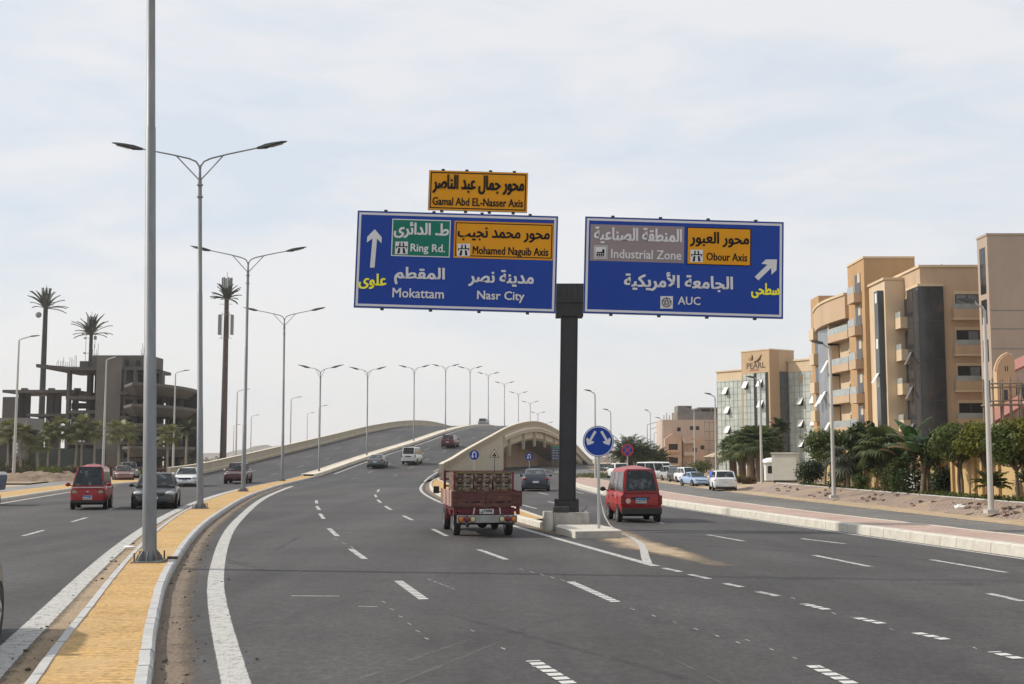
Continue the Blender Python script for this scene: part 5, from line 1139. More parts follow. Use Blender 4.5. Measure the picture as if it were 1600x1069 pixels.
# --- cars on the far left service road
GQ = 'cars waiting on the far left service road'
p = P(181, 752, .03); rear_car('saloon_car', 'faded red saloon on the far left service road behind the red minivan', 'car', p + Vector((0, 2, 0)), math.pi + R(22), M_PINK, 4.3, 1.72, 1.42, group=GQ)
p = P(186, 748, .03); rear_car('sport_utility_car', 'grey sport utility car on the far left service road behind the faded red saloon', 'car', p + Vector((0, 3, 0)), math.pi + R(22), paint('warm_grey_paint', (.22, .215, .21)), 4.5, 1.85, 1.72, True, group=GQ)
# three-wheeled cargo trike whose tail just shows
p = P(-20, 800); tk = thing('cargo_trike', 'blue-grey cargo trike with a tarpaulin box, only its tail corner in view', 'cargo trike', Vector((-24.35, 55.5, 0)), R(12))
M_TARP = mat('blue_tarpaulin', (.07, .09, .13), .8, var=.3, scale=4, bump=.5, bscale=6); M_TARPC = mat('pale_tarpaulin', (.55, .56, .58), .8, var=.2, scale=4)
MB().loft([[(-.6, y, .7), (-.68, y, 1.3), (-.62, y, 1.48), (.62, y, 1.48), (.68, y, 1.3), (.6, y, .7)] for y in (-1.1, -.5, .1, .6)]).build('cargo_box', M_TARP, tk, smooth=30)
MB().loft([[(-.66, y, 1.40), (-.60, y, 1.53), (.60, y, 1.53), (.66, y, 1.40)] for y in (-1.13, -.4, .62)]).build('tarpaulin', M_TARPC, tk, smooth=40)
MB().box(-.62, .62, -1.15, -1.09, .45, .62).build('tail_bar', mat('teal_paint', (.10, .2, .2), .6), tk)
tm, rm = wheel_mesh(.26, .12)
for x, y in ((-.55, -.6), (.55, -.6), (0, 1.3)): o = link('wheel', tm, tk); o.location = (x, y, .26); link('rim', rm, o)
b = MB(); b.tube([(0, 1.3, .3), (0, 1.1, .95), (-.3, 1.0, 1.05)], .03, 6); b.tube([(0, 1.1, .95), (.3, 1.0, 1.05)], .03, 6); b.box(-.2, .2, .65, 1.05, .5, .75); b.build('front_frame', M_BLK, tk)
# cone and barrel
p = P(1103, 758, .06); t = thing('traffic_cone', 'faded red traffic cone between the pale blue saloon and the white crossover', 'cone', p)
MB().box(-.22, .22, -.22, .22, 0, .05).build('foot', M_SRED, t); MB().lathe([(.17, .05), (.04, .72), (.03, .74)], 18).build('cone_body', M_SRED, t, smooth=50)
p = P(1114, 752, .07); t = thing('plastic_barrel', 'bright blue plastic barrel standing left of the white crossover', 'barrel', p); t.scale = (.62, .62, .68)
MB().lathe([(.40, 0), (.44, .1), (.44, .4), (.46, .43), (.44, .46), (.44, .85), (.46, .88), (.44, .91), (.43, 1.25), (.36, 1.32)], 24).build('drum', mat('barrel_blue', (.03, .08, .62), .5), t, smooth=50)
MB().lathe([(.12, 1.321), (.12, 1.36), (.04, 1.37)], 14, c=(.15, 0, 0)).build('bung', M_BLK, t)
# ------------------------------------------------------------------ buildings
def wallmat(name, c, dirt_or_glint=None, var=.06): return mat(name, c, .9, var=var, scale=.5, bump=.12, bscale=12, dirt_or_glint=dirt_or_glint or sc(c, .78), dscale=.35, dmin=.5, dmax=.85, stretch=(1, 1, .35))
M_TAN = wallmat('tan_render', (.455, .33, .22)); M_OCHRE = wallmat('ochre_render', (.405, .255, .13), (.33, .205, .105), .12); M_CREAM = wallmat('cream_render', (.56, .44, .30)); M_GREYP = wallmat('grey_pink_render', (.36, .285, .23))
M_DGLASS = mat('dark_curtain_glass', (.035, .037, .042), .12, var=.35, scale=.4, spec=.5, dirt_or_glint=(.16, .085, .05), dscale=.16, dmin=.55, dmax=.72)
M_BGLASS = mat('blue_grey_glass', (.16, .175, .20), .2, var=.25, scale=.6, spec=.5); M_PGLASS = mat('pale_curtain_glass', (.42, .46, .43), .3, var=.25, scale=.5, spec=.6, dirt_or_glint=(.34, .38, .36), dscale=.2)
M_MULL = flat('mullion_dark', (.035, .035, .036), .5); M_MULLP = flat('mullion_grey', (.16, .17, .165), .5); M_WDARK = glass('window_dark', (.018, .019, .021), .12, .5); M_WGREY = glass('window_grey', (.17, .185, .20), .12, .6)
M_RAIL = mat('balcony_glass', (.30, .33, .33), .12, var=.2, scale=1, spec=.6); M_SHUT = flat('shutter_cream', (.52, .45, .35), .7); M_OPENW = flat('open_pane_white', (.68, .69, .66), .3)
ap = thing('apartment_building', 'tan and ochre apartment building with glass corner bay and balconies behind the hedge trees', 'building', (34, 104, 0))
def W_(px, py, d): v = PD(px, py, d); return v.x - 34, v.y - 104, v.z
X_ = lambda px, d: PD(px, 600, d).x - 34
Zp = lambda py, d: PD(800, py, d).z
def wbox(nm, m, x0, x1, y0, y1, z0, z1, par=ap): return MB().box(x0, x1, y0, y1, z0, z1).build(nm, m, par)
# D: front block with the glass corner
dx0, dx1 = X_(1443, 103), X_(1545, 103); dz = Zp(418, 103)
D = wbox('wall', M_TAN, dx0, dx1 + 6, -1, 9, 0, dz)
MB().box(dx0-.12, dx1+6, -1.12, 9, dz+.002, dz+.22).build('parapet_cap', M_CREAM, D)
bx1 = X_(1482, 102); bz = Zp(446, 102)
bay = MB().box(dx0-.35, bx1, -1.45, 1.6, 0, bz).build('glass_bay', M_DGLASS, ap)
b = MB(); b.box(dx0-.42, bx1+.06, -1.52, 1.62, bz+.001, bz+.22); b.build('bay_cap', M_CREAM, bay)
b = MB()
for x in (dx0-.36, (dx0+bx1)/2-.17, bx1): b.box(x-.03, x+.03, -1.475, -1.451, .0, bz)
for py in (500, 562, 573, 625, 670): z = Zp(py, 102); b.box(dx0-.33, bx1-.03, -1.475, -1.451, z-.03, z+.03); b.box(dx0-.375, dx0-.351, -1.40, 1.55, z-.03, z+.03)
for y in (.05,): b.box(dx0-.375, dx0-.351, y-.03, y+.03, 0, bz)
b.build('mullions', M_MULL, bay)
for i, py in enumerate((461, 517, 573, 631)):                 # balcony windows of the front face
    z1, z0 = Zp(py - 1, 103), Zp(py + 26, 103); x0, x1 = X_(1497, 103), X_(1533, 103)
    o = MB().box(x0-.12, x1+.12, -1.06, -.9, z0-.1, z1+.28).build('window', M_CREAM, ap)
    MB().box(x0, x1, -1.075, -1.058, z0, z1).build('pane', M_WGREY if i == 0 else M_WDARK, o)
    b = MB(); b.box((x0+x1)/2-.04, (x0+x1)/2+.04, -1.10, -1.076, z0, z1)
    for a in ((x0-.02, x0+.05), (x1-.05, x1+.02)): b.box(a[0], a[1], -1.10, -1.076, z0, z1)
    b.box(x0+.05, (x0+x1)/2-.04, -1.10, -1.076, z1-.06, z1); b.box((x0+x1)/2+.04, x1-.05, -1.10, -1.076, z1-.06, z1)
    b.build('frame', M_MULL, o)
    if i >= 1: MB().box(x0+.5*(x1-x0) if i != 2 else x0+.55*(x1-x0), x1-.1, -1.09, -1.0762, z0+.1, z1-.1).build('blind', M_WGREY if i < 3 else M_WDARK, o)
    o = MB().box(x0-.35, x1+.30, -1.62, -1.0, z0-.62, z0+.16).build('balcony', M_TAN, ap); MB().box(x0-.35, x1+.3, -1.60, -1.57, z0+.17, z0+.62).build('balustrade', M_RAIL, o); MB().box(x0-.42, x1+.36, -1.66, -1.0, z0-.78, z0-.622).build('slab', M_CREAM, o)
for i, py in enumerate((497, 548, 602, 660)):                  # small balconies on the side facade, next to the bay
    z = Zp(py, 104.5); o = MB().box(dx0-.95, dx0-.01, 1.7, 3.6, z-.75, z+.25).build('balcony', M_CREAM, ap)
    MB().box(dx0-.95, dx0-.90, 1.7, 3.6, z+.26, z+.75).build('balustrade', M_RAIL, o)
    o = MB().box(dx0-.05, dx0-.005, 1.9, 3.3, z+.3, z+2.0).build('window', M_WDARK, ap); MB().box(dx0-.08, dx0-.052, 2.5, 2.6, z+.3, z+2.0).build('frame', M_MULL, o)
    MB().prism([(dx0-.36, .55, z-.1), (dx0-.36, 1.15, z-.1), (dx0-.92, 1.15, z-1.2), (dx0-.92, .55, z-1.2)], (-.05, 0, -.02)).build('tilted_pane', M_BGLASS, ap) if i % 2 == 1 or i == 2 else None
# C: cream block between the tower and the front block
cx0, cx1, cz = X_(1388, 107), X_(1424, 107), Zp(437, 107)
wbox('wall', M_CREAM, cx0, cx1+2, 3.2, 8.5, 0, cz); MB().box(cx0-.15, cx1+2, 3.08, 8.5, cz+.002, cz+.22).build('parapet_cap', M_CREAM, ap)
o = MB().box(cx0-.55, cx0-.004, 3.6, 4.7, 0, Zp(455, 108)).build('glass_strip', M_DGLASS, ap)
for z in (Zp(459, 108), Zp(530, 108), Zp(590, 108)): MB().box(cx0-.62, cx0-.55, 3.7, 4.2, z-.9, z).build('pale_pane', M_OPENW, o)
MB().prism([(cx0-.56, 3.6, Zp(583, 108)), (cx0-.56, 4.4, Zp(583, 108)), (cx0-1.1, 4.4, Zp(598, 108)), (cx0-1.1, 3.6, Zp(598, 108))], (-.05, 0, -.02)).build('tilted_pane', M_OPENW, o)
# B: ochre tower
tx0, tx1, tz = X_(1355, 112), X_(1419, 112), Zp(404, 112)
wbox('tower', M_OCHRE, tx0, tx1+1, 8, 13.5, 0, tz); MB().box(tx0-.08, tx1+1.0, 7.92, 13.5, tz+.002, tz+.2).build('parapet_cap', M_CREAM, ap)
for k, py in enumerate((462, 513, 565, 618, 668)):             # balconies climbing the tower's side
    z = Zp(py, 114); o = MB().box(tx0-.75, tx0-.004, 9.0, 11.2, z-.75, z+.15).build('balcony', M_TAN, ap); MB().box(tx0-.76, tx0-.71, 9.0, 11.2, z+.16, z+.85).build('balustrade', M_RAIL, o)
    o = MB().box(tx0-.05, tx0-.003, 9.2, 11.0, z+.2, z+2.1).build('window', M_WDARK, ap); MB().box(tx0-.08, tx0-.052, 9.2, 10.0, z+1.2, z+2.1).build('shutter', M_SHUT, o)
# A: curved wing beyond the tower
ys = [13.5 + i*1.5 for i in range(11)]; fx = lambda y: tx0 + .15 - .35*math.sin((y-13.5)/15*math.pi)*2.2 + (y-13.5)*.045
zA = Zp(458, 116)
MB().loft([[(fx(y)+1.0, y, 0), (fx(y)+1.0, y, zA-2.3), (fx(y)+9, y, zA-2.3), (fx(y)+9, y, 0)] for y in ys]).build('wall', M_CREAM, ap)
MB().loft([[(fx(y)-.5, y, zA-2.3), (fx(y)-.5, y, zA), (fx(y)+9, y, zA), (fx(y)+9, y, zA-2.3)] for y in ys]).build('curved_parapet', M_TAN, ap, smooth=30)
MB().loft([[(fx(y)-.62, y, zA+.002), (fx(y)-.62, y, zA+.25), (fx(y)+9, y, zA+.25), (fx(y)+9, y, zA+.002)] for y in ys]).build('parapet_cap', M_CREAM, ap, smooth=30)
for k, py in enumerate((513, 563, 613, 663)):
    z = Zp(py, 118); y0, y1 = 13.8, 19.5
    sl = MB().loft([[(fx(y)-.2, y, z-1.0), (fx(y)-.2, y, z-.25), (fx(y)+.98, y, z-.25), (fx(y)+.98, y, z-1.0)] for y in frange(y0, y1, 1.4)]).build('balcony', M_TAN, ap, smooth=30)
    MB().loft([[(fx(y)-.18, y, z-.24), (fx(y)-.18, y, z+.42), (fx(y)-.12, y, z+.42), (fx(y)-.12, y, z-.24)] for y in frange(y0, y1, 1.4)]).build('balustrade', M_RAIL, sl)
    o = MB().box(fx(16)+.9, fx(16)+.96, 14.9, 16.5, z-.2, z+2.1).build('window', M_WDARK, ap); MB().box(fx(16)+.84, fx(16)+.899, 15.0, 16.4, z+1.0, z+2.05).build('shutter', M_SHUT, o)
    MB().box(fx(19.5)-.1, fx(19.5)+.9, 19.6, 20.0, z-1.2, z+2.3).build('pier', M_CREAM, ap)
g = MB().box(fx(22)+.2, fx(22)+.95, 20.1, 25.5, 0, zA-2.35).build('glass_strip', M_BGLASS, ap)
for k, py in enumerate((570, 618, 622, 668)):
    z = Zp(py, 124); yy = 21 + (k % 3)*1.4; MB().prism([(fx(22)+.18, yy, z+.6), (fx(22)+.18, yy+1.0, z+.6), (fx(22)-.55, yy+1.0, z-.7), (fx(22)-.55, yy, z-.7)], (-.05, 0, -.02)).build('tilted_pane', M_OPENW, g)
wbox('end_tower', M_OCHRE, fx(27)-.1, fx(27)+7, 26.5, 30, 0, Zp(463, 131)); 
for py in (515, 555, 600, 645): z = Zp(py, 129); o = MB().box(fx(27)-.75, fx(27)-.11, 26.7, 28.6, z-.9, z+.3).build('balcony', M_CREAM, ap); MB().box(fx(27)-.15, fx(27)-.101, 27, 28.4, z+.35, z+2.0).build('window', M_WDARK, o)
MB().box(dx1+2, dx1+2.5, 2, 2.4, dz+.22, dz+.9).build('roof_tank', M_WGREY, ap); MB().tube([(dx1-3, 1, dz+.2), (dx1-3, 1, dz+.6)], .05, 6).build('roof_pipe', M_MULL, ap)
# slab building at the edge of the photo
sb = thing('slab_building', 'tall grey-pink windowless slab building behind the scaffolded house', 'building', (PD(1551, 600, 95).x, 95, 0))
sz = Zp(368, 95); MB().box(0, 14, 0, 2.1, 0, sz).build('wall', M_GREYP, sb); MB().box(5.5, 14, 2.101, 12, 0, sz).build('wall', M_GREYP, sb); MB().box(-.06, 14, -.06, 2.1, sz+.002, sz+.18).build('parapet_cap', M_GREYP, sb)
b = MB()
for py in (485, 514, 545, 590): b.box(.05, 13.9, -.02, -.002, Zp(py, 95)-.03, Zp(py, 95)+.03)
b.build('wall_joints', M_MULLP, sb)
for py, h_ in ((395, 3.6), (475, 1.8), (537, 1.6), (600, 1.6)): z = Zp(py, 97); MB().box(-.03, -.003, .5, 1.6, z-h_, z+.2).build('window', M_WDARK, sb)
# low house with curved gable, roof tiles, bamboo scaffold
M_PEACH = wallmat('peach_render', (.50, .335, .20)); M_TILE = mat('red_roof_tiles', (.30, .125, .10), .85, var=.25, scale=5, stretch=(1, 4, 1), bump=.5, bscale=8); M_STUCCO = wallmat('pink_stucco', (.46, .36, .32))
dv = 66; vx = lambda px: PD(px, 600, dv).x; vz = lambda py: PD(800, py, dv).z
vl = thing('gabled_house', 'peach house with a curved gable and red tiled roofs behind the right hand trees', 'house', (vx(1572), dv, 0)); ox = vl.location.x
gp = [(1558, 700), (1558, 580), (1560, 571), (1564, 563), (1570, 557), (1577, 554), (1583, 556), (1584, 565), (1587, 566), (1587, 700)]
MB().prism([(vx(a)-ox, 0, vz(b_)) for a, b_ in gp], (0, .5, 0)).build('gable_wall', M_PEACH, vl)
MB().tube([(vx(a)-ox, .15, vz(b_)+.04) for a, b_ in gp[1:9]], .10, 6).build('gable_coping', M_PEACH, vl)
for px in (1571, 1574.5): MB().box(vx(px)-ox, vx(px+1.2)-ox, -.02, -.002, vz(580), vz(572)).build('slit_window', M_WDARK, vl)
MB().box(vx(1568)-ox, vx(1574)-ox, -.02, -.002, vz(634), vz(609)).build('window', M_WDARK, vl)
MB().box(vx(1588)-ox+.1, vx(1588)-ox+6, .6, 1.0, 0, vz(582)).build('wall', M_STUCCO, vl)
MB().prism([(vx(1578)-ox, .8, vz(585)), (vx(1640)-ox, .8, vz(556)), (vx(1640)-ox, .8, vz(560)), (vx(1578)-ox, .8, vz(589))], (1.7, 4, .9)).build('roof', M_TILE, vl)
MB().box(vx(1592)-ox, vx(1625)-ox, 0.57, .599, vz(622), vz(600)).build('window', M_WDARK, vl)
MB().prism([(vx(1515)-ox, -3, vz(662)), (vx(1562)-ox, -3, vz(636)), (vx(1562)-ox, -3, vz(640)), (vx(1515)-ox, -3, vz(668))], (1.2, 3, .8)).build('roof', M_TILE, vl)
MB().prism([(vx(1562)-ox, -4, vz(662)), (vx(1620)-ox, -4, vz(633)), (vx(1620)-ox, -4, vz(638)), (vx(1562)-ox, -4, vz(667))], (1.7, 4, .9)).build('roof', M_TILE, vl)
MB().box(vx(1520)-ox, vx(1640)-ox, -2.6, .0, 0, vz(668)).build('wall', M_PEACH, vl); MB().box(vx(1562)-ox, vx(1580)-ox, -3.4, -2.6, 0, vz(631)).build('wall', M_GREYP, vl)
sf = thing('scaffold', 'rough pole scaffold standing in front of the peach gabled house', 'scaffold', (vx(1572), dv - 5, .5)); k = (dv-5)/dv
b = MB(); sx = lambda px: PD(px, 600, dv-5).x - sf.location.x; zz = lambda py: PD(800, py, dv-5).z - .5
for px in (1550, 1565, 1577, 1594, 1606):
    b.tube([(sx(px), 0, 0), (sx(px+.8), 0, zz(585 + (px % 7)*2))], .05, 6); b.tube([(sx(px+3), 1.4, 0), (sx(px+3), 1.4, zz(590))], .045, 6)
for py in (600, 606, 627, 634): b.tube([(sx(1543), -.06, zz(py)), (sx(1612), -.06, zz(py-2))], .042, 6)
b.build('poles', mat('bamboo_poles', (.22, .17, .12), .8, var=.25, scale=4), sf); MB().box(sx(1548), sx(1610), -.1, 1.4, zz(634)+.05, zz(634)+.1).build('deck', mat('scaffold_boards', (.25, .18, .12), .9, var=.2), sf)
# boundary wall behind the trees
WL = lambda y: PT(y) + 1.1
M_WALL = wallmat('boundary_wall_render', (.50, .35, .165)); bw = thing('boundary_wall', 'sandy yellow garden wall with vertical grooves behind the tree row', 'wall', (0, 0, 0))
b = MB(); b.loft([[(WL(y), y, .4), (WL(y), y, 2.75), (WL(y)+.25, y, 2.75), (WL(y)+.25, y, .4)] for y in frange(30, 70, 2)]); b.build('wall', M_WALL, bw)
b = MB(); y = 31
while y < 69.5:
    if int(y*1.3) % 5 != 0: b.cbox((WL(y)-.06, y, 1.5), (.12, .20, 2.2), 0)
    y += .72 if int(y) % 9 else 2.2
b.build('pilasters', wallmat('pilaster_render', (.45, .30, .14)), bw); MB().loft([[(WL(y)-.14, y, 2.752), (WL(y)-.14, y, 2.88), (WL(y)+.32, y, 2.88), (WL(y)+.32, y, 2.752)] for y in frange(30, 70, 2)]).build('coping', M_CREAM, bw)
# glass hotel
ua = Vector((.558, -.83, 0)); hp = thing('glass_hotel', 'glass fronted hotel with a tan sign tower reading PEARL and many tilted windows', 'hotel', (43.6, 200, 0), math.atan2(-.83, .558))
TT = 20.4
M_HTAN = wallmat('hotel_tan', (.46, .33, .20)); M_HSHADE = wallmat('hotel_tan_shaded', (.38, .25, .145))
MB().box(-6.6, 0, 0, 6, 0, TT).build('sign_tower', M_HTAN, hp); MB().box(-6.7, .08, -.08, 6.0, TT+.002, TT+.2).build('parapet_cap', M_CREAM, hp)
hA, hB = 17.3, 18.5
MB().box(-13.2, -6.602, .4, 8, 0, hA).build('left_wing', M_CREAM, hp); MB().box(-13.4, -6.602, .2, 8, hA+.002, hA+.25).build('parapet_cap', M_CREAM, hp)
MB().box(.3, 7.9, 4.2, 13, 0, hB).build('right_wing', M_CREAM, hp); MB().box(.2, 8.1, 4.0, 13, hB+.002, hB+.28).build('parapet_cap', M_CREAM, hp)
def curtain(x0, x1, y, z1, nx, rows, pan, m=M_PGLASS):
    o = MB().box(x0, x1, y-.12, y-.003, 0, z1).build('curtain_wall', m, hp); b = MB()
    for i in range(nx+1): x = x0 + (x1-x0)*i/nx; b.box(x-.03, x+.03, y-.15, y-.121, 0, z1)
    for z in np.arange(.9, z1, 1.12): b.box(x0+.03, x1-.03, y-.148, y-.121, z-.025, z+.025)
    b.build('mullions', M_MULLP, o)
    for (fx_, z) in pan:
        x = x0 + (x1-x0)*fx_; MB().prism([(x, y-.16, z+1.15), (x+1.0, y-.16, z+1.15), (x+1.0, y-.85, z), (x, y-.85, z)], (0, -.04, .03)).build('tilted_window', M_OPENW, o)
        MB().box(x+.02, x+.98, y-.155, y-.149, z-.2, z+1.1).build('opening', M_WDARK, o)
    return o
zr = lambda Y: Zp(530 + Y/5.63, 204)
curtain(-13.0, -6.9, .4, hA-1.6, 6, 0, [(.30, zr(470)), (.36, zr(645)), (.36, zr(820))])
curtain(-6.2, -3.6, 0, zr(310), 3, 0, [(.12, zr(432))]); curtain(-2.9, -.9, 0, zr(305), 2, 0, [(.2, zr(425)), (.25, zr(607))])
for x0, x1 in ((-3.58, -2.92), (-.88, -.35)): MB().box(x0, x1, -.06, -.004, 0, zr(303)).build('dark_strip', M_WDARK, hp)
o = curtain(.5, 7.7, 4.2, hB-1.9, 6, 0, [(.30, zr(585)), (.70, zr(580)), (.30, zr(775)), (.70, zr(770)), (.30, zr(950))])
for fx_ in (.32, .70): MB().box(.5+6.9*fx_, .5+6.9*fx_+.85, 4.02, 4.048, zr(400), zr(335)).build('louvre', M_HTAN, o)
MB().box(.05, .28, 2.4, 4.0, 0, zr(295)).build('dark_strip', mat('dark_blue_glass', (.07, .08, .085), .15, var=.2, scale=1), hp); MB().box(.003, .04, .1, 2.3, 0, TT-.1).build('side_wall', M_HSHADE, hp)  # darker brown sheet paints the shade on the tower's side
lettering('PEARL', -5.3, -.95, TT-2.98, TT-1.98, .02, mat('sign_bronze', (.10, .055, .03), .6), hp, None, False, .035)
b = MB(); b.tube([(-3.6, -.06, TT-1.85), (-2.9, -.06, TT-1.75), (-2.2, -.06, TT-1.35), (-1.75, -.06, TT-.65)], [.05, .14, .16, .03], 6); b.build('sign_swoosh', MATS['sign_bronze'], hp)
MB().lathe([(.42, -.02), (.40, -.08), (.2, -.14), (.05, -.16)], 18, 'Y', (-4.5, 0, TT-1.15)).build('sign_pearl', mat('sign_pearl_gold', (.34, .24, .11), .6), hp, smooth=50)
MB().tube([(-4.05, -.06, TT-.5), (-3.85, -.06, TT-.9), (-3.9, -.06, TT-1.3), (-4.1, -.06, TT-1.6)], [.03, .09, .10, .03], 6).build('sign_curve', MATS['sign_bronze'], hp)
b = MB()
for k, x in enumerate(np.linspace(-4.6, -2.7, 7)): b.box(x, x+.2, -.03, -.004, TT-3.4, TT-3.15 + .05*(k % 3))
b.build('small_sign_letters', mat('sign_red_small', (.30, .10, .07), .6), hp)
# pink villa block and the grey raw floors above it
df = 228; fx2 = lambda px: PD(px, 600, df).x; fz = lambda py: PD(800, py, df).z
M_VP = wallmat('villa_pink', (.50, .39, .315)); M_VP2 = wallmat('villa_salmon', (.52, .36, .27)); M_RAW = mat('raw_concrete', (.20, .185, .17), .9, var=.15, scale=.8, dirt_or_glint=(.13, .12, .11), dscale=.3)
vb = thing('pink_villa_block', 'pinkish villa block with a gabled corner, balconies and grey unfinished floors on top', 'building', (fx2(1035), df, 0)); o0 = vb.location.x; q = lambda px: fx2(px) - o0
MB().box(q(1035), q(1130), 0, 10, 0, fz(656)).build('wall', M_VP, vb); MB().box(q(1060), q(1132), 2, 10, fz(656)+.002, fz(643)).build('raw_floor', M_RAW, vb); MB().box(q(1062), q(1084), 3, 8, fz(643)+.002, fz(633)).build('roof_hut', M_RAW, vb); MB().box(q(1084.2), q(1099), 3, 7, fz(643)+.002, fz(640)).build('roof_hut', M_RAW, vb)
MB().prism([(q(1036), -1.5, 0), (q(1036), -1.5, fz(686)), (q(1049), -1.5, fz(677)), (q(1062), -1.5, fz(686)), (q(1062), -1.5, 0)], (0, 1.49, 0)).build('gable', M_VP2, vb)
for py in (694, 715): o = MB().box(q(1042), q(1056), -1.52, -1.501, fz(py+9), fz(py)).build('window', M_WDARK, vb); MB().box(q(1041), q(1058), -2.3, -1.5, fz(py+13), fz(py+9.5)).build('balcony', M_PEACH, vb)
MB().box(q(1065), q(1102), -.8, -.004, 0, fz(682)).build('lower_wall', M_VP2, vb)
for px, py in ((1057, 668), (1077, 666), (1086, 666)): MB().box(q(px), q(px+5.5), -.03, -.003, fz(py+6), fz(py)).build('window', M_WDARK, vb)
for px, py in ((1078, 686), (1092, 696), (1080, 700)): MB().box(q(px), q(px+6), -.83, -.803, fz(py+6.5), fz(py)).build('window', M_WDARK, vb)
for py in (687, 706): MB().box(q(1065), q(1082), -2.0, -.8, fz(py+6), fz(py)).build('balcony', M_VP, vb)
b = MB()
for i in range(5): x = q(1037) + i*.55; b.box(x-.08, x+.08, .2, .4, fz(656), fz(656)+.9 + .5*(i % 2))
b.build('finials', M_VP, vb)
sc2 = thing('scaffold', 'thin scaffold climbing the right side of the pink villa block', 'scaffold', (fx2(1098), df-3, 0)); b = MB()
for px in (1096, 1103, 1110, 1118, 1126): b.tube([(fx2(px)-fx2(1098), 0, 0), (fx2(px)-fx2(1098), 0, fz(652))], .07, 5)
for z in np.arange(2, 9.6, 1.7): b.tube([(fx2(1095)-fx2(1098), 0, z), (fx2(1128)-fx2(1098), 0, z)], .06, 5)
b.build('poles', mat('scaffold_grey', (.20, .17, .15), .8), sc2)
rb = thing('unfinished_block', 'grey unfinished concrete block between the pink villa block and the glass hotel', 'building', (fx2(1108), df+14, 0)); kq = (df+14)/df
for i in range(4): z = i*3.1; MB().box(0, 8, 0, 8, z+2.8, z+3.1).build('slab', M_RAW, rb); MB().box(.4, 7.6, 2.5, 7.5, z, z+2.798).build('infill_wall', M_RAW, rb)
for x in (.2, 2.6, 5, 7.5): MB().box(x, x+.35, .1, .45, 0, 12.4).build('column', M_RAW, rb)
# shelters under the hotel, utility cabinet
cabx = P(1231, 753, .5); ub = thing('utility_cabinet', 'pale grey-cream utility cabinet on the sandy bank beside the dark bush', 'cabinet', (cabx.x, cabx.y + .6, .35), R(-22))
M_CAB = mat('cabinet_cream', (.50, .49, .43), .6, var=.06, scale=2, dirt_or_glint=(.38, .36, .3), dscale=.8)
MB().box(-.85, .85, -.6, .6, .25, 2.1, ch=.02).build('body', M_CAB, ub); MB().box(-.93, .93, -.68, .68, 2.102, 2.2, ch=.015).build('lid', M_CAB, ub); MB().box(-.78, .78, -.53, .53, 0, .248).build('plinth', M_MULL, ub)
b = MB(); b.box(-.863, -.851, -.5, .02, .35, 2.0); b.box(-.863, -.851, .05, .52, .35, 2.0); b.build('doors', M_CAB, ub)
b = MB()
for z in (.6, .7, .8, 1.6, 1.7): b.box(-.872, -.864, -.4, -.1, z, z+.04)
b.build('vents', M_MULLP, ub); MB().box(-.885, -.864, .1, .14, 1.1, 1.3).build('handle', M_MULL, ub)
for px, py, lab in ((1136, 741, 'beige pyramid shade canopy beside the fan palms'), (1122, 739, 'smaller beige shade canopy behind the blue barrel')):
    p = P(px, py, .05); t = thing('shade_canopy', lab, 'canopy', p); 
    b = MB()
    for x in (-1.4, 1.4):
        for y in (-1.4, 1.4): b.tube([(x, y, 0), (x, y, 2.3)], .06, 6)
    b.build('frame', M_MULLP, t); MB().loft([[(-1.8, -1.8, 2.25), (1.8, -1.8, 2.25), (1.8, 1.8, 2.25), (-1.8, 1.8, 2.25)], [(-.05, -.05, 3.0), (.05, -.05, 3.0), (.05, .05, 3.0), (-.05, .05, 3.0)]]).build('cover', mat('canopy_cloth', (.42, .34, .24), .9), t)
p = P(1205, 751, .3); t = thing('small_kiosk', 'small white guard kiosk with a curved awning left of the utility cabinet', 'kiosk', p); MB().box(-.5, .5, -.4, .4, 0, 1.5).build('wall', M_OPENW, t); MB().box(-.35, .35, -.43, -.402, .6, 1.2).build('window', M_WDARK, t); MB().lathe([(.8, 1.502), (.72, 1.7), (.4, 1.85), (.05, 1.9)], 16).build('roof', M_OPENW, t, smooth=50)
# far pale town
M_TOWN = mat('far_town', (.42, .40, .37), .9, var=.15, scale=.05); M_TOWN2 = mat('far_town_pink', (.44, .37, .33), .9, var=.1, scale=.05)
for i, (px0, px1, py, dd) in enumerate(((934, 950, 714, 560), (946, 958, 705, 600), (955, 968, 703, 640), (964, 985, 706, 620), (928, 940, 717, 520), (982, 1000, 709, 700), (998, 1014, 708, 660), (1012, 1036, 713, 600))):
    x0, x1 = PD(px0, 700, dd).x, PD(px1, 700, dd).x; z1 = PD(800, py, dd).z
    lab = ['pale low town block just right of the arch foot', 'pale town block behind the round arrow sign post', 'tallest pale town block beyond the underpass', 'pinkish wide town block behind the date palms', 'lowest pale town block at the arch foot', 'pale town block hidden mostly by date palms', 'pale town block right of the date palms', 'wide low town block left of the pink villa block'][i]
    t = thing('town_block', lab, 'building', (x0, dd, 0), 0, 'pale town blocks on the horizon'); MB().box(0, x1-x0, 0, 14, 0, z1).build('wall', M_TOWN if i % 3 else M_TOWN2, t)
    b = MB()
    for z in np.arange(1.2, z1-1.4, 3.0):
        for x in np.arange(.8, x1-x0-1, 2.4): b.box(x, x+1.0, -.05, -.01, z, z+1.3)
    if b.v: b.build('windows', M_MULLP, t)
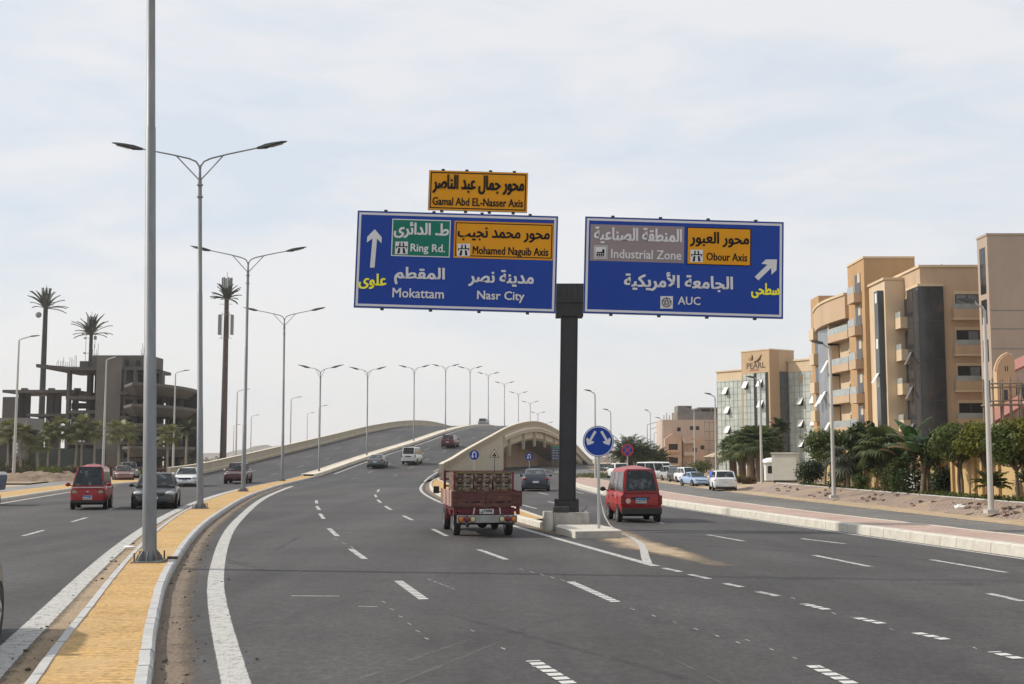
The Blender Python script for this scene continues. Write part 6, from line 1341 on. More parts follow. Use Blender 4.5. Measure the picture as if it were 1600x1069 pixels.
# ------------------------------------------------------------------ left: raw concrete building, gatehouse, disguised masts
M_CON = mat('bare_concrete', (.095, .086, .078), .92, var=.18, scale=.5, bump=.2, bscale=6, dirt_or_glint=(.075, .068, .062), dscale=.25, stretch=(1, 1, .5)); M_CON2 = mat('bare_concrete_lit', (.135, .122, .108), .92, var=.15, scale=.5, dirt_or_glint=(.11, .10, .09), dscale=.3); M_VOID = flat('shaded_interior', (.03, .029, .028), .95); M_REB = flat('rebar', (.09, .06, .045), .9)  # sunlit tone and interior shade are put straight into the concrete and void colours
db = 196; bX = lambda px: PD(px, 600, db).x; bZ = lambda py: PD(800, py, db).z
rc = thing('raw_concrete_building', 'unfinished dark concrete building with open floors and cantilevered curved slabs', 'building', (bX(180), db, -.1)); q = lambda px: bX(px) - rc.location.x
zf = lambda py: bZ(py) + .1
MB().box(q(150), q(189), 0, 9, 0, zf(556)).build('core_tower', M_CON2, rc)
cw = MB().box(q(138), q(229), 1.5, 9, zf(576), zf(554)).build('top_storey', M_CON, rc)
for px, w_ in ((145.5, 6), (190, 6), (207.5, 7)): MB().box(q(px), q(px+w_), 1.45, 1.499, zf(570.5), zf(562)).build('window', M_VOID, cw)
MB().box(q(113), q(126), 3, 6, zf(573), zf(562)).build('roof_block', M_CON, rc)
for i, py in enumerate((573, 619, 641, 664, 690, 716)):             # floor slabs of the middle bays
    x0 = {0: 78, 1: 102}.get(i, 104); MB().box(q(x0), q(229), .4, 14, zf(py+5), zf(py)).build('floor_slab', M_CON, rc)
for px in (102.5, 191, 206.5): MB().box(q(px), q(px+4.5), .5, 1.6, 0, zf(574)).build('column', M_CON, rc)
for px in (112, 228): MB().box(q(px), q(px+6), 7, 8.5, 0, zf(574)).build('column', M_CON, rc)
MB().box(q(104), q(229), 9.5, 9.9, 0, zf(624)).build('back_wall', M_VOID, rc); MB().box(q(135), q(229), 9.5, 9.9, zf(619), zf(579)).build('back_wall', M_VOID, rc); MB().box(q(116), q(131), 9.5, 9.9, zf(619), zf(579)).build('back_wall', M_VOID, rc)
for a, b_, y0, y1 in ((106, 149, 641, 664), (106, 149, 664, 688), (106, 149, 690, 735)): MB().box(q(a), q(b_), 2.0, 2.3, zf(y1), zf(y0+ (10 if y0 == 641 else 5))).build('block_wall', M_CON, rc)
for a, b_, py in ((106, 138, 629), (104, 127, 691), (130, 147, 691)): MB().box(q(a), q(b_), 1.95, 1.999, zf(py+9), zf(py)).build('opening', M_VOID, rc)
for i, py in enumerate((612, 650, 690)):      # jutting middle ledges
    MB().box(q(189), q(208), -.6, .4, zf(py+5), zf(py)).build('ledge', M_CON, rc)
def wing(py, sx, lo):                               # curved slab ends to the right, seen from below
    pts = [(q(229) + (q(281)-q(229))*math.sin(R(a)), 7 - 17*math.cos(R(a))) for a in np.linspace(8, 100, 14)]
    poly_ = [(q(200), pts[0][1] + 8)] + pts + [(q(275), 14), (q(200), 16)]
    zt2 = zf(py) + .55; cx_, cy_ = q(214), 9
    lowp = [(cx_ + (x-cx_)*.78, cy_ + (y-cy_)*.78, zt2 - 1.7) for x, y in poly_]
    MB().loft([[(x, y, zt2) for x, y in poly_], [(x, y, zt2 - .45) for x, y in poly_], lowp]).build('curved_slab', M_CON, rc)
    b = MB()
    for k, (x, y) in enumerate(pts[1:-1]):
        if py < 600:
            for e in (0, .5): b.tube([(x-.25-e*.6, y+e, zf(py)+lo), (x-.25-e*.6+random.uniform(-.1, .1), y+e, zf(py)+lo+1.7+random.random()*.8)], .03, 4)
    if b.v: b.tube([(x-.25, y, zf(py)+.6) for x, y in pts[1:-1]], .03, 4); b.build('rebar', M_REB, rc)
for py in (608, 640, 669, 703): wing(py, 1.0, 0)
for px, y in ((232, 2), (243, 6), (255, 10), (268, 13)): MB().box(q(px), q(px)+.5, y, y+.5, 0, zf(606)).build('column', M_CON, rc)
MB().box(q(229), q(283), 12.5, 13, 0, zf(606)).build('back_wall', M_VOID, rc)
for k, (x0, x1, py) in enumerate(((-12, 104, 607), (28, 104, 645), (10, 104, 666), (62, 104, 677), (62, 104, 700))):     # low wing to the left
    MB().box(q(x0), q(x1), 4 + k*.01, 16, zf(py+ (4.5 if k < 3 else 3)), zf(py)).build('floor_slab', M_CON, rc)
for px in (44, 58, 86, -2, 8): MB().box(q(px), q(px+(11 if px == 44 else 7)), 8, 9, 0, zf(609)).build('column', M_CON, rc)
for px in (46, 88, 2): MB().box(q(px), q(px+8), 8, 9, zf(609), zf(602)).build('column_stub', M_CON, rc)
MB().box(q(-15), q(10), 5, 10, 0, zf(618)).build('block_wall', M_CON, rc); MB().prism([(q(78), -6, zf(573)), (q(104), .4, zf(573)), (q(104), 14, zf(573)), (q(78), 8, zf(573))], (0, 0, -.55)).build('cantilever', M_CON, rc)
for grp in (np.linspace(80, 112, 12), np.linspace(214, 228, 9), (136, 139, 142, 145)):
    b = MB(); z = zf(573 if grp[0] < 120 else 554); b.tube([(q(grp[0]), 2, z + .25), (q(grp[-1]), 2, z + .25)], .035, 4)
    for px in grp: b.tube([(q(px), 2, z), (q(px)+random.uniform(-.15, .15), 2, z + random.uniform(.8, 2.2))], .035, 4)
    b.build('rebar', M_REB, rc)
MB().box(q(65), q(185), -5, -4.9, 0, zf(702)).build('site_hoarding', mat('green_hoarding', (.028, .038, .034), .85, var=.15, scale=.4), rc)
# gatehouse
dg_ = 150; gx = lambda px: PD(px, 600, dg_).x; gz = lambda py: PD(800, py, dg_).z
gh_ = thing('gatehouse', 'low grey gatehouse with a flat cantilevered roof at the left end of the raw building', 'gatehouse', (gx(30), dg_, 0)); q = lambda px: gx(px) - gx(30)
M_GH = wallmat('gatehouse_grey', (.20, .195, .19)); M_GHD = wallmat('gatehouse_dark', (.075, .075, .078))
gq = lambda px, dy: PD(px, 600, dg_ + dy).x - gx(30)
MB().prism([(gq(-40, 0), 0, gz(671)), (gq(46, 0), 0, gz(671)), (gq(70, 5), 5, gz(671)), (gq(70, 9), 9, gz(671)), (gq(-40, 9), 9, gz(671))], (0, 0, gz(653)-gz(671))).build('roof', M_GH, gh_)
MB().box(gq(20, 0), gq(34, 0), .5, 3, 0, gz(671)-.01).build('wall', M_GH, gh_); MB().prism([(gq(36, 3.1), 3.1, 0), (gq(60, 3.1), 3.1, 0), (gq(64, 7), 7, 0), (gq(36, 7), 7, 0)], (0, 0, gz(671)-.01)).build('wall', M_GHD, gh_); MB().box(gq(-40, 3), gq(20, 3)-.3, 3, 7, 0, gz(671)-.01).build('wall', M_GHD, gh_)
b = MB()
for py in (685, 692, 698, 704): b.box(q(26), q(29), .46, .499, gz(py+4), gz(py))
b.build('wall_sign', M_OPENW, gh_); MB().box(q(33), q(36.5), .4, .49, 0, gz(692)).build('door', M_VOID, gh_)
# disguised palm masts: the trunk is a steel tube, the crown plastic fronds round antenna panels
M_MTRUNK = [mat('mast_brown', (.085, .060, .050), .9, var=.3, scale=2, bump=.6, bscale=4), mat('mast_black', (.030, .034, .032), .9, var=.2, scale=2), mat('mast_red_brown', (.085, .060, .054), .9, var=.3, scale=2, bump=.5, bscale=4)]
M_PFROND = mat('plastic_fronds', (.045, .058, .050), .7, var=.3, scale=2); M_ANT = flat('antenna_grey', (.20, .205, .21), .6)
def mast(label, px, ybase, ytop, d, r, mi, spread, up, ex):
    x = PD(px, ybase, d).x; zt = PD(px, ytop, d).z; t = thing('disguised_phone_mast', label, 'phone mast', (x, d, 0), 0, 'phone masts disguised as palms')
    MB().tube([(0, 0, -.2), (0, 0, zt*.5), (0, 0, zt)], [r, r*.87, r*.66], 14).build('trunk', M_MTRUNK[mi], t, smooth=60)
    b = MB(); rng = random.Random(px)
    for i in range(30):
        a = 2*math.pi*i/30 + rng.uniform(-.1, .1); el = R(rng.choice([6, 18, 34, 50, 64, 76]) + rng.uniform(-5, 5)); L = spread*rng.uniform(.85, 1.1); pts = []
        for k in range(6):
            u = k/5; e2 = el - u*u*R(11); pts.append(Vector((math.cos(a)*math.cos(e2)*L*u, math.sin(a)*math.cos(e2)*L*u, zt - .3 + math.sin(e2)*L*u*up)))
        rings = []
        for k, p in enumerate(pts):
            tn = (pts[min(k+1, 5)] - pts[max(k-1, 0)]).normalized(); s_ = tn.cross(Vector((0, 0, 1))).normalized(); n = s_.cross(tn); w_ = [.16, .30, .34, .30, .20, .05][k]
            rings.append([p - s_*w_ + n*.10, p - n*.03, p + s_*w_ + n*.10, p + n*.05])
        b.loft(rings)
    b.build('fronds', M_PFROND, t)
    b = MB()
    for i in range(6): a = 2*math.pi*i/6; b.cbox((math.cos(a)*.75, math.sin(a)*.75, zt + 1.9*up + ex), (.32, .2, 2.6), a)
    b.tube([(0, 0, zt), (0, 0, zt + 4.4)], .05, 5); b.build('antenna_panels', M_ANT, t)
    return t, zt
t, zt = mast('dark disguised palm mast rising behind the low floors of the raw building', 62, 725, 480, 232, .64, 1, 4.2, 1.0, .6)
MB().lathe([(.1, -.3), (.55, -.15), (.6, .05), (.1, .1)], 16, 'Y', (-1.2, -.4, zt-1.6)).build('dish_antenna', M_ANT, t)
t, zt = mast('shorter disguised palm mast standing behind the roof of the raw building', 136.5, 700, 521, 236, .5, 1, 4.2, 1.15, -.2)
b = MB(); b.tube([(-.9, -.3, zt-7), (-.9, -.3, zt-.3)], .05, 5); b.tube([(.9, -.3, zt-3), (.9, -.3, zt-.3)], .05, 5)
for z in (zt-1, zt-4, zt-6): b.tube([(-.95, -.3, z), (0, -.3, z)], .04, 5); b.box(-1.3, -.9, -.45, -.15, z-.15, z+.15)
b.box(.7, 1.2, -.5, -.2, zt-1.3, zt-.6); b.build('brackets', M_ANT, t)
t, zt = mast('reddish brown disguised palm mast standing clear of buildings behind the left parapet', 348.5, 715, 465, 200, .56, 2, 3.0, .95, .3)
b = MB()
for x in (-1.05, 1.05): b.box(x-.22, x+.22, -.5, .1, zt-6.4, zt-3.0)
for x in (-.6, .6): b.tube([(x, -.5, zt-7), (x, -.5, zt-2.5)], .04, 5)
for z in (zt-7, zt-3, zt-1.2, zt-.4): b.tube([(-1.1, -.5, z), (1.1, -.5, z)], .04, 5)
b.build('panel_antennas', M_ANT, t)
# ------------------------------------------------------------------ plants
def leafmat(name, c1, c2, tr=.35, rough=.55):
    m, t, b, N = newmat(name)
    g = N('ShaderNodeNewGeometry'); o = N('ShaderNodeTexCoord').outputs['Object']
    nz = N('ShaderNodeTexNoise', {'Vector': o, 'Scale': 1.1, 'Detail': 3})
    f = N('ShaderNodeMath', {0: g.outputs['Random Per Island'], 1: .55, 2: N('ShaderNodeMapRange', {0: nz.outputs[0], 1: .3, 2: .7, 3: -.05, 4: .5}).outputs[0]}, operation='MULTIPLY_ADD')
    col = N('ShaderNodeMix', {0: f.outputs[0], 6: c4(c1), 7: c4(c2)}, data_type='RGBA').outputs[2]
    t.links.new(col, b.inputs['Base Color']); b.inputs['Roughness'].default_value = rough; b.inputs['Specular IOR Level'].default_value = .3
    tl = N('ShaderNodeBsdfTranslucent', {0: col}); ms = N('ShaderNodeMixShader', {0: tr, 1: b.outputs[0], 2: tl.outputs[0]})
    t.links.new(ms.outputs[0], t.nodes['Material Output'].inputs[0]); return m
L_FIC = leafmat('ficus_leaves', (.022, .042, .010), (.115, .145, .03)); L_YEL = leafmat('yellow_green_leaves', (.055, .075, .010), (.21, .20, .025)); L_DK = leafmat('dark_leaves', (.014, .028, .012), (.055, .085, .028))
L_GRN = leafmat('fan_palm_leaves', (.035, .055, .02), (.12, .145, .05)); L_GREY = leafmat('grey_green_fronds', (.045, .06, .045), (.115, .13, .085)); L_BAN = leafmat('banana_leaves', (.022, .050, .016), (.060, .11, .030), .3, .4); L_LP = leafmat('olive_palm_leaves', (.06, .07, .025), (.20, .20, .075)); L_DATE = leafmat('date_palm_leaves', (.022, .036, .016), (.06, .075, .028)); L_DRY = leafmat('dry_leaves', (.11, .075, .03), (.20, .14, .07))
L_HEDGE = leafmat('hedge_leaves', (.028, .034, .014), (.075, .07, .028)); L_GRASS = leafmat('grass_blades', (.06, .075, .02), (.15, .14, .05))
M_BARK = mat('bark', (.115, .085, .06), .95, var=.3, scale=6, stretch=(1, 1, .2), bump=.6, bscale=20); M_PTRUNK = mat('palm_trunk', (.135, .095, .065), .95, var=.3, scale=7, stretch=(1, 1, 3), bump=.9, bscale=14); M_PTR2 = mat('pale_palm_trunk', (.24, .205, .165), .95, var=.2, scale=6, stretch=(1, 1, 3), bump=.6, bscale=14)
def leaves(name, lobes, n, size, m, parent, seed=0, shell=.55, asp=.55, up=.2):
    """n leaf blades spread through ellipsoid lobes (cx, cy, cz, rx, ry, rz), more of them towards the outside"""
    g = np.random.default_rng(seed + 11); lb = np.array(lobes, float); vol = (lb[:, 3]*lb[:, 4]*lb[:, 5])**.75; k = g.choice(len(lb), n, p=vol/vol.sum())
    d = g.normal(size=(n, 3)); d /= np.linalg.norm(d, axis=1)[:, None]; r = (shell + (1-shell)*g.random(n)**.7) * (1 + .13*g.normal(size=n)); p = lb[k, :3] + d*r[:, None]*lb[k, 3:]
    nrm = d*.7 + g.normal(size=(n, 3))*.6 + np.array([0, 0, up]); nrm /= np.linalg.norm(nrm, axis=1)[:, None]
    a = np.cross(nrm, g.normal(size=(n, 3))); a /= np.linalg.norm(a, axis=1)[:, None]; b = np.cross(nrm, a); s = size*(.6 + .8*g.random(n))[:, None]
    v = np.stack([p - a*s*.5, p + b*s*asp*.5 - nrm*s*.08, p + a*s*.5, p - b*s*asp*.5 - nrm*s*.08], 1).reshape(-1, 3)
    me = bpy.data.meshes.new(name); me.vertices.add(len(v)); me.vertices.foreach_set('co', v.ravel()); me.loops.add(4*n); me.loops.foreach_set('vertex_index', np.arange(4*n)); me.polygons.add(n); me.polygons.foreach_set('loop_start', np.arange(n)*4); me.polygons.foreach_set('loop_total', np.full(n, 4)); me.materials.append(m); me.update(calc_edges=True)
    return link(name, me, parent)
def tree(name, label, loc, H, crown, n, size, m, group=None, seed=1, trunks=1, tr=.09, clear=.45, cat='tree', asp=.55):
    """H: total height; crown = (rx, ry, rz)"""
    t = thing(name, label, cat, loc, 0, group); g = random.Random(seed); rx, ry, rz = crown; cz = H - rz*.95; b = MB(); lobes = []
    for k in range(15):
        a = g.uniform(0, 6.28); e = g.uniform(-.55, 1.0); q = g.uniform(.35, .78); s = g.uniform(.30, .52)
        lobes.append((math.cos(a)*rx*q*math.sqrt(max(.05, 1-e*e*.6)), math.sin(a)*ry*q*math.sqrt(max(.05, 1-e*e*.6)), cz + e*rz*.62, rx*s, ry*s, rz*s*1.05))
    for k in range(trunks):
        x0, y0 = (g.uniform(-.25, .25)*trunks*.5, g.uniform(-.1, .1)); pts = [(x0, y0, -.1), (x0*.9+g.uniform(-.06, .06), y0, H*clear*.5), (x0*.7, y0, H*clear)]
        b.tube(pts + [(x0*.4, y0, cz)], [tr, tr*.85, tr*.7, tr*.3], 8)
        for l in g.sample(lobes, 5): b.tube([(x0*.75, y0, H*clear*.9), (l[0]*.5, l[1]*.5, (l[2]+H*clear)/2), (l[0]*.9, l[1]*.9, l[2])], [tr*.55, tr*.35, tr*.12], 6)
    b.build('trunk', M_BARK, t, smooth=60)
    leaves('crown', lobes, n, size, m, t, seed, asp=asp); return t
def bush(name, label, loc, r, n, size, m, seed=1, cat='bush', group=None, stems=True, asp=.55):
    t = thing(name, label, cat, loc, 0, group); g = random.Random(seed); lobes = [(g.uniform(-.55, .55)*r[0], g.uniform(-.55, .55)*r[1], r[2]*g.uniform(.35, 1.25), r[0]*g.uniform(.35, .6), r[1]*g.uniform(.35, .6), r[2]*g.uniform(.35, .6)) for _ in range(12)]
    b = MB()
    for l in lobes[:6]: b.tube([(l[0]*.15, l[1]*.15, -.05), (l[0]*.6, l[1]*.6, l[2]*.55), (l[0], l[1], l[2])], [.035, .025, .01], 5)
    b.build('stems', M_BARK, t); leaves('foliage', lobes, n, size, m, t, seed, shell=.35, asp=asp); return t
def frond_mesh(b, base, az, el, L, kind, g, droop=45, w=.5):
    pts = []; p = Vector(base); k = 9
    for i in range(k):
        e = R(el) - R(droop)*(i/(k-1))**1.6; pts.append(p.copy()); p = p + Vector((math.cos(az)*math.cos(e), math.sin(az)*math.cos(e), math.sin(e)))*L/(k-1)
    b.tube(pts, [.022*(1-i/k)+.004 for i in range(k)], 4)
    side = Vector((-math.sin(az), math.cos(az), 0))
    if kind == 'pinnate':
        n = 26
        for i in range(3, n):
            u = i/(n-1)*(k-1.001); j = int(u); q = pts[j].lerp(pts[j+1], u-j); tn = (pts[j+1]-pts[j]).normalized(); up = side.cross(tn).normalized() * (1 if side.cross(tn).z > 0 else -1)
            for s in (-1, 1):
                ll = w*math.sin(math.pi*min(1, .15+.85*i/n))**.6*g.uniform(.8, 1.1); d = (side*s*.8 + tn*.55 + up*g.uniform(-.15, .35)).normalized(); wd = tn*.022
                e = q + d*ll - Vector((0, 0, ll*.22)); b.add([q-wd, q+wd, q + d*ll*.55 + wd, e, q + d*ll*.55 - wd], [(0, 1, 2, 3, 4)])
    else:                                       # fan: blades spread from the end of the stalk
        i0 = k*5//9; q = pts[i0]; tn = (pts[i0+1]-pts[i0-1]).normalized(); up = side.cross(tn).normalized(); up = up if up.z > 0 else -up
        for i in range(17):
            a = R(-115 + 230*i/16); d = (tn*math.cos(a) + side*math.sin(a) + up*.12).normalized(); ll = w*(.75+.35*math.cos(a*.6))*g.uniform(.9, 1.1); wd = d.cross(up).normalized()*ll*.075
            e = q + d*ll - Vector((0, 0, ll*.30)); mid = q + d*ll*.6 + up*.02; b.add([q, mid+wd, e, mid-wd], [(0, 1, 2, 3)])
def palm(name, label, loc, H, r0, r1, nf, L, kind, m, tm, group=None, seed=1, lean=(0, 0), droop=50, w=.55, els=(-25, 80), skirt=False):
    t = thing(name, label, 'palm', loc, 0, group); g = random.Random(seed); top = Vector((lean[0], lean[1], H)); b = MB()
    k = 9; b.tube([(lean[0]*(i/k)**1.4, lean[1]*(i/k)**1.4, -.1 + (H+.1)*i/k) for i in range(k+1)], [(r0+(r1-r0)*i/k)*(1+.06*(i % 2)) for i in range(k+1)], 10); b.build('trunk', tm, t, smooth=60)
    b = MB()
    for i in range(nf): frond_mesh(b, top, i*2.39996 + g.uniform(-.2, .2), els[0] + (els[1]-els[0])*(i+.5)/nf + g.uniform(-6, 6), L*g.uniform(.85, 1.1), kind, g, droop, w)
    b.build('crown', m, t, fix=False)
    if skirt:
        b = MB()
        for i in range(14): frond_mesh(b, top - Vector((0, 0, .15)), i*2.4, -55 + g.uniform(-15, 10), L*.7, kind, g, 25, w*.8)
        b.build('dry_skirt', L_DRY, t, fix=False)
    return t
def strip_at(px, off_=.5, y=None):           # a place in the planting strip between bank and wall, seen at pixel column px
    lo, hi = 30, 90
    for _ in range(40):
        mid_ = (lo+hi)/2; x = PT(mid_) + off_
        if 800 + x/mid_*F/math.cos(PITCH)*math.cos(PITCH) > px: lo = mid_
        else: hi = mid_
    return Vector((PT(lo) + off_, lo, .55))
GT = 'clipped ficus trees in front of the yellow wall'
zt = lambda py, d: PD(800, py, d).z
def hgt(py, v): return zt(py, v.y) - v.z
v = strip_at(1296, .6); tree('ficus_tree', 'broad clipped ficus with several thin trunks behind the lamp post, left of the rubber tree', v, hgt(673, v), (1.75, 1.2, 1.05), 3600, .17, L_FIC, GT, 3, 3, .07, .42)
v = strip_at(1492, .6); tree('ficus_tree', 'broad dark green ficus with two slanting trunks right of the banana clump', v, hgt(664, v), (1.35, 1.1, .95), 3800, .15, L_FIC, GT, 5, 2, .08, .42)
v = strip_at(1533, .8); tree('ficus_tree', 'yellow-green sunlit ficus crown just behind the lamp post on the paver bank', v, hgt(657, v), (1.1, 1.0, .95), 3200, .15, L_YEL, GT, 7, 1, .07, .42)
v = strip_at(1582, .45); tree('ficus_tree', 'large ficus at the edge of the photo with one dark trunk', v, hgt(655, v), (1.25, 1.2, 1.05), 4200, .15, L_FIC, GT, 9, 1, .08, .40)
v = strip_at(1608, .9); tree('ficus_tree', 'yellowish ficus crown peeping over the large one at the edge of the photo', v, hgt(651, v), (1.1, 1.0, .9), 2600, .15, L_YEL, GT, 10, 1, .07, .42)
v = strip_at(1452, .7); tree('ficus_tree', 'dark ficus crown tucked between banana clump and broad ficus', v, hgt(672, v), (1.0, .9, .95), 2400, .15, L_DK, GT, 12, 1, .06, .42)
v = strip_at(1347, .6); tree('rubber_tree', 'upright dark rubber tree with big leaves in front of the ochre tower', v, hgt(655, v), (1.05, .95, 1.75), 2200, .30, L_DK, None, 14, 2, .06, .3, asp=.6)
v = strip_at(1372, .25); tree('rubber_tree', 'lighter bushy rubber tree right of the upright dark one', v, hgt(684, v), (.75, .7, 1.1), 1300, .24, L_FIC, None, 16, 1, .05, .3, asp=.6)
v = strip_at(1263, .5); bush('juniper_bush', 'dark dense bush beside the utility cabinet', v, (.95, .8, 1.05), 3000, .13, L_DK, 4)
v = strip_at(1380, .1); bush('shrub', 'rounded light green shrub on the bank top left of the banana clump', v, (.75, .6, .85), 2200, .11, leafmat('light_shrub_leaves', (.04, .06, .018), (.14, .15, .045)), 6)
v = strip_at(1418, .1); bush('oleander', 'dark shrub dotted with white blossom at the foot of the banana clump', v, (.6, .5, .85), 1500, .13, L_DK, 8)
leaves('blossom', [(0, -.45, .55, .35, .15, .45)], 60, .08, mat('white_petals', (.75, .74, .70), .6), bpy.data.objects['oleander'], 3)
v = strip_at(1338, .15); bush('shrub', 'low round shrub under the rubber trees beside the grey feathery palm', v, (.6, .5, .55), 1300, .11, L_FIC, 61)
v = strip_at(1402, .35); bush('shrub', 'tall mid-green shrub between the leaning fan palm and the banana clump', v, (.75, .6, 1.15), 2400, .13, L_FIC, 62)
v = strip_at(1305, .25); bush('shrub', 'dark low shrub right of the dense bush beside the utility cabinet', v, (.7, .5, .6), 1400, .11, L_DK, 63)
v = strip_at(1470, .85); bush('shrub', 'dark shrub against the wall right of the banana clump', v, (.7, .4, .9), 1600, .12, L_DK, 64)
def banana(label, loc, H, seed):
    t = thing('banana_plant', label, 'banana plant', loc, 0, 'banana plants before the yellow wall'); g = random.Random(seed); b = MB(); lv = MB(); dr = MB()
    b.tube([(0, 0, -.1), (g.uniform(-.1, .1), 0, H*.35), (g.uniform(-.2, .2), g.uniform(-.1, .1), H*.6)], [.14, .11, .07], 9); top = Vector(b.v[-1])
    for i in range(11):
        az = i*2.4 + g.uniform(-.3, .3); el = g.uniform(30, 82); L = H*.55*g.uniform(.8, 1.15); pts = []; p = Vector((0, 0, H*.58)); k = 8
        for j in range(k): e = R(el) - R(75)*(j/(k-1))**1.8; pts.append(p.copy()); p = p + Vector((math.cos(az)*math.cos(e), math.sin(az)*math.cos(e), math.sin(e)))*L/(k-1)
        side = Vector((-math.sin(az), math.cos(az), 0))
        for j in range(1, k-1):
            w0 = .30*math.sin(math.pi*(j-.6)/(k-1.2))**.7 if j > 1 else .08; w1 = .30*math.sin(math.pi*min((j+.4)/(k-1.2), .98))**.7
            for s in (-1, 1): (lv if i < 9 else dr).add([pts[j], pts[j+1], pts[j+1]+side*s*w1-Vector((0, 0, w1*.35))+(pts[j+1]-pts[j])*g.uniform(-.12, .12), pts[j]+side*s*w0-Vector((0, 0, w0*.35))], [(0, 1, 2, 3)])
    b.build('stem', M_PTRUNK, t, smooth=60); lv.build('leaves', L_BAN, t, fix=False); dr.build('dead_leaves', L_DRY, t, fix=False); return t
for px, o_, py, lab, sd in ((1424, .6, 655, 'tallest banana plant with a leaf pointing up past the cream block', 1), (1437, .3, 668, 'banana plant in the middle of the clump with brown stem', 2), (1448, .8, 676, 'banana plant at the right side of the clump', 3), (1410, .8, 690, 'short banana plant at the left side of the clump', 4)):
    v = strip_at(px, o_); banana(lab, v, hgt(py, v)*.98, sd)
v = strip_at(1392, .7); palm('fan_palm', 'leaning fan palm with a curved trunk left of the banana clump', v, hgt(700, v), .16, .10, 26, 1.1, 'fan', L_GRN, M_PTR2, None, 3, (-.55, 0), 50, .75)
v = strip_at(1322, .3); palm('bismarck_palm', 'grey feathery palm with hanging fronds under the broad ficus', v, hgt(715, v), .12, .09, 24, 1.15, 'fan', L_GREY, M_PTR2, None, 5, (0, 0), 75, .75, (-50, 60))
v = strip_at(1545, .05); palm('small_palm', 'small bushy palm at the foot of the wall behind the lamp post', v, .55, .06, .05, 20, .85, 'pinnate', L_FIC, M_PTR2, None, 6, (0, 0), 60, .28, (5, 80))
v = strip_at(1597, .2); palm('yucca', 'spiky grey yucca at the edge of the photo before the wall', v, hgt(752, v), .07, .06, 30, .5, 'pinnate', L_GREY, M_BARK, None, 7, (0, 0), 15, .08, (-20, 85))
p = P(1251, 752, .1); p.y += 8; palm('fan_palm', 'dark spiky palm showing above the broad ficus in front of the hotel right wing', p, 4.9, .2, .16, 26, 1.2, 'pinnate', L_DK, M_PTRUNK, None, 8, (0, 0), 40, .45)
GPM = 'fan palms in front of the hotel'
for k, (px, py, H, dd, lab) in enumerate(((1146, 752, 2.6, 0, 'fan palm at the left end of the row before the hotel'), (1160, 754, 3.0, 1, 'fan palm second from the left before the hotel'), (1174, 755, 3.3, 0, 'fan palm in the middle of the row before the hotel sign tower'), (1187, 756, 3.4, 2, 'fan palm right of the sign tower middle, behind the lamp post'), (1200, 754, 3.4, 0, 'fan palm at the right end of the row beside the kiosk'))):
    p = P(px, py, .08); p.y += dd + 6; p.x *= p.y/(p.y-dd-6); palm('fan_palm', lab, p, H, .38, .30, 34, 1.55, 'fan', L_GRN, M_PTRUNK, GPM, 20+k, (0, 0), 45, 1.05, (-30, 82))
for k, (px, py, r, lab, m) in enumerate(((1143, 757, (.9, .7, .5), 'yellow-green low shrub under the fan palms', L_YEL), (1172, 757, (1.1, .6, .45), 'reddish dry shrub under the middle fan palms', L_DRY), (1092, 746, (1.7, 1.4, 1.3), 'small leafy tree-like bush before the pink villa block', L_FIC), (1108, 744, (1.5, 1.2, 1.2), 'small leafy bush behind the blue barrel', L_FIC))):
    p = P(px, py, .06); p.y += 5 if k > 1 else 1; bush('shrub', lab, p, r, 1500, .16, m, 40+k)
GDP = 'date palms behind the red minivan'
for k, (px, top, H, d, lab) in enumerate(((972, 690, 3.3, 128, 'date palm at the left of the dark clump behind the no stopping sign'), (985, 683, 4.0, 133, 'tallest date palm of the dark clump behind the no stopping sign'), (997, 690, 3.5, 130, 'date palm right of the tallest in the dark clump'), (1010, 698, 3.2, 140, 'date palm beside the thin dark poles'), (1022, 706, 2.8, 150, 'date palm smallest and farthest right of the clump'), (1032, 710, 2.6, 155, 'date palm touching the left edge of the pink villa block'))):
    p = Vector((PD(px, 700, d).x, d, .03)); palm('date_palm', lab, p, H*.72, .35, .28, 40, 2.5 if k < 3 else 2.0, 'pinnate', L_DATE, M_PTRUNK, GDP, 50+k, (0, 0), 55, .5, (-35, 82))
# low ground cover along the bank top, litter and loose pavers
GC = [(PT(y)+.35, y, .62, .35, 1.0, .16) for y in np.arange(39, 58, 1.1)] + [(PT(y)+.4, y, .62, .3, .9, .12) for y in np.arange(58, 74, 1.6)]
o = leaves('ground_cover', GC, 5200, .10, L_FIC, None, 77, .2); o['kind'] = 'stuff'
M_LOOSE = mat('loose_pavers', (.22, .155, .125), .9, var=.3, scale=5)
b = MB(); gl = random.Random(5)
for (y0, n, sp_) in ((42.5, 22, 1.6), (45, 8, 1.3), (56, 11, 1.2), (63, 8, 1.5), (70, 7, 2), (50, 5, 2.5)):
    for k in range(n):
        y = y0 + gl.gauss(0, sp_*.6); f_ = gl.uniform(.15, .75); x = SB(y)*(1-f_) + PT(y)*f_; z = .09 + .46*f_ + gl.choice([.03, .03, .09]); b.cbox((x, y, z), (.22, .11, .07), gl.uniform(0, 3), 0, 0, gl.uniform(-.3, .3), gl.uniform(-.3, .3))
o = b.build('loose_paver_rubble', M_LOOSE); o['kind'] = 'stuff'
for px, py, lab in ((1500, 795, 'crumpled white plastic bag lying on the paver bank beside loose pavers'), (1471, 785, 'small white scrap of plastic lying on the paver bank')):
    v = P(px, py, .3); b = MB(); b.ell((0, 0, .06), (.22, .14, .09), 0, 9, 6); g = random.Random(px); b.v = [(x*g.uniform(.7, 1.3), y*g.uniform(.7, 1.3), z*g.uniform(.6, 1.4)) for x, y, z in b.v]
    o = b.build('plastic_bag', mat('white_plastic', (.7, .7, .7), .5)); o.location = v; tag(o, lab, 'litter')
b = MB(); gp_ = random.Random(9)
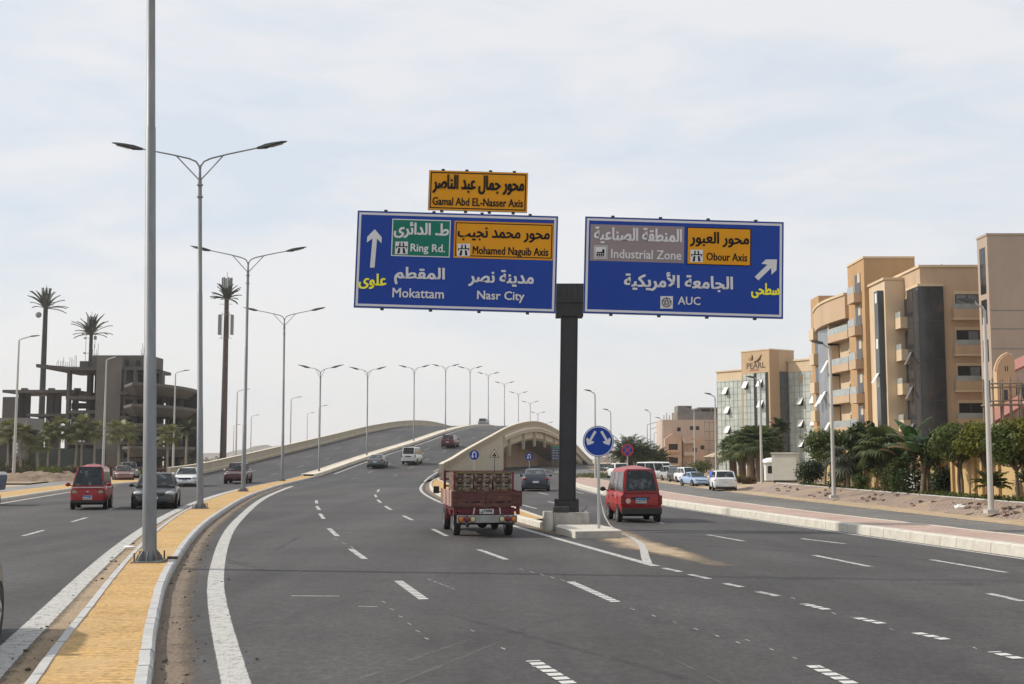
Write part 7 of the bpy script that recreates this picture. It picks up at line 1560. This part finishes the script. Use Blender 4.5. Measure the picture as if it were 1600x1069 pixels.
for k in range(170):
    y = 8 + 30*gp_.random()**1.6; a_ = gp_.random()
    x, z = (MR(y) + .04 + .55*gp_.random()**1.5, .005) if a_ < .6 else (ML(y) - .02 - .4*gp_.random(), .008) if a_ < .9 else (MR(y) + .9 + .3*gp_.random(), .012)
    s_ = gp_.choice([.008, .012, .012, .018, .026]); b.cbox((x, y, z + s_*.4), (s_*2, s_*1.4, s_), gp_.uniform(0, 3), 0, 0, gp_.uniform(-.4, .4), gp_.uniform(-.4, .4))
o = b.build('gutter_gravel', mat('gutter_stones', (.10, .08, .06), .9, var=.4, scale=9)); o['kind'] = 'stuff'
v = P(213.5+56, 874, .165); o = MB().cbox((0, 0, .03), (.20, .10, .06), .1, 0, .006).build('paving_brick', mat('brown_brick', (.085, .06, .045), .9, var=.3, scale=8)); o.location = v; tag(o, 'single brown brick lying on the median kerb beside the thick lamp post', 'brick')
v = P(205, 858, .02); b = MB(); b.ell((0, 0, .02), (.13, .08, .035), 0, 9, 6); g = random.Random(3); b.v = [(x*g.uniform(.6, 1.4), y*g.uniform(.6, 1.4), z) for x, y, z in b.v]; o = b.build('paper_scrap', mat('white_plastic', (.7, .7, .7), .5)); o.location = v + Vector((-.05, 0, .03)); tag(o, 'white scrap of paper beside the median kerb left of the thick lamp post', 'litter')
# grass and dry weeds beyond the island tip
gr = leaves('dry_grass', [(PD(px, 735, d).x, d, .15, 2.2, 5, .25) for px, d in ((925, 128), (938, 134), (950, 130), (918, 140), (944, 146))], 5000, .22, L_GRASS, None, 5, .0, .2); gr['kind'] = 'stuff'
# ---- left verge: sand heaps, hedges, palms, far hills
def heap(label, px, py, rx, ry, h, seed, m=M_SAND):
    p = P(px, py, 0); g = np.random.default_rng(seed); n = 30; vs, fs = [], []
    for i in range(n+1):
        for j in range(n+1):
            u, w_ = i/n*2-1, j/n*2-1; q = max(0, 1-u*u-w_*w_*1.0); z = h*.62*q**.8*(1 + .5*math.sin(u*7+seed)*math.cos(w_*6+seed*2)) + (g.normal()*.085 if q > 0 else 0)
            vs.append((u*rx, w_*ry, z - .12))
    for i in range(n):
        for j in range(n): a = i*(n+1)+j; fs.append((a, a+n+1, a+n+2, a+1))
    o = MB().add(vs, fs).build('sand_heap', m, None, smooth=80, fix=False); o.location = p; o.rotation_euler = (0, 0, R(8)); tag(o, label, 'sand heap', 'sand heaps on the left verge')
M_HEAP = mat('heap_earth', (.22, .16, .11), .98, var=.3, scale=1.5, bump=1.0, bscale=6, dirt_or_glint=(.20, .14, .10), dscale=.5)
for a in (('low sand heap at the foot of the first roadside lamp post', 18, 752, 5, 4, 1.0, 1), ('rough sand heap between lamp post and red minivan, left half', 45, 752, 5, 3.5, 1.2, 2), ('rough sand heap between lamp post and red minivan, right half', 74, 751.5, 5, 3.5, 1.15, 3), ('sand heap directly left of the red minivan', 95, 750, 4, 3, 1.1, 4), ('long low sand heap behind the dark saloon', 225, 745, 6, 4, .7, 5), ('low sand heap behind the white saloon', 290, 742, 6, 3, .6, 6)): heap(*a, M_HEAP)
sheet('verge_soil', frange(100, 190, 5), [off(LT, -60), off(LT, -30), off(LT, -6), off(LT, -1)], lambda i, y: .04 + .25*(i == 1), M_EARTH)
sheet('verge_soil', frange(113, 190, 4), [off(LE, -18), off(LE, -8), off(LE, -1.5)], lambda i, y: .03, M_EARTH)
def hedge(label, x0, x1, d, h, dep, n, m, seed, name='hedge'):
    X0, X1 = PD(x0, 700, d).x, PD(x1, 700, d).x; k = max(2, int((X1-X0)/1.2)); t = leaves(name, [((X0 + (X1-X0)*(i+.5)/k), d + dep*math.sin(i*1.7)*.2, h*.45, .85, dep*.5, h*.55*(1+.12*math.sin(i*2.3))) for i in range(k)], n, .22, m, None, seed, .3)
    tag(t, label, 'hedge', 'hedges on the left verge')
L_RED = leafmat('red_brown_leaves', (.05, .022, .018), (.11, .05, .032))
hedge('dark low hedge behind the sand heaps at the left edge', -20, 60, 122, 1.5, 2.5, 2600, L_HEDGE, 1); hedge('dark low hedge before the green hoarding, right of the gatehouse', 60, 112, 120, 1.2, 2.5, 2000, L_HEDGE, 2)
hedge('yellow-green sunlit hedge patch before the gatehouse', 62, 92, 117, 1.35, 2.2, 1500, L_YEL, 3); hedge('dark hedge along the gatehouse front', -10, 70, 140, 2.6, 3, 3000, L_HEDGE, 4)
hedge('red-brown hedge strip behind the red minivan', 88, 180, 132, 1.2, 2.5, 2600, L_RED, 5); hedge('light green lawn-like hedge before the raw building', 105, 128, 138, 1.3, 2.5, 1000, L_YEL, 6)
hedge('yellow-green hedge right of the thick lamp post', 196, 240, 130, 1.1, 2.5, 1500, L_YEL, 7); hedge('red-brown hedge behind the white saloon', 196, 300, 138, 1.15, 2.5, 2400, L_RED, 8); hedge('tall dark hedge at the foot of the ramp wall', 286, 350, 160, 2.3, 3, 2600, L_HEDGE, 9)
GPL = 'young palms planted before the raw concrete building'
pl = [(14, 735, 668, 'leftmost'), (33, 734, 672, 'second'), (60, 738, 690, 'third, a shorter one'), (75, 722, 668, 'fourth'), (93, 722, 664, 'fifth'), (118, 722, 672, 'sixth'), (128, 727, 660, 'seventh, the leafiest'), (148, 722, 668, 'eighth'), (187, 730, 668, 'ninth'), (201, 728, 672, 'tenth'), (262, 731, 674, 'eleventh'), (291, 722, 665, 'last, standing clear against the sky')]
pp = []
for k in range(3):
    pp.append(palm('young_palm', 'x', (0, 0, -50), 4.2, .13, .09, 19, 1.25, 'fan' if k < 2 else 'pinnate', (L_LP, L_LP, L_DATE)[k], M_PTR2, GPL, 70+k, (.05*k, 0), 55, .75 if k < 2 else .42, (-35, 82)))
used = set()
for k, (px, pyb, pyt, lab) in enumerate(pl):
    d = 150 if pyb < 730 else 132; kk = 2 if k == len(pl)-1 else k % 2; x = PD(px, 700, d).x; H = PD(800, pyt, d).z; L_ = 'young palm, %s in the row before the raw building' % lab if k else 'young palm, first in the row, beside the gatehouse'
    if k == len(pl)-1: L_ = 'dark young palm standing clear against the sky right of the raw building'
    if kk not in used: used.add(kk); o = pp[kk]; o.location = (x, d, 0); o['label'] = L_
    else: o = dup(pp[kk], (x, d, 0), k*1.3, L_)
    s = H/4.6; o.scale = (1.05 + .1*(k % 3), 1.05 + .1*(k % 3), s); o.rotation_euler = (0, R((k % 3-1)*1.5), k*1.3)
M_HILL = mat('far_hill', (.22, .20, .185), 1, var=.1, scale=.01)
for nm, x0, x1, d, zs in (('hills', 250, 470, 900, [(0, 4), (.12, 7), (.22, 5), (.34, 8), (.5, 12), (.62, 12.5), (.75, 10), (.88, 7.5), (1, 3)]), ('hills', -300, 330, 1100, [(0, 4), (.2, 7), (.5, 5), (.8, 7), (1, 5)])):
    sp2 = Spline(zs); X0, X1 = PD(x0, 700, d).x, PD(x1, 700, d).x; vs, fs = [], []; n, mm = 60, 6
    for i in range(n+1):
        for j in range(mm+1): u = i/n; w_ = j/mm; vs.append((X0+(X1-X0)*u, d + 240*w_, max(-.3, sp2(u)*(1+.10*math.sin(u*40)) * math.sin(math.pi*min(1, .02+w_*.98)) - .2)))
    for i in range(n):
        for j in range(mm): a = i*(mm+1)+j; fs.append((a, a+mm+1, a+mm+2, a+1))
    MB().add(vs, fs).build(nm, M_HILL, None, smooth=80, fix=False)['kind'] = 'structure'
# ------------------------------------------------------------------ dusty air
hm = bpy.data.materials.new('haze'); hm.use_nodes = True; ht_ = hm.node_tree; ht_.nodes.clear()
ho = ht_.nodes.new('ShaderNodeOutputMaterial'); hv = ht_.nodes.new('ShaderNodeVolumePrincipled'); hv.inputs['Color'].default_value = (.985, .98, .975, 1); hv.inputs['Density'].default_value = .0002; hv.inputs['Anisotropy'].default_value = .2
ht_.links.new(hv.outputs[0], ho.inputs['Volume'])
o = MB().box(-1605, 1605, -210, 1510, -1.2, 62).build('haze', hm); o['kind'] = 'stuff'
